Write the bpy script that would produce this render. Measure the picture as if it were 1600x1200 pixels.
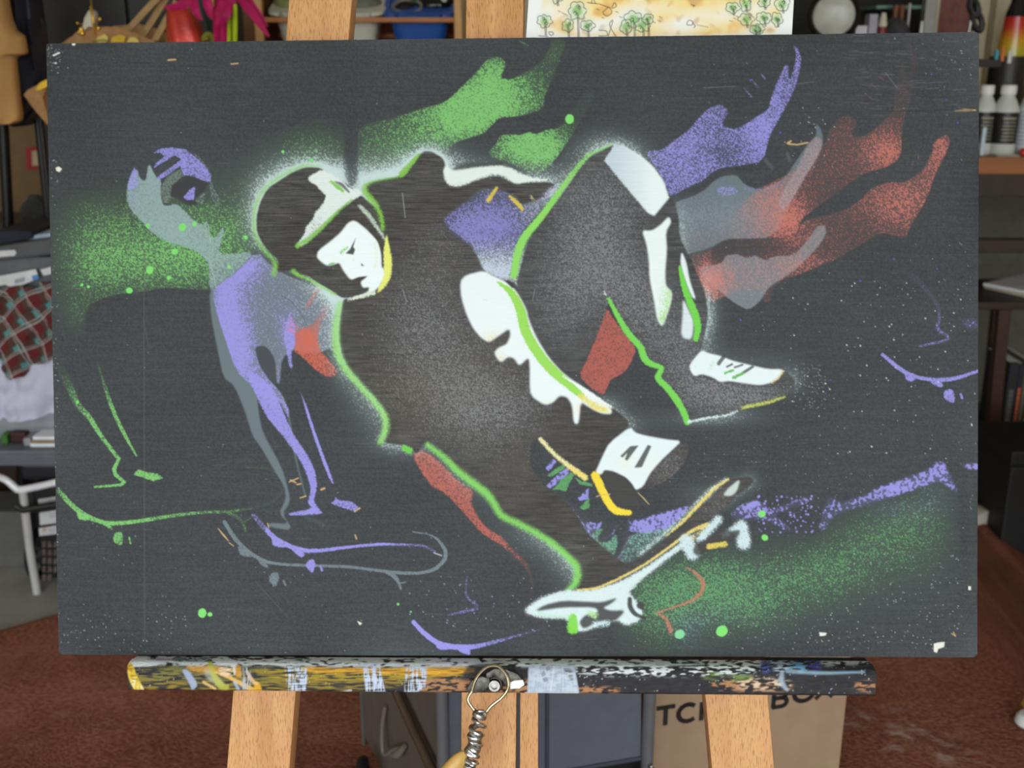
import bpy, bmesh, math, random
import numpy as np
from mathutils import Vector, Matrix, noise as mnoise

for _o in list(bpy.data.objects):
    bpy.data.objects.remove(_o)
SC = bpy.context.scene
COL = SC.collection

# ---------------------------------------------------------------- camera
F, CX, CY = 1700.0, 800.0, 600.0          # focal length in pixels of the 1600 x 1200 frame
PITCH = math.radians(17.5)
EYE = Vector((0.0, 0.0, 1.25))
RIGHT = Vector((1, 0, 0))
UP = Vector((0, math.sin(PITCH), math.cos(PITCH)))
FWD = Vector((0, math.cos(PITCH), -math.sin(PITCH)))
cam_d = bpy.data.cameras.new('camera')
cam = bpy.data.objects.new('camera', cam_d)
COL.objects.link(cam)
cam.location = EYE
cam.rotation_euler = (math.pi / 2 - PITCH, 0, 0)
cam_d.sensor_fit = 'HORIZONTAL'
cam_d.sensor_width = 36
cam_d.lens = F * 36 / 1600
cam_d.clip_start, cam_d.clip_end = .02, 60
cam_d.dof.use_dof = True
cam_d.dof.focus_distance = 1.07
cam_d.dof.aperture_fstop = 7.2
SC.camera = cam

# ---------------------------------------------------------------- daylight: bright overcast sky through the open garage door behind the camera
world = bpy.data.worlds.new('overcast_sky')
SC.world = world
world.use_nodes = True
bg = world.node_tree.nodes['Background']
bg.inputs[0].default_value = (0.90, 0.955, 1.0, 1)
bg.inputs[1].default_value = 4.45
DOOR_Y, DOOR_W, DOOR_H = -2.0, 4.8, 2.5
ld = bpy.data.lights.new('door_daylight', 'AREA')
ld.shape = 'RECTANGLE'; ld.size = DOOR_W; ld.size_y = DOOR_H
ld.cycles.is_portal = True
lo = bpy.data.objects.new('door_daylight', ld)
COL.objects.link(lo)
lo.location = (0, DOOR_Y, DOOR_H / 2)
lo.rotation_euler = (math.pi / 2, 0, 0)
vs = SC.view_settings
vs.view_transform = 'Standard'; vs.look = 'None'; vs.exposure = 0.0; vs.gamma = 1.0
vs.use_curve_mapping = False

# ---------------------------------------------------------------- helpers
def lin(r, g, b):
    c = np.array([r, g, b], float) / 255
    return np.where(c <= .04045, c / 12.92, ((c + .055) / 1.055) ** 2.4)

def ray(px, py):
    return RIGHT * ((px - CX) / F) + UP * ((CY - py) / F) + FWD

def at(px, py, Y):
    "the point seen at (px, py) that stands Y metres in front of the camera"
    d = ray(px, py)
    return EYE + d * (Y / d.y)

def on_floor(px, py, z=0.0):
    d = ray(px, py)
    return EYE + d * ((z - EYE.z) / d.z)

def at_z(px, Y, z):
    "point at height z, Y metres ahead, in pixel column px"
    dep = Y * FWD.y + (z - EYE.z) * FWD.z
    return Vector(((px - CX) / F * dep, Y, z))

def to_px(p):
    q = Vector(p) - EYE
    d = q.dot(FWD)
    return CX + F * q.dot(RIGHT) / d, CY - F * q.dot(UP) / d

# frame of the leaning panel: u right, v up along it, n towards the viewer
D0, PA, PB = 1.0749, 0.026, 0.029
BO = EYE + FWD * D0
_n = (-RIGHT * PA - UP * PB - FWD).normalized()
BN = _n
BU = (RIGHT - BN * RIGHT.dot(BN)).normalized()
BV = BN.cross(BU)
def B(u, v, n=0.0):
    return BO + BU * u + BV * v + BN * n
def bp(px, py, n=0.0):
    "panel coordinates of a pixel on the plane lying n in front of the panel face"
    d = ray(px, py)
    o = BO + BN * n
    p = EYE + d * ((o - EYE).dot(BN) / d.dot(BN))
    q = p - BO
    return q.dot(BU), q.dot(BV)

class NT:
    "small wrapper to write node trees"
    def __init__(s, name):
        s.m = bpy.data.materials.new(name)
        s.m.use_nodes = True
        s.t = s.m.node_tree
        s.b = s.t.nodes['Principled BSDF']
    def n(s, typ, **kw):
        x = s.t.nodes.new('ShaderNode' + typ)
        for k, v in kw.items():
            if k.startswith('i_'): 
                key = k[2:]
                x.inputs[int(key) if key.isdigit() else key.replace('_', ' ')].default_value = v
            else: setattr(x, k, v)
        return x
    def l(s, a, b): s.t.links.new(a, b)
    def math(s, op, a, b=None, c=None):
        x = s.n('Math', operation=op)
        for i, v in enumerate((a, b, c)):
            if v is None: continue
            if hasattr(v, 'links'): s.l(v, x.inputs[i])
            else: x.inputs[i].default_value = v
        return x.outputs[0]
    def mix(s, f, a, b, mode='MIX'):
        x = s.n('Mix', data_type='RGBA', blend_type=mode)
        for i, v in ((0, f), (6, a), (7, b)):
            if hasattr(v, 'links'): s.l(v, x.inputs[i])
            else: x.inputs[i].default_value = v if not isinstance(v, tuple) else (*v, 1)[:4]
        return x.outputs[2]
    def ramp(s, f, stops, interp='LINEAR'):
        x = s.n('ValToRGB'); r = x.color_ramp; r.interpolation = interp
        while len(r.elements) < len(stops): r.elements.new(.5)
        for e, (p, c) in zip(r.elements, stops):
            e.position = p; e.color = (*c, 1) if len(c) == 3 else c
        s.l(f, x.inputs[0]); return x.outputs[0]
    def noise(s, scale, detail=2, vec=None, rough=.5):
        x = s.n('TexNoise'); x.inputs['Scale'].default_value = scale; x.inputs['Detail'].default_value = detail; x.inputs['Roughness'].default_value = rough
        if vec is not None: s.l(vec, x.inputs['Vector'])
        return x.outputs[0]
    def vec(s, scale=(1, 1, 1), attr=None, rot=(0, 0, 0)):
        if attr: c = s.n('Attribute', attribute_name=attr).outputs['Vector']
        else: c = s.n('TexCoord').outputs['Object']
        x = s.n('Mapping'); x.inputs['Scale'].default_value = scale; x.inputs['Rotation'].default_value = rot
        s.l(c, x.inputs[0]); return x.outputs[0]
    def bump(s, h, strength=.3, dist=.002):
        x = s.n('Bump'); x.inputs['Strength'].default_value = strength; x.inputs['Distance'].default_value = dist
        s.l(h, x.inputs['Height']); s.l(x.outputs[0], s.b.inputs['Normal'])

MATS = {}
def mat(name, rgb, rough=.6, metal=0., var=.12, scale=30., bump=0., bscale=120., spec=.5, emit=None, trans=0., coat=0., stretch=(1, 1, 1)):
    if name in MATS: return MATS[name]
    w = NT(name)
    c = tuple(lin(*rgb))
    nz = w.noise(scale, 4, w.vec(stretch))
    dk = tuple(x * (1 - var) for x in c); lt = tuple(min(1, x * (1 + var)) for x in c)
    w.l(w.ramp(nz, [(.3, dk), (.7, lt)]), w.b.inputs['Base Color'])
    w.b.inputs['Roughness'].default_value = rough
    w.b.inputs['Metallic'].default_value = metal
    w.b.inputs['Specular IOR Level'].default_value = spec
    if trans: w.b.inputs['Transmission Weight'].default_value = trans
    if coat: w.b.inputs['Coat Weight'].default_value = coat
    if bump: w.bump(w.noise(bscale, 3, w.vec(stretch)), bump)
    MATS[name] = w.m
    return w.m

def origin(o):
    p = Vector((0, 0, 0))
    while o is not None:
        p = p + o.location; o = o.parent
    return p

class MB:
    def __init__(s): s.v, s.f, s.a = [], [], []
    def add(s, vs, fs, at=None):
        k = len(s.v)
        s.v += [tuple(p) for p in vs]
        s.f += [tuple(i + k for i in f) for f in fs]
        s.a += [tuple(p) for p in (at if at is not None else vs)]
        return s
    def box(s, lo, hi, fr=None):
        c = [(x, y, z) for z in (lo[2], hi[2]) for y in (lo[1], hi[1]) for x in (lo[0], hi[0])]
        p = [fr(*q) for q in c] if fr else c
        return s.add(p, [(0, 2, 3, 1), (4, 5, 7, 6), (0, 1, 5, 4), (2, 6, 7, 3), (0, 4, 6, 2), (1, 3, 7, 5)], c)
    def prism(s, poly, t0, t1, fr=None):
        n = len(poly)
        c = [(*q, t0) for q in poly] + [(*q, t1) for q in poly]
        p = [fr(*q) for q in c] if fr else c
        return s.add(p, [tuple(range(n - 1, -1, -1)), tuple(range(n, 2 * n))] + [(i, (i + 1) % n, n + (i + 1) % n, n + i) for i in range(n)], c)
    def tube(s, path, r, seg=10, closed=False):
        P = [Vector(p) for p in path]; n = len(P)
        R = [r] * n if np.isscalar(r) else list(np.interp(np.linspace(0, 1, n), np.linspace(0, 1, len(r)), r))
        vs, fs = [], []
        ref = None
        for i, p in enumerate(P):
            t = (P[(i + 1) % n] - P[i - 1]) if closed or 0 < i < n - 1 else (P[1] - P[0] if i == 0 else P[-1] - P[-2])
            t.normalize()
            if ref is None: ref = t.orthogonal().normalized()
            ref = (ref - t * ref.dot(t)).normalized()
            b = t.cross(ref)
            vs += [p + (ref * math.cos(a) + b * math.sin(a)) * R[i] for a in (2 * math.pi * k / seg for k in range(seg))]
        m = n if closed else n - 1
        for i in range(m):
            j = (i + 1) % n
            fs += [(i * seg + k, i * seg + (k + 1) % seg, j * seg + (k + 1) % seg, j * seg + k) for k in range(seg)]
        if not closed: fs += [tuple(range(seg - 1, -1, -1)), tuple((n - 1) * seg + k for k in range(seg))]
        return s.add(vs, fs)
    def lathe(s, prof, base, axis=(0, 0, 1), seg=24, squash=(1, 1)):
        A = Vector(axis).normalized(); X = A.orthogonal().normalized() if abs(A.z) < .99 else Vector((1, 0, 0)); Yv = A.cross(X)
        base = Vector(base); vs, fs = [], []
        for r, h in prof:
            r = max(r, 1e-5)
            vs += [base + A * h + (X * math.cos(a) * squash[0] + Yv * math.sin(a) * squash[1]) * r for a in (2 * math.pi * k / seg for k in range(seg))]
        for i in range(len(prof) - 1):
            fs += [(i * seg + k, i * seg + (k + 1) % seg, (i + 1) * seg + (k + 1) % seg, (i + 1) * seg + k) for k in range(seg)]
        fs += [tuple(range(seg - 1, -1, -1)), tuple((len(prof) - 1) * seg + k for k in range(seg))]
        return s.add(vs, fs)
    def sheet(s, rows, closed_u=False):
        "rows of points -> quads"
        h, w = len(rows), len(rows[0])
        vs = [p for r in rows for p in r]
        fs = []
        for j in range(h - 1):
            for i in range(w if closed_u else w - 1):
                k = (i + 1) % w
                fs.append((j * w + i, j * w + k, (j + 1) * w + k, (j + 1) * w + i))
        if closed_u:
            fs += [tuple(range(w - 1, -1, -1)), tuple((h - 1) * w + i for i in range(w))]
        return s.add(vs, fs)
    def build(s, name, m, parent=None, bevel=0., seg=2, smooth=False, attr=False, sub=0):
        me = bpy.data.meshes.new(name)
        o0 = origin(parent)
        if parent is None and s.v:
            V = np.array(s.v); o0 = Vector(((V[:, 0].min() + V[:, 0].max()) / 2, (V[:, 1].min() + V[:, 1].max()) / 2, V[:, 2].min()))
        me.from_pydata([(Vector(p) - o0)[:] for p in s.v], [], s.f)
        if attr:
            a = me.attributes.new('buv', 'FLOAT_VECTOR', 'POINT')
            a.data.foreach_set('vector', np.array(s.a, np.float32).ravel())
        bm = bmesh.new(); bm.from_mesh(me)
        bmesh.ops.recalc_face_normals(bm, faces=bm.faces)
        if bevel:
            es = [e for e in bm.edges if e.is_manifold and e.calc_face_angle(0) > .5]
            bmesh.ops.bevel(bm, geom=es, offset=bevel, segments=seg, affect='EDGES', profile=.6, clamp_overlap=True)
        bm.to_mesh(me); bm.free()
        me.materials.append(m)
        if smooth:
            me.polygons.foreach_set('use_smooth', [True] * len(me.polygons))
            me.set_sharp_from_angle(angle=math.radians(40))
        ob = bpy.data.objects.new(name, me)
        COL.objects.link(ob)
        if parent is None: ob.location = o0
        else: ob.parent = parent
        if sub:
            md = ob.modifiers.new('smooth', 'SUBSURF'); md.levels = md.render_levels = sub
        return ob

def tag(o, label=None, cat=None, group=None, kind=None):
    for k, v in (('label', label), ('category', cat), ('group', group), ('kind', kind)):
        if v: o[k] = v
    return o
def thing(name, label, cat, loc, group=None):
    o = bpy.data.objects.new(name, None); COL.objects.link(o)
    o.empty_display_size = .05
    o.location = loc
    return tag(o, label, cat, group)
def struct(o): return tag(o, kind='structure')
def pf(Y):
    "frame of an upright plane Y ahead: pixel column, pixel row, depth behind it"
    return lambda x, y, t: at(x, y, Y) + Vector((0, t, 0))
def blank(p, d=.002):
    return Vector(p)
# ---------------------------------------------------------------- the garage
XL, XR, YB, ZC = -2.5, 2.5, 3.75, 2.65
w = NT('concrete_floor')
nz = w.noise(3, 6); nz2 = w.noise(60, 4)
w.l(w.mix(.35, w.ramp(nz, [(.3, tuple(lin(116, 116, 112))), (.7, tuple(lin(168, 166, 160)))]), w.ramp(nz2, [(.3, tuple(lin(104, 104, 100))), (.7, tuple(lin(176, 172, 164)))])), w.b.inputs['Base Color'])
w.b.inputs['Roughness'].default_value = .8; w.bump(nz2, .3)
M_CONC = w.m
M_WALL = mat('cream_wall_paint', (214, 204, 172), .8, var=.05, scale=4, bump=.1, bscale=300)
M_CEIL = mat('ceiling_paint', (226, 224, 216), .9, var=.04, scale=3)
struct(MB().box((XL - .1, DOOR_Y - .1, -.12), (XR + .1, YB + .1, 0)).build('floor', M_CONC))
struct(MB().box((-22, DOOR_Y - 40, -.14), (22, DOOR_Y - .1, -.02)).build('trim_driveway', M_CONC))
struct(MB().box((XL, YB, 0), (XR, YB + .1, ZC)).build('wall_back', M_WALL))
struct(MB().box((XL - .1, DOOR_Y, 0), (XL, YB + .1, ZC)).build('wall_left', M_WALL))
struct(MB().box((XR, DOOR_Y, 0), (XR + .1, YB + .1, ZC)).build('wall_right', M_WALL))
struct(MB().box((XL - .1, DOOR_Y, ZC), (XR + .1, YB + .1, ZC + .1)).build('ceiling', M_CEIL))
# lintel and jambs of the open garage door
struct(MB().box((XL, DOOR_Y - .1, DOOR_H), (XR, DOOR_Y, ZC)).box((XL, DOOR_Y - .1, 0), (-DOOR_W / 2, DOOR_Y, DOOR_H)).box((DOOR_W / 2, DOOR_Y - .1, 0), (XR, DOOR_Y, DOOR_H)).build('wall_front', M_WALL))
# ---------------------------------------------------------------- painted artwork
# The spray-painted design is worked out here as plain arrays (stencil polygons,
# brush strokes, spray grain) and stored as a colour attribute on the panels.
class Canvas:
    SS = 3
    def __init__(s, x0, y0, x1, y1, seed=3):
        s.x0, s.y0 = x0, y0
        s.w, s.h = x1 - x0, y1 - y0
        s.rng = np.random.default_rng(seed)
        s.rgb = np.zeros((s.h, s.w, 3))
        s.gloss = np.zeros((s.h, s.w))
        s.X, s.Y = np.meshgrid(np.arange(s.w) + .5 + x0, np.arange(s.h) + .5 + y0)
        s.hard = 1.
        s.n1 = s.uni(0.6)
        s.n2 = s.uni(1.25)
    def uni(s, sig):
        # random grain with an even spread of values 0..1
        n = s.blur(s.rng.random((s.h, s.w)) - .5, sig)
        n /= n.std()
        return .5 * (1 + np.tanh(.8 * n * (1 + .045 * n * n)))
    def blur(s, a, sx, sy=None):
        sy = sx if sy is None else sy
        for ax, sg in ((1, sx), (0, sy)):
            if sg < .2: continue
            r = max(1, int(3 * sg + .5))
            k = np.exp(-.5 * (np.arange(-r, r + 1) / sg) ** 2); k /= k.sum()
            if r > 24:
                n = a.shape[ax] + 2 * r
                K = np.fft.rfft(k, n); sh = [1, 1]; sh[ax] = -1
                pad = [(0, 0), (0, 0)]; pad[ax] = (r, r)
                P = np.pad(a, pad, mode='edge')
                F = np.fft.irfft(np.fft.rfft(P, n, axis=ax) * K.reshape(sh), n, axis=ax)
                sl = [slice(None), slice(None)]; sl[ax] = slice(2 * r, 2 * r + a.shape[ax])
                a = F[tuple(sl)]
            else:
                pad = [(0, 0), (0, 0)]; pad[ax] = (r, r)
                P = np.pad(a, pad, mode='edge'); o = np.zeros_like(a)
                for i, kv in enumerate(k):
                    sl = [slice(None), slice(None)]; sl[ax] = slice(i, i + a.shape[ax])
                    o += kv * P[tuple(sl)]
                a = o
        return a
    def smooth(s, pts, closed=True, it=2):
        p = np.array(pts, float)
        for _ in range(it):
            q = np.roll(p, -1, 0) if closed else p[1:]
            a = p if closed else p[:-1]
            n = np.empty((2 * len(a),) + p.shape[1:])
            n[0::2] = .8 * a + .2 * q; n[1::2] = .2 * a + .8 * q
            if not closed: n = np.vstack([p[:1], n, p[-1:]])
            p = n
        return p
    def poly(s, pts, soft=0., sm=1):
        p = s.smooth(pts, True, sm) if sm else np.array(pts, float)
        S = s.SS; mg = int(3 * soft + 3)
        lo = np.clip(np.floor(p.min(0) - [s.x0, s.y0]).astype(int) - mg, 0, [s.w, s.h])
        hi = np.clip(np.ceil(p.max(0) - [s.x0, s.y0]).astype(int) + mg, 0, [s.w, s.h])
        w, h = np.maximum(hi - lo, 1)
        M = np.zeros((h * S, w * S + 2), np.int32)
        q = (p - [s.x0, s.y0] - lo) * S
        for (ax, ay), (bx, by) in zip(q, np.roll(q, -1, 0)):
            if ay == by: continue
            if ay > by: ax, ay, bx, by = bx, by, ax, ay
            r = np.arange(max(0, math.ceil(ay - .5)), min(h * S, math.ceil(by - .5)))
            if not len(r): continue
            x = ax + (r + .5 - ay) * (bx - ax) / (by - ay)
            np.add.at(M, (r, np.clip(np.ceil(x - .5), 0, w * S + 1).astype(int)), 1)
        M = (np.cumsum(M, 1) & 1)[:, :w * S]
        m = M.reshape(h, S, w, S).mean((1, 3))
        out = np.zeros((s.h, s.w))
        d = out[lo[1]:hi[1], lo[0]:hi[0]]
        d[:] = (s.blur(m, soft) if soft else m)[:d.shape[0], :d.shape[1]]
        return out
    def stroke(s, pts, w, soft=1.0, sm=2):
        soft *= 1.35
        # pts polyline, w = one width or one per point
        p = np.array(pts, float)
        w = np.full(len(p), w, float) if np.isscalar(w) else np.interp(np.linspace(0, 1, len(p)), np.linspace(0, 1, len(w)), w)
        p = s.smooth(np.c_[p, w / 2], False, sm)
        out = np.zeros((s.h, s.w))
        for a, b in zip(p[:-1], p[1:]):
            R = max(a[2], b[2]) + 2 * soft + 2
            i0, i1 = int(min(a[0], b[0]) - R - s.x0), int(max(a[0], b[0]) + R - s.x0) + 1
            j0, j1 = int(min(a[1], b[1]) - R - s.y0), int(max(a[1], b[1]) + R - s.y0) + 1
            i0, j0 = max(0, i0), max(0, j0)
            X, Y = s.X[j0:j1, i0:i1], s.Y[j0:j1, i0:i1]
            if not X.size: continue
            d = b[:2] - a[:2]; L = max(1e-6, (d * d).sum())
            t = np.clip(((X - a[0]) * d[0] + (Y - a[1]) * d[1]) / L, 0, 1)
            D = np.hypot(X - a[0] - t * d[0], Y - a[1] - t * d[1]) - (a[2] + t * (b[2] - a[2]))
            c = np.clip(.5 - D / (2 * soft), 0, 1); c = c * c * (3 - 2 * c)
            np.maximum(out[j0:j1, i0:i1], c, out=out[j0:j1, i0:i1])
        return out
    def blobs(s, L):
        o = np.zeros((s.h, s.w))
        for cx, cy, sx, sy, a in L:
            o += a * np.exp(-.5 * (((s.X - cx) / sx) ** 2 + ((s.Y - cy) / sy) ** 2))
        return o
    def box(s, m):
        r = np.flatnonzero(m.max(1) > 1e-3); k = np.flatnonzero(m.max(0) > 1e-3)
        if not len(r): return None
        return slice(r[0], r[-1] + 1), slice(k[0], k[-1] + 1)
    def put(s, b, m, col, g):
        m = np.clip(m, 0, 1)
        s.rgb[b] += (lin(*col) - s.rgb[b]) * m[..., None]
        if g is not None: s.gloss[b] += (g - s.gloss[b]) * m
    def over(s, m, col, g=None):
        b = s.box(m)
        if b: s.put(b, m[b], col, g)
    def spray(s, cov, col, w=.5, n=None, g=None):
        # paint mist: coverage decides how many grains land
        b = s.box(cov)
        if not b: return
        cv = np.clip(cov[b], 0, 1); n = (s.n1 if n is None else n)[b]
        cv = cv ** s.hard
        s.put(b, .3 * cv + .7 * np.clip((cv * (1 + w) - n) / w, 0, 1) * (cv > .003), col, g)
    def mist(s, cov, col, soft=.6):
        # mostly even veil of paint with a little grain in it
        b = s.box(cov)
        if b:
            cv = np.clip(cov[b], 0, 1); s.put(b, soft * cv + (1 - soft) * np.clip((cv * 1.7 - s.n1[b]) / .7, 0, 1) * (cv > .01), col, None)
    def dot(s, x, y, r, col):
        a = s.rng.random(2) * 6
        t = np.linspace(0, 2 * math.pi, 14)[:-1]
        rr = r * (1 + .07 * np.sin(2 * t + a[0]) + .05 * np.sin(5 * t + a[1]))
        s.over(s.poly(np.c_[x + rr * np.cos(t), y + rr * np.sin(t)], 0.3, 1), col)
    def specks(s, n, box, col, r=(.5, 1.1), pdf=None):
        k = 0
        while k < n:
            x = s.rng.uniform(box[0], box[2]); y = s.rng.uniform(box[1], box[3])
            if pdf is not None and s.rng.random() > pdf(x, y): continue
            k += 1
            R = s.rng.uniform(*r); i, j = int(x - s.x0), int(y - s.y0)
            q = (slice(max(0, j - 3), j + 4), slice(max(0, i - 3), i + 4))
            if not s.X[q].size: continue
            m = np.clip(R + .5 - np.hypot(s.X[q] - x, s.Y[q] - y), 0, 1)[..., None] * s.rng.uniform(.5, 1)
            s.rgb[q] += (lin(*col) - s.rgb[q]) * m

GREEN, VIOLET, GREY, RED = (128, 198, 112), (152, 146, 224), (118, 132, 138), (200, 116, 103)
WHITE, BLACK, LIME, YELLOW = (232, 244, 243), (51, 46, 40), (136, 206, 78), (240, 212, 56)

def paint_skater():
    c = Canvas(60, 36, 1546, 1040)
    P, S, B = c.poly, c.stroke, c.blobs
    X, Y = c.X, c.Y
    # ---- dark ground coat on plywood, with brushed grain
    streak = c.blur(c.rng.random((c.h, c.w)) - .5, 16, .55); streak /= streak.std()
    fine = c.n1 - .5
    cloud = c.blur(c.rng.random((c.h, c.w)) - .5, 40); cloud /= cloud.std()
    base = lin(54, 57.5, 61)
    c.rgb[:] = base * (1 + .07 * streak + .5 * fine + .09 * cloud)[..., None]
    # ---- green ghost, upper left
    c.hard = 1.8
    edge = P([(60, 225), (350, 240), (420, 205), (520, 180), (540, 200), (536, 290), (480, 300), (430, 330), (402, 392), (366, 428),
              (346, 452), (327, 454), (280, 451), (252, 450), (230, 456), (180, 460), (135, 478), (133, 532), (112, 545), (96, 520), (60, 480)], .8)
    g = B([(250, 410, 85, 48, .62), (140, 410, 50, 60, .42), (345, 380, 60, 55, .42), (430, 300, 70, 60, .28), (200, 330, 90, 38, .26), (500, 235, 50, 35, .42), (118, 500, 16, 25, .22)])
    c.spray(edge * g * .84, GREEN)
    # top green arms
    arm = P([(560, 196), (620, 182), (667, 167), (695, 160), (720, 137), (745, 112), (760, 92), (780, 87), (793, 99), (781, 122), (800, 124), (822, 112), (847, 95),
             (859, 75), (860, 61), (886, 61), (881, 77), (867, 115), (857, 137), (852, 150), (850, 170), (815, 182), (780, 184), (770, 195), (755, 210), (715, 221),
             (690, 240), (700, 300), (560, 300), (558, 230)], .9)
    d = .12 + B([(790, 155, 60, 40, .62), (720, 180, 45, 40, .5), (640, 210, 60, 50, .28), (870, 80, 25, 22, .2), (770, 105, 25, 20, .3), (600, 255, 60, 40, .22)])
    c.spray(arm * np.clip(d, 0, .86), GREEN)
    arm2 = P([(760, 240), (777, 222), (780, 212), (792, 209), (812, 211), (827, 205), (837, 210), (857, 201), (872, 201), (895, 172), (905, 152), (927, 140), (929, 152),
              (912, 180), (895, 210), (882, 230), (867, 250), (852, 267), (838, 278), (805, 258), (785, 254)], .9)
    c.spray(arm2 * np.clip(.2 + B([(815, 228, 45, 25, .6), (855, 235, 30, 30, .35)]), 0, .85), GREEN)
    c.spray(S([(812, 64), (824, 71)], 3) * .5, GREEN)
    # ---- violet / pale head ghost
    pale = P([(197, 310), (200, 282), (214, 262), (218, 278), (228, 284), (232, 253), (243, 276), (252, 281), (251, 300), (254, 320), (263, 322), (276, 318), (289, 330),
              (302, 344), (318, 352), (325, 342), (323, 356), (328, 370), (336, 372), (345, 360), (350, 350), (349, 366), (341, 394), (352, 398), (400, 392), (366, 428), (345, 453), (327, 454),
              (326, 412), (315, 398), (295, 387), (265, 380), (235, 362), (220, 344), (205, 330)], .7)
    c.mist(pale * (.62 + .2 * np.exp(-.5 * ((X - 265) / 60) ** 2) * (Y < 420)), (146, 170, 170), .5)
    c.spray(P([(262, 274), (285, 262), (292, 284), (270, 287), (266, 318), (250, 316), (252, 290)], .7) * .75, (112, 126, 118))
    c.spray(P([(297, 236), (312, 244), (330, 268), (332, 290), (345, 310), (340, 330), (326, 300), (330, 272), (316, 256)], .8) * .55, (128, 148, 146))
    cap = P([(238, 240), (250, 232), (268, 230), (290, 233), (305, 244), (318, 257), (330, 272), (329, 285), (316, 282), (300, 275), (287, 274), (281, 260), (262, 274), (246, 283),
             (245, 277), (265, 262), (283, 249), (272, 243), (262, 250), (240, 263), (243, 255), (257, 244), (250, 239)], .6, 0)
    c.spray(cap * .8, VIOLET)
    c.spray(P([(200, 282), (211, 257), (217, 278), (216, 292), (200, 300)], .7) * .72, VIOLET)
    c.spray(P([(200, 300), (217, 290), (220, 320), (212, 330), (200, 318)], 2) * .35, VIOLET)
    c.over(P([(268, 290), (286, 275), (305, 278), (325, 287), (320, 298), (309, 307), (300, 311), (309, 318), (298, 323), (284, 318), (276, 310), (266, 306)], .7, 0) * .92, (50, 50, 55))
    c.spray(P([(286, 309), (297, 295), (306, 291), (303, 313), (291, 313)], .6, 0) * .85, VIOLET)
    c.spray(P([(304, 312), (322, 298), (318, 317), (308, 318)], .6) * .6, (128, 148, 140))
    c.spray(P([(266, 305), (276, 308), (300, 322), (330, 312), (350, 340), (338, 348), (322, 340), (300, 343), (280, 320)], 2) * .35, GREEN)
    # ---- grey leg ghost
    greyleg = P([(327, 454), (330, 495), (340, 545), (349, 590), (366, 602), (382, 640), (395, 682), (407, 697), (427, 732), (445, 760), (447, 780), (436, 802), (452, 819), (420, 817),
                 (420, 823), (458, 829), (441, 802), (453, 785), (451, 767), (440, 730), (410, 675), (404, 645), (400, 600), (382, 560), (360, 480), (345, 440)], .95)
    c.over(greyleg * .9, (106, 120, 126))
    c.over(S([(449, 640), (455, 676), (463, 722), (477, 774)], [5, 4, 3, 3], .9) * .7, (96, 106, 112))
    c.spray(S([(478, 808), (505, 820)], [6, 12, 8], 4) * .5, (104, 116, 122))
    torso = P([(330, 456), (346, 440), (366, 428), (401, 392), (425, 416), (447, 430), (490, 446), (524, 470), (522, 540), (500, 552), (470, 550), (460, 545), (440, 560), (437, 600),
               (432, 598), (430, 562), (416, 541), (398, 541), (405, 570), (420, 592), (442, 617), (450, 640), (448, 650), (436, 626), (430, 640), (400, 610), (368, 580), (342, 502)], .8)
    c.over(torso * .88, (106, 116, 124))
    c.spray(torso * (.34 + .25 * np.clip((X - 430) / 90, 0, 1)), (170, 178, 196))
    vd = B([(350, 480, 24, 60, .8), (385, 415, 32, 22, .75), (378, 560, 25, 45, .75), (415, 470, 40, 30, .22), (447, 520, 14, 35, .5), (425, 610, 25, 25, .6), (480, 490, 40, 30, .12)])
    c.spray(torso * np.clip(vd, 0, .88), VIOLET)
    c.over(P([(397, 543), (412, 540), (426, 553), (430, 578), (432, 602), (420, 592), (406, 568)], 1.6) * .85, (66, 70, 76))
    leg = P([(382, 575), (405, 585), (425, 605), (436, 626), (452, 665), (460, 680), (482, 712), (494, 740), (496, 762), (490, 782), (497, 792), (507, 804), (452, 806), (451, 801), (487, 795),
             (480, 785), (486, 765), (475, 730), (460, 707), (442, 682), (420, 657), (404, 628), (394, 605)], 1.1)
    c.spray(leg * .9, VIOLET)
    c.spray(S([(430, 622), (443, 628), (449, 640), (450, 650)], [6, 5, 3], 1.2) * .8, VIOLET)
    c.spray(P([(467, 604), (472, 618), (480, 635), (497, 687), (523, 757), (517, 755), (500, 712), (485, 668), (474, 630)], .7) * .95, VIOLET)
    c.spray(P([(524, 776), (530, 781), (552, 784), (562, 794), (552, 799), (530, 792), (516, 786), (522, 783)], .8, 0) * .8, VIOLET)
    c.spray(P([(442, 524), (452, 486), (463, 510), (461, 545), (455, 549), (458, 578), (451, 573), (447, 545)], .9) * .85, VIOLET)
    # ---- red behind the chin
    red1 = P([(458, 519), (480, 510), (492, 500), (505, 478), (519, 466), (516, 490), (500, 508), (497, 530), (501, 548), (516, 562), (532, 586), (510, 591), (490, 576), (470, 556), (457, 549), (462, 535)], 1.1)
    c.spray(red1 * np.clip(.42 + B([(478, 530, 22, 25, .5), (505, 575, 22, 16, .35)]), 0, .92), (205, 98, 76))
    c.spray(P([(452, 487), (463, 508), (480, 511), (458, 522), (446, 520)], 1.5) * .55, (214, 120, 140))
    c.spray(S([(479, 482), (490, 462), (498, 452)], [4, 7, 8], 1.5) * .75, RED)
    c.spray(S([(482, 455), (494, 450)], 5, 2) * .5, RED)
    # ---- ghost skateboards, left
    gb = [(92, 767), (112, 790), (135, 807), (162, 817), (185, 818), (220, 814), (280, 804), (320, 800), (355, 800), (397, 794), (425, 785), (440, 772), (444, 758), (435, 742), (420, 732), (385, 730)]
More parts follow.
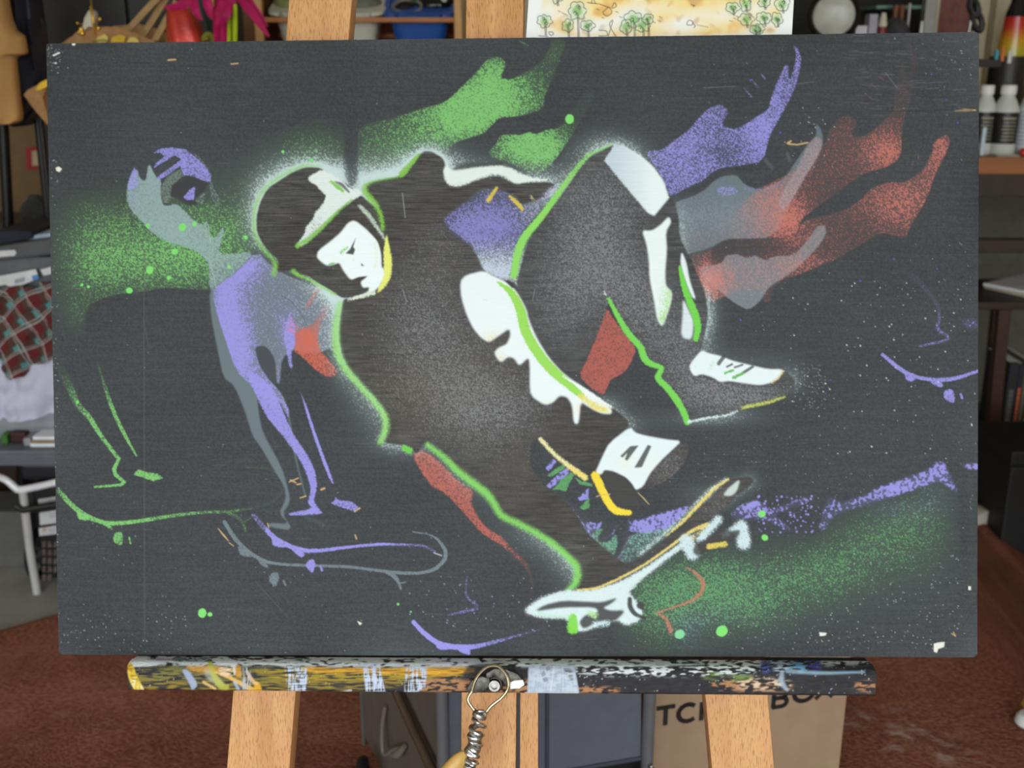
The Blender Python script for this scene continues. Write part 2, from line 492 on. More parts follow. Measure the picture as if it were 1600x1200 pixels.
    m = np.maximum.reduce([S(gb, [8, 8, 8, 7, 7, 6, 5.5, 5, 5, 4, 4, 4, 4, 4, 3.5, 3], .9), P([(118, 798), (140, 808), (150, 812), (135, 814), (122, 812)], .8), P([(150, 812), (175, 820), (176, 829), (165, 823)], .8),
                          P([(180, 832), (190, 830), (193, 838), (190, 854), (178, 848), (176, 840)], .6), S([(202, 840), (204, 849)], 3, .8), S([(356, 801), (372, 808), (381, 818), (383, 830)], [5, 6, 5, 4], .8), S([(380, 817), (391, 810)], 2.5, .7)])
    c.spray(m * np.clip(.35 + B([(200, 815, 90, 40, .5), (110, 790, 30, 30, .2)]) - .28 * (X > 395), .25, .9), GREEN)
    c.spray(S([(90, 565), (107, 600), (120, 632), (140, 652), (157, 680), (172, 700), (185, 716)], [16, 13, 10, 8, 7, 6], 1.5) * np.clip((Y - 545) / 150, .15, .8), GREEN)
    c.spray(S([(186, 716), (176, 738), (199, 757), (148, 761)], [5, 7, 6, 5, 3.5], .8, 1) * .82, GREEN)
    c.spray(S([(152, 565), (165, 608), (178, 645), (195, 680), (213, 712)], [3, 6, 7, 6, 3], .9) * np.clip((Y - 540) / 120, .1, .8), GREEN)
    c.spray(P([(216, 733), (232, 738), (246, 740), (256, 747), (240, 752), (222, 746), (208, 742)], .6, 0) * .85, GREEN)
    wb = [(351, 816), (367, 842), (387, 862), (412, 877), (440, 882), (492, 884), (542, 885), (580, 890), (617, 895), (655, 896), (680, 890), (695, 875), (697, 862), (687, 845), (672, 835), (645, 831)]
    m = np.maximum.reduce([S(wb, [7, 7, 7, 6, 5, 5, 5, 5, 6, 5, 6, 7, 7, 5, 3, 2], 1), P([(371, 850), (392, 866), (402, 871), (385, 871), (373, 866)], 1), P([(400, 872), (418, 880), (421, 890), (408, 884)], 1),
                          P([(422, 897), (432, 892), (438, 900), (431, 919), (419, 908)], .9), S([(443, 908), (446, 914)], 4, .9), S([(604, 895), (616, 900), (622, 908), (626, 920)], [4, 8, 6, 4], 1.2), S([(622, 911), (634, 910)], 2.5, 1)])
    c.spray(m * .85, (116, 130, 138), .7)
    vb = [(396, 805), (410, 822), (430, 842), (455, 855), (480, 861), (505, 860), (542, 855), (592, 850), (630, 851), (662, 852), (680, 862)]
    m = np.maximum.reduce([S(vb, [7, 8, 8, 8, 7, 6, 5, 5, 4, 4, 4], .9), P([(424, 836), (440, 848), (450, 854), (440, 856), (425, 853)], .8), P([(452, 855), (474, 860), (477, 868), (470, 872), (460, 864)], .8),
                          P([(480, 876), (490, 873), (494, 882), (488, 897), (477, 885)], .6), S([(501, 885), (503, 891)], 4, .8)])
    c.spray(m * np.clip(.9 - .0055 * np.clip(X - 600, 0, 200) - .35 * (X < 415), .2, .95), VIOLET)
    # ---- violet arm, right
    va = P([(1007, 240), (1019, 234), (1034, 234), (1049, 222), (1075, 204), (1094, 181), (1107, 168), (1127, 162), (1140, 174), (1127, 196), (1148, 202), (1169, 191), (1201, 170), (1202, 162),
            (1208, 142), (1217, 121), (1227, 100), (1233, 102), (1232, 121), (1235, 124), (1241, 102), (1244, 84), (1238, 68), (1248, 76), (1253, 92), (1249, 116), (1240, 144), (1223, 177), (1204, 209),
            (1193, 252), (1165, 258), (1131, 262), (1116, 267), (1100, 282), (1075, 293), (1050, 307), (1040, 302), (1032, 272)], .95)
    c.spray(va * np.clip(.62 + B([(1075, 240, 40, 35, .14), (1190, 200, 25, 50, .2), (1130, 240, 25, 20, -.14), (1235, 120, 15, 40, .06)]), 0, .9), VIOLET)
    for a, b in (((1163, 138), (1174, 151)), ((1175, 125), (1185, 137)), ((1190, 117), (1196, 123))):
        c.spray(S([a, b], [3, 6, 3], .8) * .6, (138, 134, 190))
    c.over(S([(1230, 240), (1234, 250)], 5, 2) * .25, (130, 135, 140)); c.over(S([(1196, 250), (1206, 262)], 5, 2) * .22, (130, 135, 140))
    # ---- grey ghost, right
    gr = P([(1050, 318), (1095, 302), (1122, 277), (1150, 272), (1163, 288), (1186, 298), (1225, 280), (1245, 250), (1262, 225), (1276, 212), (1275, 192), (1283, 202), (1287, 220), (1278, 245), (1255, 280),
            (1235, 315), (1212, 372), (1135, 373), (1110, 388), (1062, 400), (1052, 360)], .8)
    c.mist(gr * np.clip(.74 + .06 * np.sin(X / 30.), 0, .85), (108, 123, 130), .6)
    gr2 = P([(1127, 412), (1134, 399), (1150, 397), (1170, 404), (1180, 398), (1195, 408), (1210, 400), (1240, 400), (1262, 375), (1276, 354), (1288, 351), (1291, 360), (1288, 372), (1270, 395),
             (1245, 420), (1225, 433), (1200, 450), (1190, 468), (1170, 485), (1150, 475), (1130, 460), (1108, 440), (1090, 418)], .7)
    c.mist(gr2 * .8, (112, 126, 134), .6)
    c.spray(P([(1117, 297), (1125, 290), (1145, 290), (1156, 298), (1150, 307), (1125, 309)], 1.6) * .6, VIOLET)
    c.spray(S([(1162, 293), (1180, 298), (1215, 290)], 9, 3) * .4, VIOLET)
    # ---- red arms, right
    ra = P([(1298, 198), (1308, 186), (1322, 179), (1338, 186), (1339, 194), (1330, 214), (1346, 214), (1364, 204), (1384, 186), (1396, 172), (1398, 146), (1402, 124), (1407, 96), (1413, 96), (1416, 117), (1421, 118),
            (1424, 96), (1420, 76), (1413, 65), (1428, 72), (1433, 90), (1430, 118), (1424, 154), (1416, 178), (1410, 202), (1408, 246), (1390, 260), (1348, 272), (1333, 283), (1300, 307), (1275, 326), (1252, 342),
            (1244, 372), (1165, 373), (1130, 376), (1060, 404), (1056, 370), (1120, 352), (1150, 328), (1170, 306), (1190, 292), (1230, 272), (1262, 250), (1288, 226)], .8)
    rd = .34 + B([(1385, 238, 26, 26, .42), (1205, 330, 38, 40, .36), (1240, 350, 20, 22, .28), (1330, 210, 30, 30, .04), (1415, 110, 20, 50, -.12), (1300, 250, 30, 30, .06), (1080, 380, 40, 20, -.06)])
    c.spray(ra * np.clip(rd, 0, .84), RED)
    rb = P([(1457, 222), (1480, 208), (1485, 220), (1480, 237), (1462, 272), (1448, 312), (1425, 350), (1415, 373), (1399, 370), (1376, 364), (1353, 378), (1310, 404), (1281, 416), (1247, 430), (1224, 436), (1206, 453),
            (1205, 473), (1192, 473), (1193, 452), (1150, 455), (1106, 477), (1083, 424), (1079, 395), (1110, 388), (1135, 374), (1244, 372), (1252, 344), (1293, 336), (1324, 326), (1344, 312), (1362, 292), (1393, 283), (1411, 286), (1439, 269), (1457, 238)], .9)
    rd = .36 + B([(1410, 315, 45, 30, .34), (1470, 235, 18, 35, .34), (1112, 440, 22, 20, .55), (1250, 415, 40, 14, .22), (1180, 430, 50, 18, .06), (1240, 360, 25, 25, .25), (1170, 390, 60, 10, -.12), (1120, 398, 20, 12, .1)])
    c.spray(rb * np.clip(rd, 0, .9), RED)
    c.over(P([(1111, 388), (1135, 373), (1150, 372), (1150, 397), (1135, 398), (1128, 412), (1110, 414)], 1.2) * .75, (58, 56, 58))
    c.mist(gr2 * .22, (160, 146, 150), .6)
    c.mist(P([(1262, 226), (1276, 212), (1287, 222), (1278, 245), (1255, 282), (1236, 316), (1224, 330), (1214, 318), (1228, 290), (1246, 262)], 1.) * .5, (176, 150, 154), .7)
    c.mist(gr * B([(1120, 340, 60, 26, .5)]), (128, 136, 146), .6)
    for a, b in (((1352, 146), (1364, 156)), ((1361, 131), (1371, 139)), ((1374, 120), (1380, 125)), ((1434, 240), (1436, 250)), ((1425, 258), (1428, 250))):
        c.spray(S([a, b], [3, 6, 3], .8) * .45, (170, 110, 100))
    # ---- lower right: green mist and violet ridge
    mist = P([(985, 830), (1075, 790), (1140, 800), (1181, 784), (1240, 830), (1276, 838), (1290, 780), (1316, 786), (1349, 776), (1387, 757), (1423, 746), (1456, 732), (1464, 720), (1476, 724), (1489, 748), (1498, 770),
              (1501, 800), (1500, 850), (1510, 900), (1460, 960), (1330, 1000), (1200, 1040), (968, 1040), (952, 978), (985, 925), (1000, 890), (1030, 860)], 2.)
    md = B([(1365, 835, 60, 45, .42), (1290, 890, 60, 40, .3), (1190, 910, 80, 50, .36), (1180, 960, 40, 30, .2), (1040, 960, 70, 60, .52), (1020, 920, 40, 40, .25), (1450, 800, 45, 60, .34), (1110, 900, 50, 40, .3), (1270, 940, 120, 50, .16), (1440, 880, 70, 60, .14)])
    c.spray(mist * np.clip(md * .84, 0, .7), (100, 164, 106), .45)
    c.spray(P([(1505, 745), (1528, 735), (1528, 960), (1510, 940), (1514, 850)], 4) * .2, (130, 170, 150))
    ridge = P([(1140, 800), (1160, 788), (1181, 779), (1198, 790), (1203, 797), (1233, 785), (1250, 778), (1270, 777), (1262, 786), (1235, 795), (1210, 805), (1232, 822), (1240, 835), (1200, 815), (1170, 812), (1145, 812)], 2.2)
    ridge = np.maximum(ridge, P([(1278, 830), (1286, 795), (1294, 777), (1303, 777), (1316, 786), (1332, 777), (1349, 774), (1387, 755), (1423, 744), (1456, 730), (1464, 718), (1475, 722), (1489, 747), (1498, 772), (1486, 765),
                                 (1470, 752), (1440, 762), (1400, 775), (1350, 790), (1320, 800), (1300, 810), (1290, 830)], 2.2))
    c.spray(ridge * np.clip(.5 + B([(1390, 762, 50, 14, .38), (1175, 788, 20, 9, .4), (1460, 735, 18, 14, .3)]), 0, .9), VIOLET, .35, c.n2)
    c.spray(B([(1400, 800, 40, 18, .3), (1460, 775, 25, 25, .24), (1100, 965, 55, 18, .28), (1075, 995, 16, 22, .25)]), (150, 160, 206), .5)
    c.spray(P([(1500, 727), (1514, 723), (1530, 724), (1530, 734), (1514, 735)], 1.2) * .7, VIOLET, .3, c.n2)
    # splashes between the legs
    for p in ([(851, 733), (864, 716), (871, 720), (858, 736)], [(853, 760), (874, 738), (888, 730), (891, 738), (870, 756), (860, 764)], [(902, 779), (920, 762), (919, 780), (906, 783)]):
        c.spray(P(p, .7, 0) * .8, VIOLET, .3, c.n2)
    for p in ([(854, 743), (868, 732), (882, 724), (884, 731), (861, 746)], [(862, 766), (878, 748), (893, 737), (898, 742), (890, 755), (885, 768), (872, 765)], [(897, 744), (907, 751), (926, 755), (926, 761), (905, 757)],
              [(905, 793), (913, 785), (921, 777), (922, 793), (911, 797)]):
        c.spray(P(p, .7, 0) * .85, (92, 160, 98))
    c.spray(S([(888, 788), (900, 804), (912, 822), (925, 840)], [4, 5, 6, 9], 1.5) * .6, VIOLET, .3, c.n2)
    c.spray(P([(912, 822), (920, 814), (934, 818), (944, 812), (936, 828), (922, 834)], 1.5) * .75, VIOLET, .3, c.n2)
    teal = P([(922, 836), (936, 824), (944, 826), (935, 838), (936, 848), (950, 846), (964, 832), (966, 850), (960, 868), (950, 882), (935, 866)], 1.2)
    c.spray(teal * .72, (112, 168, 140)); c.spray(S([(944, 842), (956, 836), (964, 822)], 5, 2) * .4, VIOLET, .3, c.n2)
    c.spray(P([(985, 815), (1020, 805), (1050, 797), (1080, 788), (1070, 804), (1050, 822), (1030, 832), (1000, 834), (984, 832)], 1.6) * .82, VIOLET, .35, c.n2)
    c.spray(P([(985, 833), (1045, 824), (1085, 796), (1060, 826), (1010, 864), (985, 880), (962, 884), (972, 856)], 2.) * np.clip(.55 + .003 * (860 - Y), .3, .8), (132, 176, 168))
    c.spray(S([(985, 815), (978, 850), (965, 880)], 9, 3) * .3, VIOLET, .3, c.n2)
    # ---- strokes lower left / right edge
    vs = [(646, 972), (665, 992), (685, 1006), (707, 1011), (740, 1011), (770, 1004), (812, 992), (850, 982)]
    m = np.maximum.reduce([S(vs, [7, 8, 9, 9, 8, 6, 4, 3], .9), P([(678, 1000), (695, 1010), (705, 1012), (700, 1016), (683, 1015)], .8), P([(708, 1010), (735, 1012), (736, 1024), (722, 1021)], .8)])
    c.spray(m * np.clip(.95 - .006 * np.clip(X - 735, 0, 200), .2, 1), VIOLET, .4)
    c.spray(S([(730, 900), (727, 932), (750, 950), (724, 956), (700, 961)], [3, 4, 5, 5, 3], .9, 1) * .5, VIOLET)
    m = np.maximum.reduce([S([(1379, 554), (1399, 571), (1414, 582), (1437, 591), (1465, 594), (1484, 593), (1502, 589), (1530, 579)], [6, 7, 7, 6, 7, 7, 6, 5], 1), P([(1412, 582), (1434, 591), (1425, 597), (1416, 595)], 1),
                          P([(1448, 594), (1475, 597), (1472, 606), (1462, 603)], 1), P([(1475, 611), (1485, 607), (1491, 612), (1492, 631), (1480, 627), (1474, 620)], .7), S([(1501, 616), (1503, 622)], 4, .8)])
    c.spray(m * .85, VIOLET, .5)
    c.spray(S([(1370, 395), (1420, 425), (1450, 455), (1467, 479), (1468, 497), (1463, 514), (1488, 530), (1437, 541)], [16, 12, 8, 6, 6, 6, 5, 4], 1.4) * np.clip((Y - 385) / 240, .08, .6), VIOLET)
    c.spray(P([(1500, 500), (1512, 497), (1530, 500), (1530, 514), (1510, 514)], 3) * .4, VIOLET, .3)
    # red lower leg ghost
    rl = P([(641, 710), (662, 701), (692, 725), (714, 750), (742, 768), (735, 785), (755, 820), (782, 838), (795, 852), (782, 852), (750, 832), (725, 802), (695, 770), (672, 760)], 1.2)
    c.spray(rl * .78, (190, 98, 84))
    c.spray(S([(780, 842), (800, 862), (822, 882), (833, 912), (828, 935)], [12, 8, 6, 6], 2) * np.clip(.6 - .004 * (Y - 842), .15, .6), (180, 96, 84), .3)
    c.spray(S([(818, 958), (880, 1000), (960, 985)], 3, 2) * .25, (190, 100, 90), .3)

    # ---- the skater: silhouettes
    c.hard = 1.1
    head = P([(500, 262), (488, 261), (476, 261), (458, 268), (436, 282), (418, 294), (406, 316), (400, 340), (401, 364), (412, 384), (424, 398), (436, 406), (432, 426), (446, 424), (460, 420), (470, 430), (480, 430),
              (492, 440), (510, 450), (528, 462), (536, 466), (556, 465), (576, 456), (590, 445), (602, 425), (604, 390), (599, 345), (588, 325), (568, 308), (545, 290), (522, 275)], .7)
    bodyp = [(656, 240), (664, 236), (676, 237), (692, 247), (696, 257), (693, 268), (700, 290), (740, 282), (776, 274), (800, 284), (830, 284), (860, 284), (868, 290), (856, 306), (834, 316), (815, 322), (806, 306), (770, 296), (752, 294),
             (722, 320), (692, 340), (702, 358), (724, 374), (738, 386), (747, 402), (757, 424), (800, 440), (806, 444), (820, 480), (826, 502), (838, 530), (858, 560), (882, 586), (920, 612), (958, 638), (988, 662), (958, 690), (944, 712),
             (932, 742), (912, 742), (890, 728), (868, 711), (846, 688), (830, 690), (828, 730), (850, 757), (888, 786), (900, 800), (917, 832), (941, 853), (966, 873), (985, 886), (970, 903), (932, 919), (898, 921), (902, 905), (904, 890), (896, 876), (880, 862),
             (860, 846), (833, 830), (803, 815), (778, 802), (762, 770), (740, 754), (715, 736), (692, 711), (670, 691), (660, 699), (650, 710), (644, 701), (630, 696), (598, 692), (606, 676), (606, 658), (600, 640), (586, 622),
             (566, 600), (546, 578), (534, 556), (529, 530), (530, 504), (534, 476), (538, 466), (560, 464), (590, 452), (608, 430), (612, 405), (604, 370), (597, 340), (590, 320), (574, 304), (570, 292), (580, 284), (628, 275), (642, 258)]
    body = P(bodyp, .9)
    legp = [(922, 243), (944, 232), (960, 226), (985, 240), (1020, 262), (1042, 300), (1060, 330), (1062, 370), (1072, 392), (1086, 420), (1102, 456), (1107, 492), (1101, 522), (1096, 546), (1077, 572), (1100, 590), (1140, 598), (1195, 600), (1226, 578), (1243, 594),
            (1240, 612), (1215, 628), (1165, 640), (1120, 650), (1076, 660), (1064, 630), (1044, 605), (1027, 590), (1036, 575), (1016, 571), (1005, 558), (1000, 541), (982, 522), (968, 500), (950, 470), (944, 500), (934, 522), (916, 560), (905, 588),
            (915, 604), (880, 584), (856, 556), (836, 524), (824, 500), (820, 480), (806, 446), (812, 420), (820, 392), (830, 368), (846, 346), (868, 316), (888, 288), (906, 262)]
    legs = P(legp, 1.)
    deck = P([(897, 921), (930, 920), (970, 905), (1005, 887), (1042, 862), (1080, 832), (1112, 808), (1130, 796), (1152, 772), (1172, 760), (1178, 750), (1170, 743), (1155, 746), (1137, 750), (1105, 782), (1067, 819), (1017, 861), (984, 885), (960, 880), (910, 890)], 1.)
    toe = P([(940, 735), (957, 736), (980, 747), (993, 766), (1001, 777), (996, 792), (975, 798), (962, 788), (950, 768)], .9)
    sole = P([(1052, 702), (1070, 686), (1077, 697), (1073, 720), (1055, 742), (1025, 762), (1000, 767), (1012, 742), (1032, 722)], 1.1)
    fig = np.maximum.reduce([head, body, legs, deck])
    # white halo blown round the stencil
    halo = c.blur(fig, 8) * .7 + c.blur(fig, 22) * .6 + c.blur(fig, 42) * .45
    where = B([(455, 265, 60, 32, 1.), (398, 330, 26, 50, .9), (545, 280, 45, 28, .9), (600, 262, 50, 28, .8), (690, 240, 50, 26, .85), (770, 262, 60, 18, .6), (860, 285, 40, 26, .55), (935, 222, 45, 22, .75), (1000, 235, 30, 20, .3), (515, 455, 25, 20, .7),
               (520, 500, 14, 40, .6), (530, 570, 20, 40, .55), (570, 640, 30, 35, .6), (600, 700, 45, 16, .45), (500, 420, 40, 30, .2), (720, 740, 40, 40, .3), (830, 850, 50, 26, .35), (885, 890, 30, 35, .5), (1110, 490, 16, 50, .5), (1070, 350, 16, 30, .3), (1180, 560, 60, 14, .5),
               (1250, 590, 16, 16, .45), (1130, 655, 60, 10, .35), (1000, 665, 40, 14, .5), (1060, 760, 20, 12, .3), (960, 630, 20, 12, .3), (1100, 770, 50, 18, .35), (1180, 750, 16, 14, .4), (800, 400, 20, 40, .3), (770, 410, 30, 20, .5), (1240, 860, 5, 5, 0), (985, 800, 8, 8, 0)])
    glow = np.clip(halo * where * 1.55, 0, .92) * (1 - .7 * P([(536, 200), (556, 200), (560, 292), (540, 292)], 3))
    c.mist(glow ** 1.1, (200, 220, 220), .45)
    # violet opening under the raised arm
    vo = P([(692, 341), (722, 320), (754, 294), (790, 296), (812, 322), (840, 312), (862, 290), (872, 292), (860, 312), (840, 336), (820, 358), (808, 385), (800, 420), (794, 440), (772, 432), (756, 424), (746, 400), (736, 384), (722, 374), (702, 359)], 2.)
    # ---- black
    dark = np.maximum(head, np.maximum(body, np.maximum(deck, np.maximum(toe, sole))))
    relief = c.blur(c.rng.random((c.h, c.w)) - .5, 8, .95); relief /= relief.std()
    c.over(legs * .97, (54, 53, 53), .75)
    c.over(dark * .98, BLACK, .9)
    c.rgb *= (1 + np.clip(dark + legs, 0, 1) * (.26 * relief + .5 * (c.n1 - .5)))[..., None]
    # thin grey overspray grain, painting the sheen into the dark figure
    ov = B([(960, 300, 60, 50, .34), (900, 380, 50, 60, .3), (1010, 480, 45, 50, .36), (880, 480, 40, 60, .3), (960, 420, 40, 50, .28), (1160, 620, 70, 25, .5), (1080, 560, 50, 50, .38), (690, 560, 80, 90, .3), (740, 640, 60, 50, .3), (650, 480, 60, 70, .2),
            (820, 640, 50, 40, .2), (690, 370, 40, 40, .18), (800, 760, 50, 40, .12), (1045, 730, 30, 30, .34), (1130, 790, 40, 30, .28), (1000, 860, 60, 40, .14), (975, 770, 20, 20, .12), (620, 300, 40, 20, .08)])
    c.spray(np.maximum(dark, legs) * ov, (130, 131, 136), .7)
    c.spray(body * B([(650, 610, 70, 45, .26), (780, 560, 50, 60, .14), (800, 740, 60, 40, .12)]), (122, 112, 70), .95)
    c.spray(vo * np.clip(.2 + B([(740, 360, 40, 26, .5), (780, 345, 40, 30, .3)]), 0, .75), (136, 132, 200))
    c.spray(vo * np.clip((Y - 365) / 75, 0, .75), (196, 206, 226), .8)
    c.spray(vo * B([(862, 296, 14, 10, .6), (835, 330, 20, 20, .4)]), (190, 196, 214), .95)
    # red behind the front knee
    c.spray(P([(948, 480), (956, 494), (975, 520), (995, 545), (986, 566), (975, 583), (955, 592), (950, 602), (943, 618), (922, 606), (904, 588), (918, 560), (938, 512)], .9) * np.clip(.72, 0, 1), (180, 92, 80))
    # ---- green outlines
    hl = S([(500, 259), (476, 258), (452, 267), (428, 282), (410, 298), (400, 318), (396, 342), (398, 368), (411, 390), (426, 404), (431, 412), (428, 428)], [1, 4, 5, 5, 5, 5, 5, 5, 5, 5, 7, 7], 3.4)
    c.mist(hl * .78, (132, 196, 84))
    c.spray(S([(458, 424), (466, 430), (482, 436), (505, 450), (524, 460)], [8, 6, 5, 5, 4], 2.2) * .7, LIME, .95)
    c.spray(S([(655, 241), (641, 257), (628, 272)], [4, 9, 10], 2) * .85, (130, 190, 60), .95)
    c.spray(S([(626, 276), (580, 283), (568, 293), (573, 305), (588, 320), (596, 340), (598, 358)], [2, 3, 9, 11, 8, 7, 6], 3.6) * .85, (128, 190, 62), .95)
    tl = S([(531, 474), (525, 504), (524, 532), (529, 557), (541, 579), (561, 601), (581, 623), (597, 643), (603, 658), (602, 673), (595, 690)], [6, 10, 11, 11, 10, 9, 9, 9, 9, 10, 8], 4.4)
    c.mist(tl * .9, (150, 214, 116))
    c.spray(S([(632, 700), (640, 704)], 10, 2) * .9, (112, 200, 80))
    ll = S([(668, 695), (692, 713), (717, 738), (742, 757), (765, 775), (782, 806), (805, 816), (835, 831), (862, 848), (885, 868), (900, 883), (903, 897), (900, 911), (888, 922)], [6, 8, 10, 11, 11, 9, 9, 9, 9, 10, 11, 11, 10, 7], 4.)
    c.mist(ll * .93, (130, 206, 96))
    c.spray(S([(958, 223), (944, 232), (921, 240), (904, 259), (886, 283), (866, 311), (840, 346), (826, 362), (815, 378), (808, 398), (803, 430)], [3, 4, 6, 8, 9, 10, 11, 12, 13, 13, 11], 2.) * np.clip(.62 + (Y - 230) / 300, 0, .98), (140, 214, 96), .95)
    c.spray(S([(951, 467), (970, 503), (983, 523), (1002, 543), (1006, 560), (1016, 569), (1036, 574), (1026, 590), (1043, 606), (1060, 628), (1070, 648), (1074, 660)], [5, 9, 10, 10, 11, 9, 7, 10, 10, 11, 10, 9], 1.5) * .97, (116, 206, 80), .5)
    # ---- helmet band, face
    band = P([(504, 264), (480, 277), (484, 284), (494, 289), (502, 299), (510, 306), (504, 320), (492, 332), (488, 344), (478, 354), (476, 366), (466, 378), (464, 386), (474, 384), (492, 368), (512, 348), (532, 326), (556, 310), (566, 304), (560, 296), (546, 294), (532, 280), (516, 270)], 1.1)
    c.spray(band * np.clip(.96 - B([(490, 360, 20, 20, .2)]), 0, 1), (222, 232, 228), .95)
    c.spray(S([(465, 384), (482, 374), (500, 358), (518, 340), (532, 326), (550, 312)], [8, 8, 7, 6, 5, 3], 2) * .8, (122, 186, 62), .95)
    c.spray(S([(517, 284), (526, 290), (536, 299)], [4, 8, 4], 1.2) * .9, (130, 196, 70))
    c.over(S([(524, 284), (534, 288), (545, 300)], [2, 6, 3], 1.2) * .85, (64, 66, 60))
    c.spray(S([(562, 322), (574, 334), (590, 356), (600, 372)], [6, 8, 6, 4], 2) * .75, (196, 210, 196), .95)
    c.over(S([(570, 318), (584, 332), (594, 352)], [2, 4, 2], 1.5) * .6, (70, 76, 66))
    face = P([(554, 344), (544, 348), (532, 364), (518, 376), (497, 392), (495, 402), (502, 409), (510, 415), (520, 414), (530, 410), (536, 422), (548, 438), (560, 434), (574, 432), (563, 440), (567, 450), (577, 448), (576, 456), (560, 463),
              (545, 467), (566, 463), (590, 452), (602, 432), (600, 418), (596, 419), (596, 390), (590, 376), (572, 358)], .95)
    c.over(face * .98, (236, 246, 246), .2)
    c.over(S([(600, 420), (597, 395), (592, 376), (578, 360)], [2, 4, 4, 3], 1) * .9, BLACK)
    c.spray(P([(604, 364), (609, 388), (613, 408), (612, 430), (601, 450), (588, 460), (592, 448), (600, 430), (599, 400), (601, 378)], 1.1) * .92, (232, 236, 118), .95)
    c.spray(S([(586, 380), (589, 400), (586, 418)], 5, 2) * .35, (214, 224, 140)); c.spray(S([(545, 468), (562, 464), (584, 458)], [4, 6, 6], 1.6) * .8, (224, 232, 214))
    c.over(P([(556, 371), (552, 386), (555, 390), (552, 398), (540, 396), (547, 389)], .5, 0) * .95, (42, 42, 40)); c.over(P([(565, 411), (569, 416), (564, 415)], .5, 0), (52, 50, 48))
    c.spray(S([(534, 394), (543, 386)], [6, 3], 1.5) * .7, (128, 206, 110)); c.spray(S([(515, 413), (522, 411)], 3, 1) * .8, (120, 190, 90))
    c.over(P([(548, 438), (560, 433), (575, 431), (566, 438), (552, 441)], .6, 0), BLACK)
    # ---- cuff and glove
    c.spray(P([(693, 265), (697, 258), (704, 265), (740, 261), (775, 258), (795, 261), (815, 272), (835, 278), (862, 281), (840, 284), (820, 285), (806, 288), (795, 281), (785, 273), (765, 273), (745, 281), (725, 289), (712, 292), (700, 289), (694, 278)], 1.6) * .95, (226, 236, 230), .95)
    c.over(P([(703, 266), (722, 256), (745, 253), (760, 255), (785, 250), (800, 254), (780, 258), (745, 261), (716, 266)], 1.2) * .85, (66, 70, 66))
    c.spray(S([(776, 294), (770, 302), (763, 313)], [5, 6, 7], 1.4) * .85, (216, 192, 70)); c.spray(S([(797, 307), (806, 315), (816, 327)], [4, 7, 6], 1.4) * .85, (216, 192, 70)); c.spray(S([(829, 307), (833, 312)], 5, 1.6) * .5, (200, 190, 150))
    # ---- white on sleeve with the broad green line
    sl = P([(756, 423), (728, 430), (719, 440), (721, 466), (730, 494), (740, 514), (752, 528), (764, 535), (780, 524), (796, 513), (798, 524), (792, 538), (778, 544), (772, 552), (782, 567), (794, 557), (804, 560), (811, 572), (826, 558), (828, 570),
            (828, 612), (834, 622), (852, 633), (864, 629), (874, 618), (886, 620), (894, 632), (897, 662), (904, 662), (907, 627), (922, 637), (940, 646), (956, 647), (954, 636), (920, 611), (882, 586), (858, 560), (838, 528), (826, 500), (822, 482), (806, 454), (792, 441), (770, 431)], 1.2)
    c.over(sl * .97, (234, 243, 245), .2)
    c.spray(sl * B([(768, 530, 14, 10, .5), (780, 560, 8, 8, .5), (855, 630, 16, 6, .35), (930, 640, 22, 8, .8)]), (234, 214, 140), .7)
    gl = S([(778, 441), (798, 455), (810, 475), (816, 494), (819, 513), (831, 537), (847, 561), (866, 582), (888, 600), (908, 618)], [3, 11, 14, 16, 16, 16, 16, 16, 14, 10], 1.5)
    c.spray(gl * .97, (150, 214, 82), .5)
    c.spray(S([(908, 619), (930, 634), (948, 643)], [10, 9, 5], 2) * .75, (226, 214, 110))
    c.spray(S([(880, 588), (918, 612), (955, 636)], [2, 5, 3], 1.6) * .9, (236, 242, 240))
    c.over(P([(788, 438), (797, 440), (806, 450), (800, 450)], .6, 0) * .9, (38, 38, 36))
    # ---- knee and shin whites
    k1 = P([(961, 224), (944, 251), (972, 285), (995, 312), (1012, 332), (1022, 337), (1045, 309), (1036, 282), (1020, 260), (1000, 242), (980, 230)], 1.2, 0)
    c.spray(k1 * .97, (196, 210, 220), .7); c.over(k1 * np.clip((X - 960) / 60, 0, 1) * .9, (232, 242, 242), .2)
    k2 = P([(1045, 338), (1049, 347), (1040, 362), (1042, 390), (1039, 425), (1040, 447), (1050, 456), (1049, 470), (1042, 492), (1035, 511), (1027, 500), (1022, 470), (1015, 435), (1014, 405), (1010, 380), (1003, 360), (1018, 361), (1032, 352)], 1.1)
    c.over(k2 * .97, (232, 243, 242), .2); c.spray(k2 * B([(1044, 470, 10, 22, .6), (1036, 500, 8, 10, .5)]), (160, 214, 120), .7)
    c.over(P([(1065, 392), (1073, 412), (1077, 437), (1088, 470), (1080, 462), (1068, 430), (1063, 410)], .9) * .95, (230, 240, 240))
    c.over(P([(1067, 466), (1076, 485), (1084, 502), (1081, 531), (1064, 527), (1067, 490)], 1.3) * .92, (222, 233, 238))
    c.spray(S([(1062, 417), (1067, 442), (1077, 470), (1087, 493), (1091, 513), (1087, 530)], [4, 9, 11, 12, 11, 8], 1.3) * .97, (108, 206, 66), .5)
    # ---- rear shoe
    sh = P([(1096, 547), (1077, 570), (1079, 580), (1085, 588), (1097, 584), (1115, 590), (1125, 597), (1140, 595), (1157, 598), (1187, 602), (1205, 598), (1217, 590), (1225, 577), (1200, 577), (1170, 570), (1145, 564), (1125, 556), (1107, 552)], .9)
    c.over(sh * .97, (228, 240, 242), .2)
    for a, b, w in (((1123, 568), (1132, 556), 6), ((1136, 573), (1144, 569), 3.2), ((1148, 574), (1160, 570), 3.2), ((1162, 582), (1176, 573), 4.5)):
        c.over(S([a, b], w, .8) * .9, (66, 70, 68))
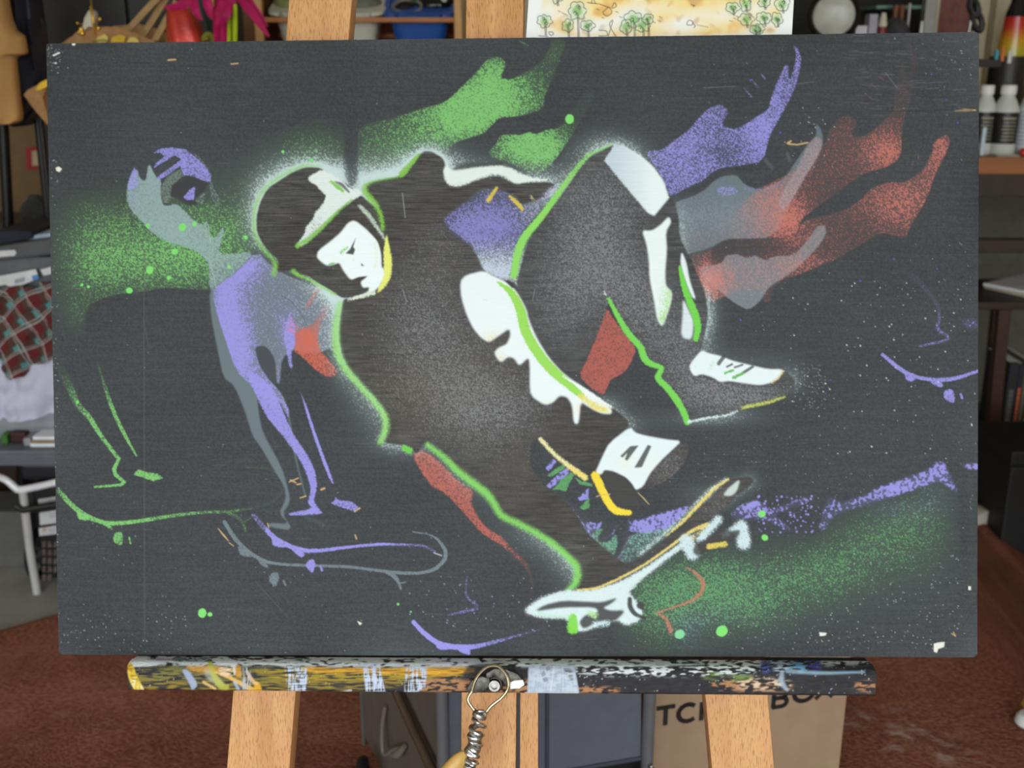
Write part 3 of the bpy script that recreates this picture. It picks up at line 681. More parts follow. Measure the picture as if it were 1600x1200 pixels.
    c.spray(S([(1133, 583), (1145, 579)], [4, 6, 4], 1) * .9, (96, 176, 84)); c.spray(S([(1147, 590), (1161, 583)], [6, 6, 4], 1) * .9, (96, 180, 80)); c.spray(S([(1110, 576), (1118, 562)], 8, 3) * .4, (176, 224, 180))
    c.spray(S([(1206, 597), (1216, 591), (1223, 580)], 4, 1.5) * .7, (226, 206, 150))
    c.spray(S([(1076, 659), (1100, 654), (1137, 649), (1152, 642)], [4, 4, 3, 3], 1.5) * .85, (206, 224, 226)); c.spray(S([(1160, 637), (1200, 629), (1226, 620)], [5, 6, 3], 1.8) * .75, (196, 206, 90), .95)
    # ---- front shoe
    fs = P([(985, 667), (952, 692), (942, 712), (929, 741), (940, 741), (945, 734), (960, 737), (978, 746), (988, 756), (993, 766), (1005, 760), (1015, 740), (1032, 720), (1050, 703), (1065, 689), (1042, 687), (1005, 680), (992, 676)], .9)
    c.over(fs * .97, (226, 238, 242), .2); c.spray(fs * B([(975, 720, 14, 16, .35), (1020, 725, 14, 14, .3)]), (240, 230, 180), .7)
    c.over(P([(985, 697), (998, 696), (980, 720), (976, 718), (980, 708), (973, 715), (969, 713)], .6, 0) * .92, (58, 62, 56)); c.over(P([(1012, 695), (1018, 697), (1003, 730), (991, 731)], .6, 0) * .92, (58, 62, 54))
    c.over(toe * .97, (50, 48, 46), .8)
    c.spray(S([(930, 743), (940, 765), (951, 786), (962, 799), (983, 801)], [13, 12, 12, 12, 8], 1.5) * .98, YELLOW, .5)
    c.spray(S([(845, 687), (867, 711), (890, 729), (914, 746)], [7, 6, 8, 9], 2) * .85, (232, 228, 170), .6); c.spray(S([(888, 729), (914, 746)], [6, 9], 2) * .7, (236, 214, 90), .95)
    # ---- the skateboard
    un = P([(816, 955), (842, 935), (880, 922), (930, 922), (970, 908), (1005, 889), (1050, 858), (1090, 830), (1078, 846), (1020, 892), (996, 912), (982, 926), (993, 936), (1006, 957), (998, 970), (980, 978), (962, 968), (920, 984), (905, 988), (887, 980), (890, 967), (842, 966)], 2.2)
    c.spray(un * .93, (214, 230, 232), .95)
    c.spray(S([(902, 922), (932, 920), (970, 903), (1005, 884), (1042, 858), (1080, 829), (1106, 820)], [3, 4, 4, 4, 4, 5, 8], 1.3) * .85, (226, 206, 120), .95)
    c.spray(S([(1137, 749), (1117, 762), (1092, 788), (1067, 815), (1040, 838)], [4, 6, 6, 5, 2], 1.4) * .85, (226, 206, 110), .6); c.spray(S([(1134, 748), (1110, 764), (1086, 788), (1060, 815), (1000, 866)], [4, 5, 6, 6, 8], 3) * .5, (210, 230, 226), .95)
    c.over(P([(1157, 748), (1151, 768), (1142, 775), (1129, 774), (1140, 761)], 1.) * .85, (206, 220, 216))
    c.over(P([(834, 956), (850, 945), (880, 938), (920, 940), (940, 941), (966, 933), (956, 943), (942, 950), (955, 954), (976, 953), (973, 960), (961, 971), (935, 971), (912, 984), (904, 972), (915, 960), (935, 957), (930, 949), (880, 949)], 1.2) * .95, (48, 46, 44), .8)
    c.over(S([(984, 936), (984, 948), (992, 960), (1008, 966)], [7, 8, 7, 4], 1.2) * .95, (50, 48, 46)); c.over(S([(1000, 946), (1002, 947)], 11, 1.4) * .95, (54, 54, 50))
    c.spray(S([(895, 966), (895, 982)], [14, 18], 2) * .92, (126, 210, 66)); c.spray(S([(840, 957), (860, 963), (890, 963)], 5, 2) * .5, (170, 226, 180)); c.spray(S([(922, 958), (930, 962)], 10, 2.5) * .7, (178, 222, 160)); c.spray(S([(930, 976), (948, 974)], 10, 3) * .6, (200, 226, 230))
    for (a, b, r) in (((1072, 846), (1082, 864), 22), ((1158, 824), (1162, 848), 22), ((1094, 842), (1122, 812), 13), ((1132, 836), (1150, 826), 10)):
        c.spray(S([a, b], r, 4) * .85, (206, 226, 232), .7)
    c.over(P([(1083, 856), (1092, 846), (1107, 842), (1122, 838), (1127, 822), (1140, 830), (1157, 827), (1155, 838), (1136, 847), (1106, 860), (1090, 869), (1083, 864)], 1.2) * .92, (52, 50, 46), .8)
    c.spray(S([(1108, 854), (1133, 850)], [8, 8], 2) * .85, (222, 200, 90)); c.spray(S([(1082, 842), (1100, 824)], 6, 2.5) * .5, (226, 206, 130))
    c.spray(np.maximum(S([(1070, 885), (1087, 895), (1099, 909), (1097, 925), (1080, 940), (1042, 952), (1026, 958)], [2, 5, 8, 7, 5, 3, 4], 1.2), S([(1032, 960), (1042, 968), (1048, 986)], [5, 7, 8], 1.5)) * .75, (180, 122, 96), .7)
    # ---- drips, dots, chips, scratches
    for x, y, r in ((285, 355, 6), (231, 353, 3.6), (304, 350, 3.6), (273, 393, 5), (234, 422, 6), (202, 454, 5), (264, 434, 3.4), (128, 445, 2.4), (138, 448, 2.4), (384, 371, 3.4), (358, 417, 2.8), (316, 958, 7), (328, 960, 3.6), (442, 237, 2.4),
                    (890, 186, 7.2), (1190, 803, 6), (1195, 840, 5), (1128, 986, 9), (622, 944, 2), (121, 628, 2.6), (642, 956, 1.4), (487, 250, 3)):
        c.dot(x, y, r, (124, 218, 108))
    c.dot(1062, 991, 7.6, (130, 206, 152))
    c.specks(560, (86, 70, 1526, 1020), (186, 192, 194), (.3, .6), lambda x, y: .12 + .88 * (x > 1100) * (y > 380) * (y < 800) + .35 * (y > 820))
    c.specks(70, (1230, 440, 1526, 720), (236, 240, 244), (.6, 1.1)); c.specks(14, (1150, 90, 1520, 640), (92, 84, 210), (.9, 1.5)); c.specks(260, (1140, 860, 1500, 1015), (190, 206, 196), (.4, .8))
    c.specks(60, (90, 960, 300, 1020), (190, 196, 180), (.4, .8)); c.specks(26, (1225, 165, 1305, 265), (220, 226, 228), (.3, .7)); c.specks(90, (1185, 772, 1290, 832), VIOLET, (.8, 1.9))
    c.specks(45, (640, 900, 860, 990), (176, 176, 220), (.5, 1.)); c.specks(34, (74, 70, 118, 118), (200, 200, 192), (.25, .7), lambda x, y: max(0, 1 - math.hypot(x - 76, (y - 86) * .6) / 36) ** 1.6); c.specks(22, (1380, 52, 1528, 150), (190, 192, 188), (.4, .8), lambda x, y: max(0, 1 - math.hypot((x - 1500) / 120, (y - 70) / 70)) ** 1.5)
    c.specks(90, (1240, 570, 1290, 640), (150, 156, 160), (.4, .9)); c.specks(70, (80, 250, 92, 1010), (190, 196, 196), (.4, .8))
    CH = (226, 224, 214)
    for p in ([(87, 262), (92, 260), (97, 264), (93, 269), (88, 267)], [(1459, 1006), (1466, 1004), (1476, 1003), (1475, 1011), (1466, 1014), (1464, 1020), (1459, 1018)], [(1280, 988), (1292, 989), (1290, 993), (1281, 994)], [(1513, 916), (1517, 916), (1517, 922), (1513, 922)],
              [(112, 68), (118, 67), (117, 71), (113, 71)], [(82, 86), (93, 81), (94, 83), (84, 88)], [(84, 99), (89, 97), (88, 100)], [(558, 970), (566, 974), (562, 977)]):
        c.over(P(p, .3, 0), CH)
    TAN = (206, 172, 120)
    for p, w in (([(1230, 224), (1236, 220), (1232, 225), (1246, 226), (1262, 223)], 2.2), ([(1492, 173), (1508, 172), (1524, 172)], [1, 3.4, 2]), ([(341, 826), (350, 837), (357, 845)], [1, 2.6, 1]), ([(358, 848), (365, 853)], 1.2), ([(452, 753), (466, 747)], 1.8), ([(454, 750), (462, 754)], 2.2),
                 ([(464, 757), (470, 756)], 2), ([(502, 765), (507, 763)], 3), ([(469, 778), (478, 775)], 1.8), ([(554, 799), (562, 794)], 2.4), ([(263, 94), (274, 93)], 2.4), ([(361, 100), (372, 99)], 1.8), ([(418, 818), (420, 824)], 1.6), ([(932, 776), (940, 773), (953, 772)], 1.5),
                 ([(997, 770), (1006, 779), (1014, 788)], [1, 1.8, 1]), ([(555, 836), (557, 842)], 2), ([(1490, 988), (1493, 994), (1487, 990)], 1.3)):
        c.over(S(p, w, .5, 0) * .9, TAN)
    for p, w, k in (([(225, 380), (225, 560), (226, 1000)], .8, (92, 96, 98)), ([(1430, 173), (1470, 172), (1520, 172)], 1.4, (34, 34, 36)), ([(1226, 176), (1420, 173)], .8, (40, 41, 44)), ([(325, 350), (329, 380)], 1, (176, 196, 196)), ([(327, 404), (338, 450)], 1, (160, 196, 176)), ([(629, 302), (633, 340)], 1.1, (150, 156, 156)),
                    ([(440, 462), (455, 470), (470, 490), (480, 508)], 1, (70, 76, 84)), ([(1100, 137), (1150, 135)], .9, (110, 114, 116)), ([(1246, 131), (1272, 128)], .9, (110, 114, 116)), ([(224, 500), (232, 540)], 1, (86, 88, 90)), ([(1384, 114), (1402, 138)], .9, (110, 120, 126)), ([(678, 864), (690, 868)], 1.6, (196, 200, 206)),
                    ([(629, 452), (635, 470)], 1.1, (140, 140, 142)), ([(836, 452), (832, 470)], 1., (130, 130, 132)), ([(944, 455), (947, 461), (944, 459)], 1.6, (214, 220, 222)), ([(400, 910), (450, 965)], .7, (84, 88, 90)), ([(1074, 540), (1100, 541)], 1, (40, 40, 42))):
        c.over(S(p, w, .5, 0) * .8, k)
    for _ in range(260):
        x, y = c.rng.uniform(90, 1510), c.rng.uniform(75, 1010); L = c.rng.uniform(4, 26)
        c.over(S([(x, y), (x + L, y + c.rng.uniform(-1, 1))], .7, .5, 0) * c.rng.uniform(.1, .45), (106, 112, 116) if c.rng.random() < .6 else (36, 37, 40))
    for _ in range(90):
        x, y = c.rng.uniform(1330, 1528), c.rng.uniform(54, 180); L = c.rng.uniform(6, 30)
        c.over(S([(x, y), (x + L, y + c.rng.uniform(-2, 2))], .8, .5, 0) * c.rng.uniform(.06, .26), (150, 154, 156))
    np.clip(c.rgb, .004, .95, out=c.rgb)
    return c
# ---------------------------------------------------------------- the painted plywood panel
CORN = [(72, 68), (1530, 50), (1527, 1027), (92, 1023)]
_CB = [bp(*c) for c in CORN]
def sample(cv, px, py, what='rgb'):
    A = getattr(cv, what)
    x = np.clip(px - cv.x0 - .5, 0, cv.w - 1.001); y = np.clip(py - cv.y0 - .5, 0, cv.h - 1.001)
    i, j = x.astype(int), y.astype(int); fx, fy = x - i, y - j
    if A.ndim == 3: fx, fy = fx[..., None], fy[..., None]
    return (A[j, i] * (1 - fx) + A[j, i + 1] * fx) * (1 - fy) + (A[j + 1, i] * (1 - fx) + A[j + 1, i + 1] * fx) * fy
def px_of(P):
    q = P - np.array(EYE); d = q @ np.array(FWD)
    return CX + F * (q @ np.array(RIGHT)) / d, CY - F * (q @ np.array(UP)) / d
def grid_faces(h, w, k=0):
    a = np.arange(h * w).reshape(h, w) + k
    return np.stack([a[:-1, :-1], a[1:, :-1], a[1:, 1:], a[:-1, 1:]], -1).reshape(-1, 4)
def paint_mesh(name, P, faces, rgb, gloss, m, parent=None):
    me = bpy.data.meshes.new(name)
    o0 = np.array(origin(parent)) if parent is not None else np.array([P[:, 0].mean(), P[:, 1].mean(), P[:, 2].min()])
    me.vertices.add(len(P)); me.vertices.foreach_set('co', (P - o0).astype(np.float32).ravel())
    F4 = np.asarray(faces)
    me.loops.add(F4.size); me.loops.foreach_set('vertex_index', F4.ravel().astype(np.int32))
    me.polygons.add(len(F4)); me.polygons.foreach_set('loop_start', np.arange(0, F4.size, 4, dtype=np.int32))
    me.update(calc_edges=True); me.validate()
    a = me.color_attributes.new('paint', 'FLOAT_COLOR', 'POINT')
    a.data.foreach_set('color', np.c_[rgb, gloss].astype(np.float32).ravel())
    me.materials.append(m)
    ob = bpy.data.objects.new(name, me); COL.objects.link(ob)
    if parent is None: ob.location = o0
    else: ob.parent = parent
    return ob
def paint_material(name, rough=(.62, .42), bump=.25, grain=(26, 380, 380), spec=.35):
    w = NT(name)
    a = w.n('Attribute', attribute_name='paint')
    w.l(a.outputs['Color'], w.b.inputs['Base Color'])
    g = a.outputs['Alpha']
    w.l(w.math('MULTIPLY_ADD', g, rough[1] - rough[0], rough[0]), w.b.inputs['Roughness'])
    w.b.inputs['Specular IOR Level'].default_value = spec
    h1 = w.noise(1, 4, w.vec(grain), .6); h2 = w.noise(1400, 2)
    h = w.math('ADD', w.math('MULTIPLY', h1, w.math('MULTIPLY_ADD', g, 4.5, .7)), w.math('MULTIPLY', h2, .5))
    w.bump(h, bump, .0012)
    return w.m
def make_panel():
    cv = paint_skater()
    step = 1.15
    nw, nh = int(1458 / step), int(977 / step)
    s, t = np.meshgrid(np.linspace(0, 1, nw), np.linspace(0, 1, nh))
    C = np.array(_CB)
    uv = (C[0] * ((1 - s) * (1 - t))[..., None] + C[1] * (s * (1 - t))[..., None] + C[2] * (s * t)[..., None] + C[3] * ((1 - s) * t)[..., None])
    # worn, slightly ragged edge and softened corners
    rg = np.random.default_rng(5)
    def rag(n, amp):
        a = np.convolve(rg.normal(size=n + 20), np.ones(9) / 9, 'same')[10:-10]; b = np.convolve(rg.normal(size=n + 200), np.ones(90) / 90, 'same')[100:-100]
        return (a * .5 + b * 1.4) * amp
    e = .00045
    uv[0, :, 1] -= np.abs(rag(nw, e)); uv[-1, :, 1] += np.abs(rag(nw, e)); uv[:, 0, 0] += np.abs(rag(nh, e)); uv[:, -1, 0] -= np.abs(rag(nh, e))
    for (j, i, sx, sy, r) in ((0, -1, -1, -1, .004), (-1, -1, -1, 1, .006), (-1, 0, 1, 1, .004), (0, 0, 1, -1, .0012)):
        uv[j, i, 0] += sx * r * .6; uv[j, i, 1] += sy * r * .6
        for k in range(1, 6):
            f = (1 - k / 6) ** 2 * r * .5
            uv[j, i - k if i == -1 else k, 1] += sy * f; uv[j - k if j == -1 else k, i, 0] += sx * f
    O, U, V, N = (np.array(x) for x in (BO, BU, BV, BN))
    P = O + uv[..., :1] * U + uv[..., 1:] * V
    px, py = px_of(P.reshape(-1, 3))
    rgb = sample(cv, px, py); gl = sample(cv, px, py, 'gloss')
    P = P.reshape(-1, 3); Fq = [grid_faces(nh, nw)]
    # edge band and back, 12 mm of plywood
    ring = np.concatenate([np.arange(nw), np.arange(1, nh) * nw + nw - 1, (nh - 1) * nw + np.arange(nw - 2, -1, -1), np.arange(nh - 2, 0, -1) * nw])
    th = .012; k = len(P); n = len(ring)
    Pb = P[ring] - N * th
    Pall = np.r_[P, P[ring], Pb]
    a = np.arange(n); b = (a + 1) % n
    Fq.append(np.stack([k + a, k + b, k + n + b, k + n + a], -1))
    c4 = [k + n, k + n + nw - 1, k + n + nw + nh - 2, k + n + 2 * nw + nh - 3]
    Fq.append(np.array([c4]))
    lay = np.where((rg.random(n) < .2)[:, None], lin(150, 122, 84), lin(46, 46, 48))
    rgb = np.r_[rgb, lay, lay]; gl = np.r_[gl, np.zeros(2 * n)]
    ob = paint_mesh('painted_panel', Pall, np.concatenate(Fq), rgb, gl, paint_material('spray_painted_plywood'))
    return tag(ob, 'spray painted skateboarder on a dark plywood panel, resting on the easel tray', 'painting')
make_panel()
# ---------------------------------------------------------------- beech easel
def beech():
    w = NT('oiled_beech')
    v = w.vec((1, 1, 1), 'buv')
    fl = w.noise(1, 2, w.vec((1000, 95, 1000), 'buv', (0, 0, .24)), .55)
    fleck = w.ramp(fl, [(.54, (0, 0, 0)), (.63, (1, 1, 1))])
    tone = w.noise(1, 3, w.vec((60, 4, 60), 'buv'))
    c = w.ramp(tone, [(.3, tuple(lin(196, 138, 85))), (.7, tuple(lin(219, 165, 110)))])
    c = w.mix(w.math('MULTIPLY', fleck, .6), c, tuple(lin(142, 92, 52)))
    w.l(c, w.b.inputs['Base Color']); w.b.inputs['Roughness'].default_value = .42; w.b.inputs['Specular IOR Level'].default_value = .35
    w.bump(fl, .12, .0006)
    return w.m
M_BEECH = beech()
M_STEEL = mat('worn_steel', (150, 148, 142), .32, 1., .25, 300)
M_WIRE = mat('galvanised_wire', (196, 196, 194), .3, 1., .15, 500)
NB = -.016                                   # plane of the easel timbers, just behind the panel
def floor_v(u, n): return -(BO + BU * u + BN * n).z / BV.z
easel = thing('easel', 'beech wood easel with a paint-smeared tray, holding the dark skateboarder panel', 'easel', B(0, floor_v(0, NB), NB))
def timber(name, e0, e1, w0, w1, top_v, n0=NB, th=.028, bot=None, bev=.0022):
    "timber between pixel rows e0, e1 with left/right columns w0, w1, carried on to the floor"
    a0, a1 = bp(w0[0], e0, n0), bp(w0[1], e0, n0); b0, b1 = bp(w1[0], e1, n0), bp(w1[1], e1, n0)
    def ex(p, q, v): return p[0] + (q[0] - p[0]) * (v - p[1]) / (q[1] - p[1])
    bv = floor_v((b0[0] + b1[0]) / 2, n0) if bot is None else bot
    m = MB(); K = 14; rows = []
    for k in range(K + 1):
        v = bv + (top_v - bv) * k / K
        l, r = ex(a0, b0, v), ex(a1, b1, v)
        rows.append([(l, v, n0), (r, v, n0), (r, v, n0 - th), (l, v, n0 - th)])
    vs = [B(*p) for r in rows for p in r]; at_ = [p for r in rows for p in r]; fs = []
    for k in range(K):
        fs += [(4 * k + i, 4 * k + (i + 1) % 4, 4 * k + 4 + (i + 1) % 4, 4 * k + 4 + i) for i in range(4)]
    fs += [(3, 2, 1, 0), tuple(4 * K + i for i in range(4))]
    m.add(vs, fs, at_)
    return m.build(name, M_BEECH, easel, bev, 2, True, True)
TOPV = bp(800, -420, NB)[1]
timber('leg', 0, 1200, (451, 550), (354, 452.5), TOPV)
timber('leg', 1085, 1200, (1101.5, 1200), (1112, 1210), TOPV)
timber('center_mast', 0, 1200, (728, 818.7), (720, 806), TOPV + .06)
timber('mast_rail', 1085, 1200, (812.5, 841), (812, 841), bp(800, 700, NB)[1], th=.034)
# back leg, hinged behind the mast
pt, pb = B(-.02, TOPV - .05, NB - .05), Vector((B(-.02, 0, 0).x - .0, 1.33, 0))
dd = (pb - pt); m = MB(); sd = Vector((.02, 0, 0)); tk = Vector((0, .012, .006))
m.add([pt - sd - tk, pt + sd - tk, pt + sd + tk, pt - sd + tk, pb - sd - tk, pb + sd - tk, pb + sd + tk, pb - sd + tk], [(0, 1, 2, 3), (7, 6, 5, 4), (0, 4, 5, 1), (1, 5, 6, 2), (2, 6, 7, 3), (3, 7, 4, 0)],
      [(-.02, .7, 0), (.02, .7, 0), (.02, .7, .02), (-.02, .7, .02), (-.02, -.9, 0), (.02, -.9, 0), (.02, -.9, .02), (-.02, -.9, .02)])
m.build('back_leg', M_BEECH, easel, .002, 2, True, True)
u0, v0 = bp(360, -150, NB - .028)
MB().box((bp(430, -150, NB)[0], v0 - .03, NB - .05), (bp(1140, -150, NB)[0], v0 + .03, NB - .029), B).build('crossbar', M_BEECH, easel, .002, 2, True, True)

# ---- the tray, crusted with old paint
def paint_tray():
    c = Canvas(185, 1018, 1385, 1094, 11)
    P, S, G = c.poly, c.stroke, c.blobs
    X, Y = c.X, c.Y
    st = c.blur(c.rng.random((c.h, c.w)) - .5, 6, .6); st /= st.std(); st2 = c.blur(c.rng.random((c.h, c.w)) - .5, 3, .9); st2 /= st2.std()
    sv = c.blur(c.rng.random((c.h, c.w)) - .5, .6, 6); sv /= sv.std(); bl = c.blur(c.rng.random((c.h, c.w)) - .5, 3.2, .85) + .012 * st2; bl /= bl.std()
    c.rgb[:] = lin(44, 43, 48); c.rgb *= (1 + .15 * st2)[..., None]
    def dry(m, col, thr=0., nz=None, k=.9): c.over(m * np.clip(.5 + ((st if nz is None else nz) - thr) * k, 0, 1), col)
    # ochre dry-brushed over the left half
    dry(P([(205, 1044), (720, 1044), (735, 1056), (640, 1072), (520, 1084), (205, 1086)], 1), (150, 128, 46), .15)
    dry(P([(205, 1040), (560, 1044), (570, 1062), (205, 1066)], 2), (128, 124, 62), .2)
    dry(P([(380, 1044), (730, 1046), (720, 1060), (440, 1066)], 2), (170, 146, 44), -.2)
    c.over(P([(470, 1041), (560, 1044), (740, 1040), (742, 1052), (690, 1056), (600, 1053), (560, 1052), (470, 1050)], .8) * np.clip(.8 + .3 * st, 0, 1), (232, 172, 50))
    c.over(P([(286, 1040), (330, 1038), (352, 1044), (350, 1052), (300, 1050)], 1.5) * .8, (222, 168, 70))
    # bare wood rubbed through
    for p, t in (([(655, 1060), (725, 1060), (735, 1082), (650, 1082)], -.2), ([(725, 1058), (840, 1060), (832, 1084), (728, 1083)], -.3), ([(900, 1072), (970, 1074), (965, 1083), (895, 1083)], .1), ([(1105, 1066), (1150, 1060), (1240, 1066), (1232, 1080), (1120, 1080)], .1), ([(1325, 1070), (1367, 1062), (1368, 1082), (1350, 1082)], .1)):
        dry(P(p, 2), (186, 134, 92), t, st2, 1.4)
    dry(P([(1150, 1058), (1240, 1064), (1225, 1078), (1150, 1076)], 3), (226, 208, 180), .5, st2, 1.6)
    dry(P([(1090, 1050), (1180, 1052), (1170, 1064), (1105, 1064)], 3), (122, 148, 70), .2, st, .8)
    # whites along the upper lip
    WH = (238, 246, 248)
    dry(P([(198, 1022), (1376, 1022), (1372, 1040), (900, 1042), (700, 1040), (198, 1040)], 2), WH, -.25, bl, 1.3)
    dry(P([(900, 1036), (1180, 1032), (1180, 1056), (900, 1056)], 2), WH, .45, bl, 1.8)
    dry(P([(430, 1022), (905, 1022), (900, 1040), (440, 1042)], 2), WH, -.9, bl, 1.2)
    c.over(S([(206, 1034), (240, 1036), (262, 1032)], [16, 10, 4], 1.2) * .95, WH)
    c.over(S([(204, 1030), (202, 1050)], [10, 3], 1) * .9, WH)
    c.over(P([(335, 1036), (352, 1029), (371, 1031), (370, 1046), (366, 1058), (364, 1040), (340, 1040)], .7) * .9, WH)
    c.over(S([(386, 1035), (420, 1036), (446, 1040)], [3, 6, 3], 1) * .9, WH); c.over(S([(536, 1034), (560, 1026), (582, 1028), (592, 1040)], [3, 4, 7, 6], 1) * .9, WH)
    c.over(S([(900, 1038), (1000, 1040), (1100, 1038)], [2, 4, 2], 1) * .8, (206, 226, 232)); c.over(S([(1285, 1032), (1350, 1030), (1372, 1034), (1374, 1058)], [3, 5, 8, 4], 1) * .9, (214, 232, 236))
    c.over(S([(245, 1030), (280, 1031)], [4, 6, 2], 1.5) * .7, (126, 70, 132)); dry(P([(270, 1026), (330, 1026), (330, 1034), (270, 1034)], 2), (48, 92, 84), .2, bl)
    dry(P([(455, 1026), (485, 1026), (485, 1034), (455, 1034)], 1.5), (30, 96, 70), .1, bl)
    for x0, x1, k in ((1186, 1206, (86, 96, 176)), (1228, 1262, (122, 186, 226)), (1255, 1284, (72, 80, 168)), (1205, 1235, (196, 214, 230))):
        dry(P([(x0, 1030), (x1, 1028), (x1 - 2, 1050), (x0 + 6, 1052)], 2), k, -.2, bl, 1.2)
    c.over(S([(1230, 1048), (1280, 1052), (1350, 1050)], [6, 5, 3], 1.6) * .7, (170, 206, 226)); c.over(S([(1222, 1050), (1220, 1066), (1230, 1078)], [5, 10, 4], 2) * .6, (196, 216, 236))
    # palette-knife wipes
    c.over(S([(203, 1040), (208, 1060), (218, 1079)], [9, 14, 14], .9) * .97, (236, 206, 66)); dry(S([(210, 1064), (218, 1079)], [10, 14], 1), (250, 238, 180), -.1, sv); dry(S([(204, 1042), (212, 1066)], [8, 11], 1), (190, 140, 20), .6, st2)
    c.over(P([(283, 1046), (294, 1046), (310, 1070), (300, 1080), (296, 1068)], .8) * .85, (176, 190, 220)); c.over(P([(318, 1044), (330, 1046), (352, 1070), (345, 1074), (322, 1060)], 1.5) * .45, (206, 206, 196))
    c.over(S([(328, 1036), (334, 1056), (345, 1072), (354, 1074)], [7, 8, 12, 8], 1.2) * .75, (196, 200, 74)); c.over(S([(336, 1050), (362, 1060), (398, 1080)], [3, 5, 9], .9) * .9, (238, 190, 96)); c.over(S([(318, 1066), (336, 1076)], 4, .9) * .85, (240, 200, 130))
    c.over(P([(367, 1040), (376, 1038), (378, 1058), (368, 1058)], .8) * .85, (222, 160, 50)); c.over(P([(398, 1064), (405, 1066), (411, 1082), (396, 1082)], .8) * .9, (240, 178, 44)); c.over(S([(386, 1050), (396, 1066), (402, 1068)], [4, 6, 4], 1) * .8, (240, 196, 140))
    dry(P([(376, 1042), (392, 1042), (392, 1078), (376, 1078)], 1.2), (190, 196, 206), .1, sv); c.over(S([(367, 1066), (372, 1076)], 5, 1.2) * .7, (186, 206, 236)); dry(P([(340, 1042), (366, 1042), (366, 1056), (345, 1058)], 1), (244, 214, 176), 0., st2)
    for p, t in (([(445, 1040), (480, 1044), (480, 1082), (450, 1082)], .2), ([(566, 1036), (592, 1036), (602, 1082), (572, 1082)], -.5), ([(634, 1040), (668, 1042), (664, 1074), (650, 1083), (632, 1083)], -.3)):
        dry(P(p, .8, 0), (206, 220, 244), t, sv + .6 * st, .9)
    for a, b in (((318, 1084), (420, 1084)), ((528, 1083), (548, 1079)), ((560, 1083), (604, 1083)), ((418, 1085), (470, 1085))):
        c.over(S([a, b], [3, 5, 3], .9) * .9, (230, 236, 240))
    for k in range(7): c.over(S([(460 + 4 * k, 1058 - (k % 2) * 8), (464 + 4 * k, 1050 + (k % 2) * 8)], 1.2, .5, 0) * .8, (52, 52, 60))
    # masking tape
    tp = P([(826, 1041), (897, 1039), (905, 1083), (824, 1083)], .6, 0)
    c.over(tp * .96, (206, 218, 232)); dry(tp, (176, 190, 212), .3, st2 + sv, .6)
    c.over(P([(878, 1044), (894, 1044), (896, 1072), (888, 1056)], 1.2) * .75 * np.clip(.5 + st, 0, 1), (52, 52, 58)); c.over(S([(866, 1040), (860, 1082)], 1.6, .6, 0) * .6, (236, 242, 246)); c.over(S([(822, 1083), (902, 1083)], 3, .8) * .9, (240, 244, 246))
    for (x, y) in ((853, 1043), (846, 1052), (849, 1060)):
        for j in range(3): c.over(S([(x + 2 * j, y - j), (x + 2 * j + 2, y + 5 - j)], 1.2, .5, 0) * .8, (50, 54, 66))
    c.specks(160, (905, 1030, 1370, 1084), (206, 214, 220), (.4, 1.), lambda x, y: .4 + .6 * (y < 1060)); c.specks(120, (200, 1028, 740, 1084), (226, 214, 170), (.4, .9))
    c.over(S([(1252, 1060), (1270, 1066), (1330, 1066)], 1.6, .7) * .7, (26, 25, 34))
    c.over(P([(736, 1036), (800, 1040), (825, 1056), (820, 1064), (760, 1050), (720, 1062), (724, 1050)], 1.5) * .85, (50, 48, 50)); dry(P([(766, 1026), (796, 1030), (792, 1046), (770, 1044)], 1.5), (206, 222, 206), .1, bl)
    c.gloss[:] = .4
    np.clip(c.rgb, .004, .9, out=c.rgb)
    return c
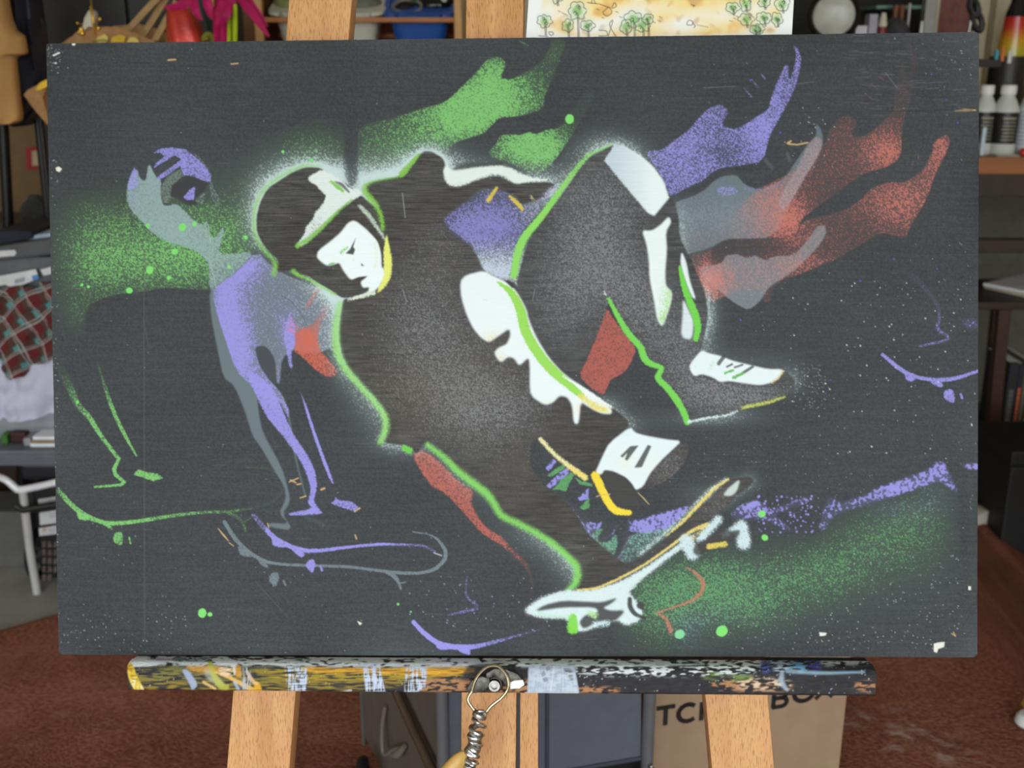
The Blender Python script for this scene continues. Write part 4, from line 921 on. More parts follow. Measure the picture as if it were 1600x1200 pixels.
def make_tray():
    cv = paint_tray()
    vb = min(bp(92, 1023)[1], bp(1527, 1027)[1]) - .0006
    vt = vb; NF = .024; v1 = bp(800, 1083.5, NF)[1]
    prof = [(vb, -.013), (vb, .0), (vb - .0003, NF - .0135)] + [(vt - .0125 + .012 * math.cos(a), NF - .0125 + .0125 * math.sin(a)) for a in np.linspace(.2, 1.57, 9)] + [(v1 + .002, NF), (v1, NF - .002), (v1, -.013)]
    pr = np.array(prof); L = np.r_[0, np.cumsum(np.hypot(*np.diff(pr, axis=0).T))]
    tt = np.sort(np.unique(np.r_[L, np.arange(0, L[-1], .0009)])); n = len(tt); n -= n % 2; tt = tt[:n]
    pr = np.c_[np.interp(tt, L, pr[:, 0]), np.interp(tt, L, pr[:, 1])]
    uL, uR = bp(200, 1060, NF)[0], bp(1368, 1060, NF)[0]
    U = np.linspace(uL, uR, 1050)
    # lumps of dried paint along the lip and ends
    rg = np.random.default_rng(8)
    def lump(k): 
        a = np.convolve(rg.normal(size=len(U) + 2 * k), np.ones(k) / k, 'same')[k:-k]; return a / a.std()
    P = np.zeros((n, len(U), 3)); O, Ua, V, N = (np.array(x) for x in (BO, BU, BV, BN))
    la, lb = lump(18) * .0004, lump(7) * .00022
    for j in range(n):
        lip = math.exp(-((pr[j, 0] - (vt - .006)) / .007) ** 2) * (pr[j, 1] > .008)
        dn = (np.maximum(la, -.0002) + lb) * lip
        uu = U.copy(); uu[0] -= .0012 * lip * 1.5; uu[-1] += .0018 * lip
        P[j] = O + uu[:, None] * Ua + (pr[j, 0] + dn * .6)[:, None] * V + (pr[j, 1] + dn)[:, None] * N
    Q = P.reshape(-1, 3); w_ = len(U)
    fc = [grid_faces(n, w_)[:, ::-1]]
    a = np.arange(n // 2 - 1)
    for col, fl in ((0, 1), (w_ - 1, -1)):
        q = np.stack([a * w_ + col, (a + 1) * w_ + col, (n - 2 - a) * w_ + col, (n - 1 - a) * w_ + col], -1)
        fc.append(q[:, ::fl])
    top = np.arange(w_ - 1); fc.append(np.stack([top, top + 1, (n - 1) * w_ + top + 1, (n - 1) * w_ + top], -1))
    px, py = px_of(Q)
    rgb, gl = sample(cv, px, py), sample(cv, px, py, 'gloss')
    hid = np.repeat((tt > L[-2]) | (pr[:, 1] < -.001), w_)
    rgb[hid] = lin(40, 38, 40)
    ob = paint_mesh('tray', Q, np.concatenate(fc), rgb, gl, paint_material('crusted_paint', (.5, .38), .5, (200, 500, 500), .45), easel)
    ob['label'] = 'easel tray crusted with white, ochre and blue paint'
make_tray()
NFr = .024
def tp(px, py, n): return B(*bp(px, py, n), n)
# clamp bolt with wing nut
MB().lathe([(.0062, 0), (.0062, .009), (.0054, .0105), (.0036, .0105), (.0034, .007)], tp(773, 1067, NFr), BN, 18).build('clamp_bolt', M_STEEL, easel, 0, 1, True)
wn = MB()
wn.lathe([(.0085, 0), (.0085, .004), (.0075, .0055), (.006, .006)], tp(773, 1067, NFr), BN, 18)
M_NUT = mat('paint_spattered_nut', (84, 80, 74), .4, .6, .6, 220)
o_n = wn.build('wing_nut', M_NUT, easel, 0, 1, True)
for poly, nm, mt in (([(729, 1076), (737, 1063), (752, 1056), (765, 1059), (766, 1070), (757, 1080), (742, 1083), (732, 1081)], 'wing', M_NUT), ([(759, 1052), (773, 1044), (790, 1045), (808, 1052), (819, 1064), (819, 1073), (803, 1078), (792, 1075), (785, 1064), (772, 1056), (760, 1062)], 'wing', M_NUT)):
    q = [bp(x, y, NFr + .008) for x, y in poly]
    MB().prism(q, NFr + .003, NFr + .0095, B).build(nm, mt, o_n, .0016, 2, True)
q = [bp(x, y, NFr + .0105) for x, y in ((792, 1068), (804, 1063), (817, 1062), (820, 1070), (812, 1076), (797, 1077))]
MB().prism(q, NFr + .0085, NFr + .011, B).build('paint_blob', mat('dried_white_paint', (236, 238, 236), .45, 0, .05), o_n, .0012, 2, True)

# ---- wooden handle hung from the bolt by twisted wire
hang = thing('hanging_tool', 'tan wooden handle hung from the tray bolt on twisted silver wire', 'tool', tp(733, 1260, NFr + .02))
def cr(pts, k=6):
    P = [Vector(p) for p in pts]; P = [P[0] * 2 - P[1]] + P + [P[-1] * 2 - P[-2]]; o = []
    for i in range(1, len(P) - 2):
        for j in range(k):
            t = j / k
            o.append(.5 * ((2 * P[i]) + (-P[i - 1] + P[i + 1]) * t + (2 * P[i - 1] - 5 * P[i] + 4 * P[i + 1] - P[i + 2]) * t * t + (-P[i - 1] + 3 * P[i] - 3 * P[i + 1] + P[i + 2]) * t ** 3))
    return o + [P[-2]]
loop = [(751, 1121, .012), (744, 1113, .012), (736, 1103, .012), (731, 1094, .012), (733, 1086, .0115), (737, 1080, .011), (741, 1066, .0115), (748, 1054, .0115), (758, 1044, .0118), (768, 1040, .0118), (780, 1042, .0118), (792, 1056, .0122), (795, 1070, .013), (792, 1080, .0125), (783, 1091, .012), (768, 1103, .012), (760, 1113, .012), (754, 1122, .012)]
MB().tube(cr([tp(x, y, NFr + n) for x, y, n in loop], 5), .0016, 8).build('wire_loop', mat('brass_wire', (176, 164, 136), .3, 1., .2, 400), hang, 0, 1, True)
axis = cr([tp(x, y, NFr + .012) for x, y in ((752, 1113), (749, 1128), (744, 1146), (743, 1158), (739, 1172), (736, 1186), (733, 1200), (730, 1216))], 14)
rnd = random.Random(4)
for ph, R, rr, turns in ((0, .0055, .0021, 8.5), (2.2, .0048, .0019, 6.5), (4.1, .0058, .0018, 10.5)):
    pts = []
    for i, p in enumerate(axis):
        nxt = axis[min(i + 1, len(axis) - 1)] - axis[max(i - 1, 0)]; nxt.normalize()
        e1 = BN - nxt * BN.dot(nxt); e1.normalize(); e2 = nxt.cross(e1)
        a = ph + turns * 2 * math.pi * i / len(axis); r = R * (1 + .22 * math.sin(i * .9 + ph))
        pts.append(p + e1 * (r * math.sin(a)) + e2 * (r * math.cos(a)))
    MB().tube(cr(pts, 3), rr, 7).build('wire_twist', M_WIRE, hang, 0, 1, True)
M_HANDLE = mat('varnished_handle_wood', (206, 166, 92), .4, 0, .18, 90, .1, 300, stretch=(1, 1, .2))
h0, h1 = tp(726, 1174, NFr + .014), tp(668, 1262, NFr + .012)
L_ = (h1 - h0).length
MB().lathe([(.0015, 0), (.005, .002), (.0085, .008), (.0115, .018), (.0125, .03), (.012, L_ * .6), (.009, L_ * .9), (.004, L_)], h0, h1 - h0, 14, (1, .75)).build('handle', M_HANDLE, hang, 0, 1, True)

# ---- small watercolour behind the panel
def paint_watercolour():
    c = Canvas(806, -340, 1260, 150, 21)
    P, S = c.poly, c.stroke
    X, Y = c.X, c.Y
    c.rgb[:] = lin(244, 245, 243)
    n8 = c.blur(c.rng.random((c.h, c.w)) - .5, 14, 7); n8 /= n8.std(); n3 = c.blur(c.rng.random((c.h, c.w)) - .5, 4); n3 /= n3.std()
    wash = P([(850, -320), (1232, -320), (1224, 48), (1180, 54), (845, 60), (847, 20)], 2.5)
    lite = c.blobs([(1068, 36, 16, 7, 1), (890, 30, 22, 20, .6), (915, 45, 14, 10, .5), (985, 35, 22, 16, .5), (1175, 45, 16, 14, .7), (855, 30, 10, 14, .5), (1195, 20, 10, 16, .3)])
    c.over(wash * np.clip(.8 + .25 * n8 - lite, .12, .95), (250, 220, 138)); c.over(wash * np.clip(.1 + .38 * n8 + .2 * n3 - lite * .6, 0, .7), (226, 170, 92)); c.over(wash * np.clip(-.25 + .3 * n3, 0, .4), (196, 160, 130))
    INK, rg = (52, 52, 66), c.rng
    def ink(p, w=1.25): c.over(S(p, w, .45, 1) * .85, INK)
    def scrib(cx, cy, rx, ry, n=9):
        a = np.linspace(0, 2 * math.pi, n + 1) + rg.random()
        ink([(cx + rx * math.cos(t) * (1 + .25 * math.sin(4 * t + cx)), cy + ry * math.sin(t) * (1 + .25 * math.cos(3 * t + cy))) for t in a])
    def tree(cx, cy, r, base, g=(134, 186, 92), g2=(176, 214, 160)):
        c.over(c.blobs([(cx, cy, r * .55, r * .6, .9)]), g2); c.over(P([(cx - r * .6, cy), (cx - r * .2, cy - r * .5), (cx + r * .4, cy - r * .3), (cx + r * .5, cy + r * .3), (cx - r * .1, cy + r * .5)], 1.2) * .7, g)
        ph = rg.random() * 6; nb = int(rg.integers(5, 8)); sq = rg.uniform(.8, 1.1)
        T = np.linspace(0, 2 * math.pi * .97, 6 * nb)
        ink([(cx + r * sq * math.cos(t) * (.82 + .26 * abs(math.sin(nb * t / 2 + ph)) + .1 * math.sin(2 * t + ph)), cy + r * .9 / sq * math.sin(t) * (.82 + .26 * abs(math.sin(nb * t / 2 + ph)) + .1 * math.cos(3 * t + ph))) for t in T])
        for k in range(3):
            x, y = cx + rg.uniform(-.5, .4) * r, cy + rg.uniform(-.5, .4) * r
            ink([(x, y), (x + r * .2, y - r * .2), (x + r * .35, y + r * .05), (x + r * .2, y + r * .25)])
        ink([(cx, cy + r * .2), (cx + 1, base)]); ink([(cx + 2, cy + r * .4), (cx + 3, base)])
    tree(851, 33, 11, 55); ink([(842, 56), (856, 57)]); scrib(861, 52, 4, 3, 6)
    for cx, cy, r in ((902, 17, 15), (887, 40, 10), (918, 40, 10)): tree(cx, cy, r, 58)
    tree(870, -8, 12, 9); tree(990, 30, 14, 58); tree(1004, 40, 12, 58); tree(978, 42, 11, 58); tree(1012, 30, 9, 57)
    ink([(950, 58), (955, 42), (958, 30), (952, 36), (954, 44), (963, 58)]); ink([(936, 47), (948, 48), (950, 56), (936, 56)]); ink([(945, 16), (952, 10), (957, 20), (948, 26), (941, 20), (945, 16)]); ink([(956, 12), (960, 3), (964, 10), (957, 13)])
    scrib(1078, 36, 5, 4, 9); ink([(1082, 36), (1087, 41), (1084, 43)]); ink([(1080, 7), (1086, 9), (1083, 10)])
    for k in range(6): ink([(1090 + 3 * k, 39 + .6 * k), (1091 + 3 * k, 39.5 + .6 * k)], 1.1)
    for cx, cy, r in ((1145, 12, 10), (1165, 6, 11), (1166, 30, 11), (1194, 28, 11), (1185, 45, 9), (1214, 30, 10), (1222, 6, 12), (1194, 4, 9), (1180, 46, 8)): tree(cx, cy, r, cy + r * 1.2)
    for (x, y) in ((872, 17), (878, 20), (882, 22), (932, 14), (962, 18), (968, 26), (1030, 26), (1028, 32), (1140, 32), (1146, 28), (1150, 25), (1020, 34), (940, 27)): ink([(x, y), (x + 4, y + 1.6)], 1.)
    for k in range(26):
        tree(rg.uniform(860, 1220), rg.uniform(-310, -30), rg.uniform(9, 15), 0 if False else rg.uniform(-300, -20))
    ink([(918, 4), (926, 5), (934, 6)]); ink([(936, 6), (952, 12)]); ink([(924, 5), (926, -6), (930, 5)])
    np.clip(c.rgb, .004, .92, out=c.rgb)
    return c
def make_watercolour():
    cv = paint_watercolour()
    n0 = -.0128
    c4 = np.array([bp(*p, n0) for p in ((848, -330), (1259, -330), (1232.5, 140), (816.5, 140))])
    tv = (np.r_[np.linspace(-330, -16, 60), np.linspace(-15, 65, 82), np.linspace(67, 140, 14)] + 330) / 470
    s, t = np.meshgrid(np.linspace(0, 1, 420), tv); nr = len(tv)
    uv = c4[0] * ((1 - s) * (1 - t))[..., None] + c4[1] * (s * (1 - t))[..., None] + c4[2] * (s * t)[..., None] + c4[3] * ((1 - s) * t)[..., None]
    O, U, V, N = (np.array(x) for x in (BO, BU, BV, BN))
    P = (O + uv[..., :1] * U + uv[..., 1:] * V + n0 * N).reshape(-1, 3)
    px, py = px_of(P); rgb = sample(cv, px, py)
    ring = np.concatenate([np.arange(420), np.arange(1, nr) * 420 + 419, (nr - 1) * 420 + np.arange(418, -1, -1), np.arange(nr - 2, 0, -1) * 420])
    k, n = len(P), len(ring); a = np.arange(n); b = (a + 1) % n
    Fq = [grid_faces(nr, 420), np.stack([k + a, k + b, k + n + b, k + n + a], -1), np.array([[k + n, k + n + 419, k + n + 419 + nr - 1, k + n + 2 * 419 + nr - 1]])]
    ed = np.tile(lin(238, 238, 232), (2 * n, 1))
    ob = paint_mesh('watercolour_painting', np.r_[P, P[ring], P[ring] - N * .0022], np.concatenate(Fq), np.r_[rgb, ed], np.zeros(k + 2 * n), paint_material('watercolour_board', (.85, .85), .06))
    tag(ob, 'pale watercolour of green trees on yellow ground, peeking above the dark panel', 'painting')
make_watercolour()
# ---------------------------------------------------------------- rug on the concrete
def rug_material():
    w = NT('rust_red_rug')
    big = w.noise(5, 5, None, .65); mid = w.noise(26, 5, None, .7); fine = w.noise(420, 3)
    c = w.ramp(big, [(.3, tuple(lin(104, 60, 47))), (.55, tuple(lin(140, 84, 66))), (.75, tuple(lin(176, 122, 102)))])
    c = w.mix(w.math('MULTIPLY', w.ramp(mid, [(.45, (0, 0, 0)), (.7, (1, 1, 1))]), .5), c, tuple(lin(96, 54, 42)))
    c = w.mix(.35, c, w.ramp(fine, [(.35, tuple(lin(84, 46, 36))), (.65, tuple(lin(196, 138, 114)))]))
    dust = w.math('MULTIPLY', w.ramp(w.noise(3.2, 3), [(.55, (0, 0, 0)), (.7, (1, 1, 1))]), w.ramp(w.noise(60, 4, None, .8), [(.55, (0, 0, 0)), (.72, (1, 1, 1))]))
    c = w.mix(w.math('MULTIPLY', dust, .7), c, tuple(lin(200, 176, 160)))
    geo = w.n('NewGeometry').outputs['Position']
    for (fx, fy, rad, k) in ((1400, 1140, .11, .75), (1480, 1180, .13, .5), (1340, 1125, .06, .6)):
        q = on_floor(fx, fy, .012); vd = w.n('VectorMath', operation='DISTANCE'); w.l(geo, vd.inputs[0]); vd.inputs[1].default_value = q
        near = w.ramp(w.math('DIVIDE', vd.outputs['Value'], rad), [(.2, (1, 1, 1)), (1., (0, 0, 0))])
        lint = w.ramp(w.noise(75, 5, None, .75), [(.5, (0, 0, 0)), (.68, (1, 1, 1))])
        c = w.mix(w.math('MULTIPLY', w.math('MULTIPLY', near, lint), k), c, tuple(lin(206, 188, 174)))
    w.l(c, w.b.inputs['Base Color']); w.b.inputs['Roughness'].default_value = .95; w.b.inputs['Specular IOR Level'].default_value = .1
    w.bump(fine, .8, .004)
    return w.m
def make_rug():
    f0 = on_floor(1600, 935); f1 = on_floor(1545, 872); rid = Vector((f0.x - f1.x, f0.y - f1.y)).normalized(); rp = Vector((-rid.y, rid.x))
    rows = []; NX, NY = 150, 110
    def back(x):
        return float(np.interp(x, [-2.2, -1.15, -.98, -.4, .5, 2.2], [2.05, 2.13, 2.25, 2.5, 2.85, 2.95]))
    top = []
    for j in range(NY + 1):
        r = []
        for i in range(NX + 1):
            x = -2.1 + 4.2 * i / NX; y = .25 + (back(x) - .25) * j / NY
            q = Vector((x - f1.x, y - f1.y)); s, t = q.dot(rid), q.dot(rp)
            z = .012 + .005 * mnoise.noise((x * 6, y * 6, 0)) + .006 * mnoise.noise((x * 2, y * 2, 3))
            z += .06 * math.exp(-((t + .02) / .075) ** 2) * math.exp(-(max(0, abs(s - .12) - .5) / .25) ** 2)
            z += .02 * math.exp(-((x - 1.3) ** 2 + (y - 2.75) ** 2) / .06)
            e = min(i, NX - i, j, NY - j)
            if e == 0: z = .001
            r.append((x, y, z))
        top.append(r)
    return tag(MB().sheet(top).build('rug', rug_material(), None, smooth=True), 'rust red shaggy rug lying on the concrete floor, rumpled at right', 'rug')
make_rug()

M_BLACK = mat('black_plastic', (24, 24, 26), .45, 0, .2, 60)
M_DARKWOOD = mat('dark_stained_wood', (48, 30, 22), .45, 0, .25, 40, stretch=(1, 1, .15))
M_PINE = mat('pine_wood', (206, 158, 98), .55, 0, .14, 60, stretch=(1, 1, .12))
M_CARD = mat('brown_cardboard', (164, 138, 112), .85, 0, .06, 25, .08, 200)
M_WHITEP = mat('white_plastic', (222, 224, 220), .45, 0, .04)
M_GREYP = mat('grey_plastic', (104, 108, 114), .5, 0, .08)
M_CHROME = mat('chromed_tube', (214, 216, 214), .25, .35, .05)
M_PAPER = mat('white_paper', (236, 238, 240), .8, 0, .03)

# ---------------------------------------------------------------- right: workbench and what stands on it
YW = 2.75
ZB = at(1565, 246, YW).z
bx0, bx1 = at_z(1180, YW, ZB).x, 2.3
bench = thing('workbench', 'long brown wooden workbench against the back wall at right', 'workbench', ((bx0 + bx1) / 2, YW + .4, 0))
M_BENCH = mat('bench_brown_wood', (150, 92, 48), .5, 0, .2, 30, stretch=(.15, 1, 1))
MB().box((bx0, YW, ZB - .042), (bx1, YB - .02, ZB)).build('bench_top', M_BENCH, bench, .003)
for x in (bx0 + .08, bx1 - .15):
    for y in (YW + .06, YB - .12):
        MB().box((x - .035, y - .035, 0), (x + .035, y + .035, ZB - .042)).build('leg', M_DARKWOOD, bench, .003)
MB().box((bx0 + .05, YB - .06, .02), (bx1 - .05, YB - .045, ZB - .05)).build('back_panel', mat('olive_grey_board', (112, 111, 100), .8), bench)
zr = at(1565, 384, YW + .08).z
MB().box((bx0 + .08, YW + .07, zr - .018), (bx1 - .15, YW + .10, zr + .018)).build('stretcher', M_DARKWOOD, bench, .003)
MB().box((bx0 + .02, YW + .02, ZB - .10), (bx1 - .02, YW + .045, ZB - .042)).build('apron', M_DARKWOOD, bench, .002)
# shelf rack on the bench
ZS = at(1400, 92, 2.9).z
rk0, rk1 = at_z(1200, 2.95, ZS).x, at_z(1522, 2.95, ZS).x
rack = thing('shelf_rack', 'dark bench shelf with grey metal uprights, partly hidden by the panel corner', 'shelf', ((rk0 + rk1) / 2, 3.05, ZB))
M_RACK = mat('dark_shelf_board', (38, 34, 32), .6)
MB().box((rk0, 2.78, ZS - .018), (rk1, 3.32, ZS)).build('shelf_board', M_RACK, rack, .002)
MB().box((rk0, 3.30, ZB), (rk1, 3.315, ZS + .42)).build('back_board', mat('black_back_board', (30, 28, 27), .7), rack)
gx0, gx1 = at_z(1436, 3.0, ZS).x, at_z(1453, 3.0, ZS).x
MB().box((gx0, 2.99, ZB), (gx1, 3.02, ZS + .3)).build('upright', mat('grey_steel_upright', (150, 148, 142), .5, .3, .1), rack, .002)
MB().box((rk0, 2.99, ZB), (rk0 + .03, 3.02, ZS + .3)).build('upright', MATS['grey_steel_upright'], rack, .002)
MB().box((at_z(1362, 3.02, ZS).x, 3.02, at(1400, 11, 3.02).z - .004), (gx1 - .01, 3.29, at(1400, 11, 3.02).z + .004)).build('glass_shelf', mat('teal_glass', (120, 176, 160), .15, 0, .05, trans=.5), rack)
# big round work lamp
lc = at(1303, 24, 2.84)
lampo = thing('work_lamp', 'round black work lamp with a frosted glass lens on the bench shelf', 'lamp', (lc.x, 2.9, ZS))
ax = (EYE - lc).normalized()
MB().lathe([(.035, -.09), (.05, -.085), (.058, -.05), (.063, -.01), (.064, .004), (.058, .008), (.052, .004), (.05, -.004)], lc, ax, 32).build('housing', mat('black_lamp_metal', (42, 39, 37), .28, .6, .1), lampo, 0, 1, True)
MB().lathe([(.0505, -.006), (.05, 0), (.04, .006), (.02, .0095), (.001, .010)], lc, ax, 32).build('lens', mat('frosted_lens', (196, 198, 186), .28, 0, .12, 40, spec=.6), lampo, 0, 1, True)
MB().box((lc.x - .04, 2.86, ZS), (lc.x + .04, 2.94, lc.z - .06)).build('foot', M_BLACK, lampo, .004)
# small things along the shelf
def carton(name, label, x0, x1, ytop, Y, dep, m, z0=None, cat='box', bev=.0015, **k):
    z0 = ZS if z0 is None else z0
    a, b = at_z(x0, Y, z0), at_z(x1, Y, z0)
    return tag(MB().box((a.x, Y, z0), (b.x, Y + dep, at((x0 + x1) / 2, ytop, Y).z)).build(name, m, None, bev), label, cat)
carton('small_box', 'short white box beside the round work lamp', 1333, 1351, 40, 2.86, .05, mat('white_card', (214, 212, 218), .7))
carton('small_box', 'tall narrow lilac box between the work lamp and red bottle', 1353, 1366, 22, 2.88, .04, mat('lilac_card', (176, 170, 186), .7))
bo = at_z(1374, 2.88, ZS)
rbot = thing('small_bottle', 'little red bottle with a cream shoulder behind the panel top', 'bottle', bo)
ht = at(1374, 20, 2.88).z - ZS
MB().lathe([(.010, 0), (.0125, .003), (.0125, ht * .55), (.009, ht * .72)], bo, seg=16).build('body', mat('red_glaze', (126, 34, 26), .35), rbot, 0, 1, True)
MB().lathe([(.0095, ht * .7), (.011, ht * .75), (.008, ht * .9), (.005, ht)], bo, seg=16).build('shoulder', mat('cream_glaze', (206, 198, 176), .4), rbot, 0, 1, True)
def mound(name, label, cat, x0, x1, ytop, Y, dep, m, z0, trim=None):
    a, b = at_z(x0, Y, z0).x, at_z(x1, Y, z0).x; zt = at((x0 + x1) / 2, ytop, Y).z
    rows = []
    for j in range(9):
        t = j / 8; s = math.sqrt(max(0, 1 - (t * .97) ** 2.6)) * (1 + .04 * math.sin(9 * t))
        rows.append([((a + b) / 2 + (b - a) / 2 * s * math.cos(q) * (1 + .06 * math.sin(3 * q)), Y + dep / 2 + dep / 2 * s * math.sin(q), z0 + (zt - z0) * t) for q in np.linspace(0, 2 * math.pi, 25)[:-1]])
    return tag(MB().sheet(rows, True).build(name, m, None, smooth=True), label, cat)
mound('cloth_bundle', 'dark grey folded cloth bundle on the bench shelf', 'cloth', 1379, 1434, 27, 2.86, .12, mat('charcoal_cloth', (60, 59, 62), .9, 0, .2, 80, .2), ZS)
for k, (x, lb) in enumerate(((1392, 'brown turned wooden peg under the glass shelf, left of its twin'), (1402, 'brown turned wooden peg under the glass shelf, right of its twin'))):
    p = at_z(x, 2.99, ZS); h = at(x, 8, 2.99).z - ZS
    tag(MB().lathe([(.006 + .003 * abs(math.sin(i * 1.1)), h * i / 14) for i in range(15)], p, seg=12).build('turned_peg', mat('turned_brown_wood', (112, 66, 38), .5), None, smooth=True), lb, 'peg')
p = at_z(1413, 2.96, ZS)
tag(MB().lathe([(.004, 0), (.0042, at(1413, 5, 2.96).z - ZS)], p, seg=10).build('metal_rod', mat('dull_rod', (150, 148, 146), .4, .6), None, smooth=True), 'thin grey rod standing beside the brown pegs', 'rod')
# white brush handle in front of the upright
p0 = at_z(1434, 2.93, ZS); p1 = at(1441, 33, 2.93)
tag(MB().tube([p0, p0.lerp(p1, .6), p1], [.003, .0045, .003], 10).build('white_marker', M_WHITEP, None, smooth=True), 'white marker standing upright at the panel top edge', 'marker')
# framed red picture
def red_picture():
    w = NT('red_abstract_print')
    n1 = w.noise(9, 5, None, .7); n2 = w.noise(17, 4)
    c = w.ramp(n1, [(.35, tuple(lin(44, 26, 22))), (.5, tuple(lin(122, 32, 24))), (.62, tuple(lin(96, 62, 30))), (.75, tuple(lin(52, 56, 46)))])
    w.l(c, w.b.inputs['Base Color']); w.b.inputs['Roughness'].default_value = .35
    return w.m
Yp = 3.05
pic = thing('framed_picture', 'red and brown picture in a pale frame leaning on the bench shelf', 'picture', at_z(1485, Yp, ZS))
a, b = at_z(1455, Yp, ZS).x, at_z(1519, Yp, ZS).x; zt = at(1485, -26, Yp).z
MB().box((a, Yp, ZS), (b, Yp + .008, zt)).build('print', red_picture(), pic)
M_FR = mat('pale_frame', (190, 180, 160), .5)
for lo_, hi_ in (((a - .004, Yp - .006, ZS), (a + .006, Yp + .01, zt)), ((b - .006, Yp - .006, ZS), (b + .004, Yp + .01, zt)), ((a, Yp - .006, zt - .008), (b, Yp + .01, zt + .004))):
    MB().box(lo_, hi_).build('frame_rail', M_FR, pic, .001)
# dark shears handles
sh = thing('scissors', 'black-handled scissors standing points down by the panel corner', 'scissors', at_z(1520, 2.86, ZS))
for cxy, rx, ry in (((1522, 12), 6, 13), ((1527, 34), 7, 14)):
    pts = [at(cxy[0] + rx * math.cos(q) + 3 * math.sin(q), cxy[1] + ry * math.sin(q), 2.86) for q in np.linspace(0, 2 * math.pi, 19)[:-1]]
    MB().tube(pts, .008, 8, True).build('handle', M_BLACK, sh, 0, 1, True)
MB().tube([at(1519, 24, 2.86), at(1514, 50, 2.86), at_z(1511, 2.86, ZS)], [.006, .004, .002], 8).build('blade', M_STEEL, sh, 0, 1, True)
MB().tube([at(1524, 46, 2.87), at(1517, 60, 2.87), at_z(1514, 2.87, ZS)], [.006, .004, .002], 8).build('blade', M_STEEL, sh, 0, 1, True)
# tall red to yellow vase
def ombre():
    w = NT('red_to_yellow_glaze')
    z = w.n('SeparateXYZ'); w.l(w.n('TexCoord').outputs['Generated'], z.inputs[0])
    c = w.ramp(z.outputs[2], [(.0, tuple(lin(150, 150, 40))), (.72, tuple(lin(196, 186, 48))), (.82, tuple(lin(220, 160, 44))), (.91, tuple(lin(204, 64, 40))), (1., tuple(lin(186, 24, 32)))])
    w.l(c, w.b.inputs['Base Color']); w.b.inputs['Roughness'].default_value = .18; w.b.inputs['Coat Weight'].default_value = .4
    return w.m
Yv = 3.12
vb_ = at_z(1562, Yv, ZB)
vase = thing('ombre_vase', 'tall glossy bottle fading from red to yellow with a black neck', 'vase', vb_)
zz = lambda y: at(1562, y, Yv).z - ZB
MB().lathe([(.03, 0), (.046, .01), (.047, zz(140)), (.040, zz(84)), (.034, zz(56)), (.029, zz(25))], vb_, seg=28).build('body', ombre(), vase, 0, 1, True)
MB().lathe([(.0295, zz(26)), (.027, zz(18)), (.019, zz(4)), (.017, zz(-20)), (.019, zz(-40))], vb_, seg=28).build('neck', mat('gloss_black', (20, 20, 21), .12), vase, 0, 1, True)
carton('cream_box', 'cream carton standing behind the red to yellow vase', 1531, 1563, -22, 3.24, .05, mat('cream_card', (214, 204, 176), .7), ZB, 'box')
# black pen cup with pens
Yc = 2.93
pcb = at_z(1557, Yc, ZB)
cup = thing('pen_cup', 'wide black pen cup behind the white bottles', 'cup', pcb)
hc = at(1566, 88, Yc).z - ZB
MB().lathe([(.040, 0), (.044, .004), (.046, hc), (.043, hc), (.040, .01)], pcb, seg=28).build('cup_body', mat('black_brown_tin', (42, 38, 34), .4, .2, .2), cup, 0, 1, True)
for x, y0, y1, m, lb in ((1556, 78, 103, mat('cyan_plastic', (70, 160, 186), .3), 'cyan pen clipped on the black pen cup rim'), (1577, 80, 99, M_WHITEP, 'white pen clipped on the black pen cup rim'), (1566, 72, 96, mat('orange_pencil_paint', (214, 116, 54), .4), 'orange pencil clipped on the black pen cup rim')):
    a, b = at(x + 2, y0, Yc - .051), at(x - 1, y1, Yc - .051)
    b2 = b
    tag(MB().tube([a, a.lerp(b2, .1), b2], [.0035, .0055, .005], 10).build('pen', m, None, smooth=True), lb, 'pen', 'pens in the cup')
tb = at_z(1604, 2.98, ZB)
tin = thing('brass_tin', 'dull brass tin beside the black pen cup at the right edge', 'tin', tb)
ht = at(1600, 92, 2.98).z - ZB
MB().lathe([(.036, 0), (.038, .004), (.038, ht)], tb, seg=24).build('tin_body', mat('dull_brass', (170, 150, 104), .4, .7, .15), tin, 0, 1, True)
MB().lathe([(.0395, ht - .012), (.0395, ht + .003), (.03, ht + .005)], tb, seg=24).build('lid', MATS['dull_brass'], tin, 0, 1, True)
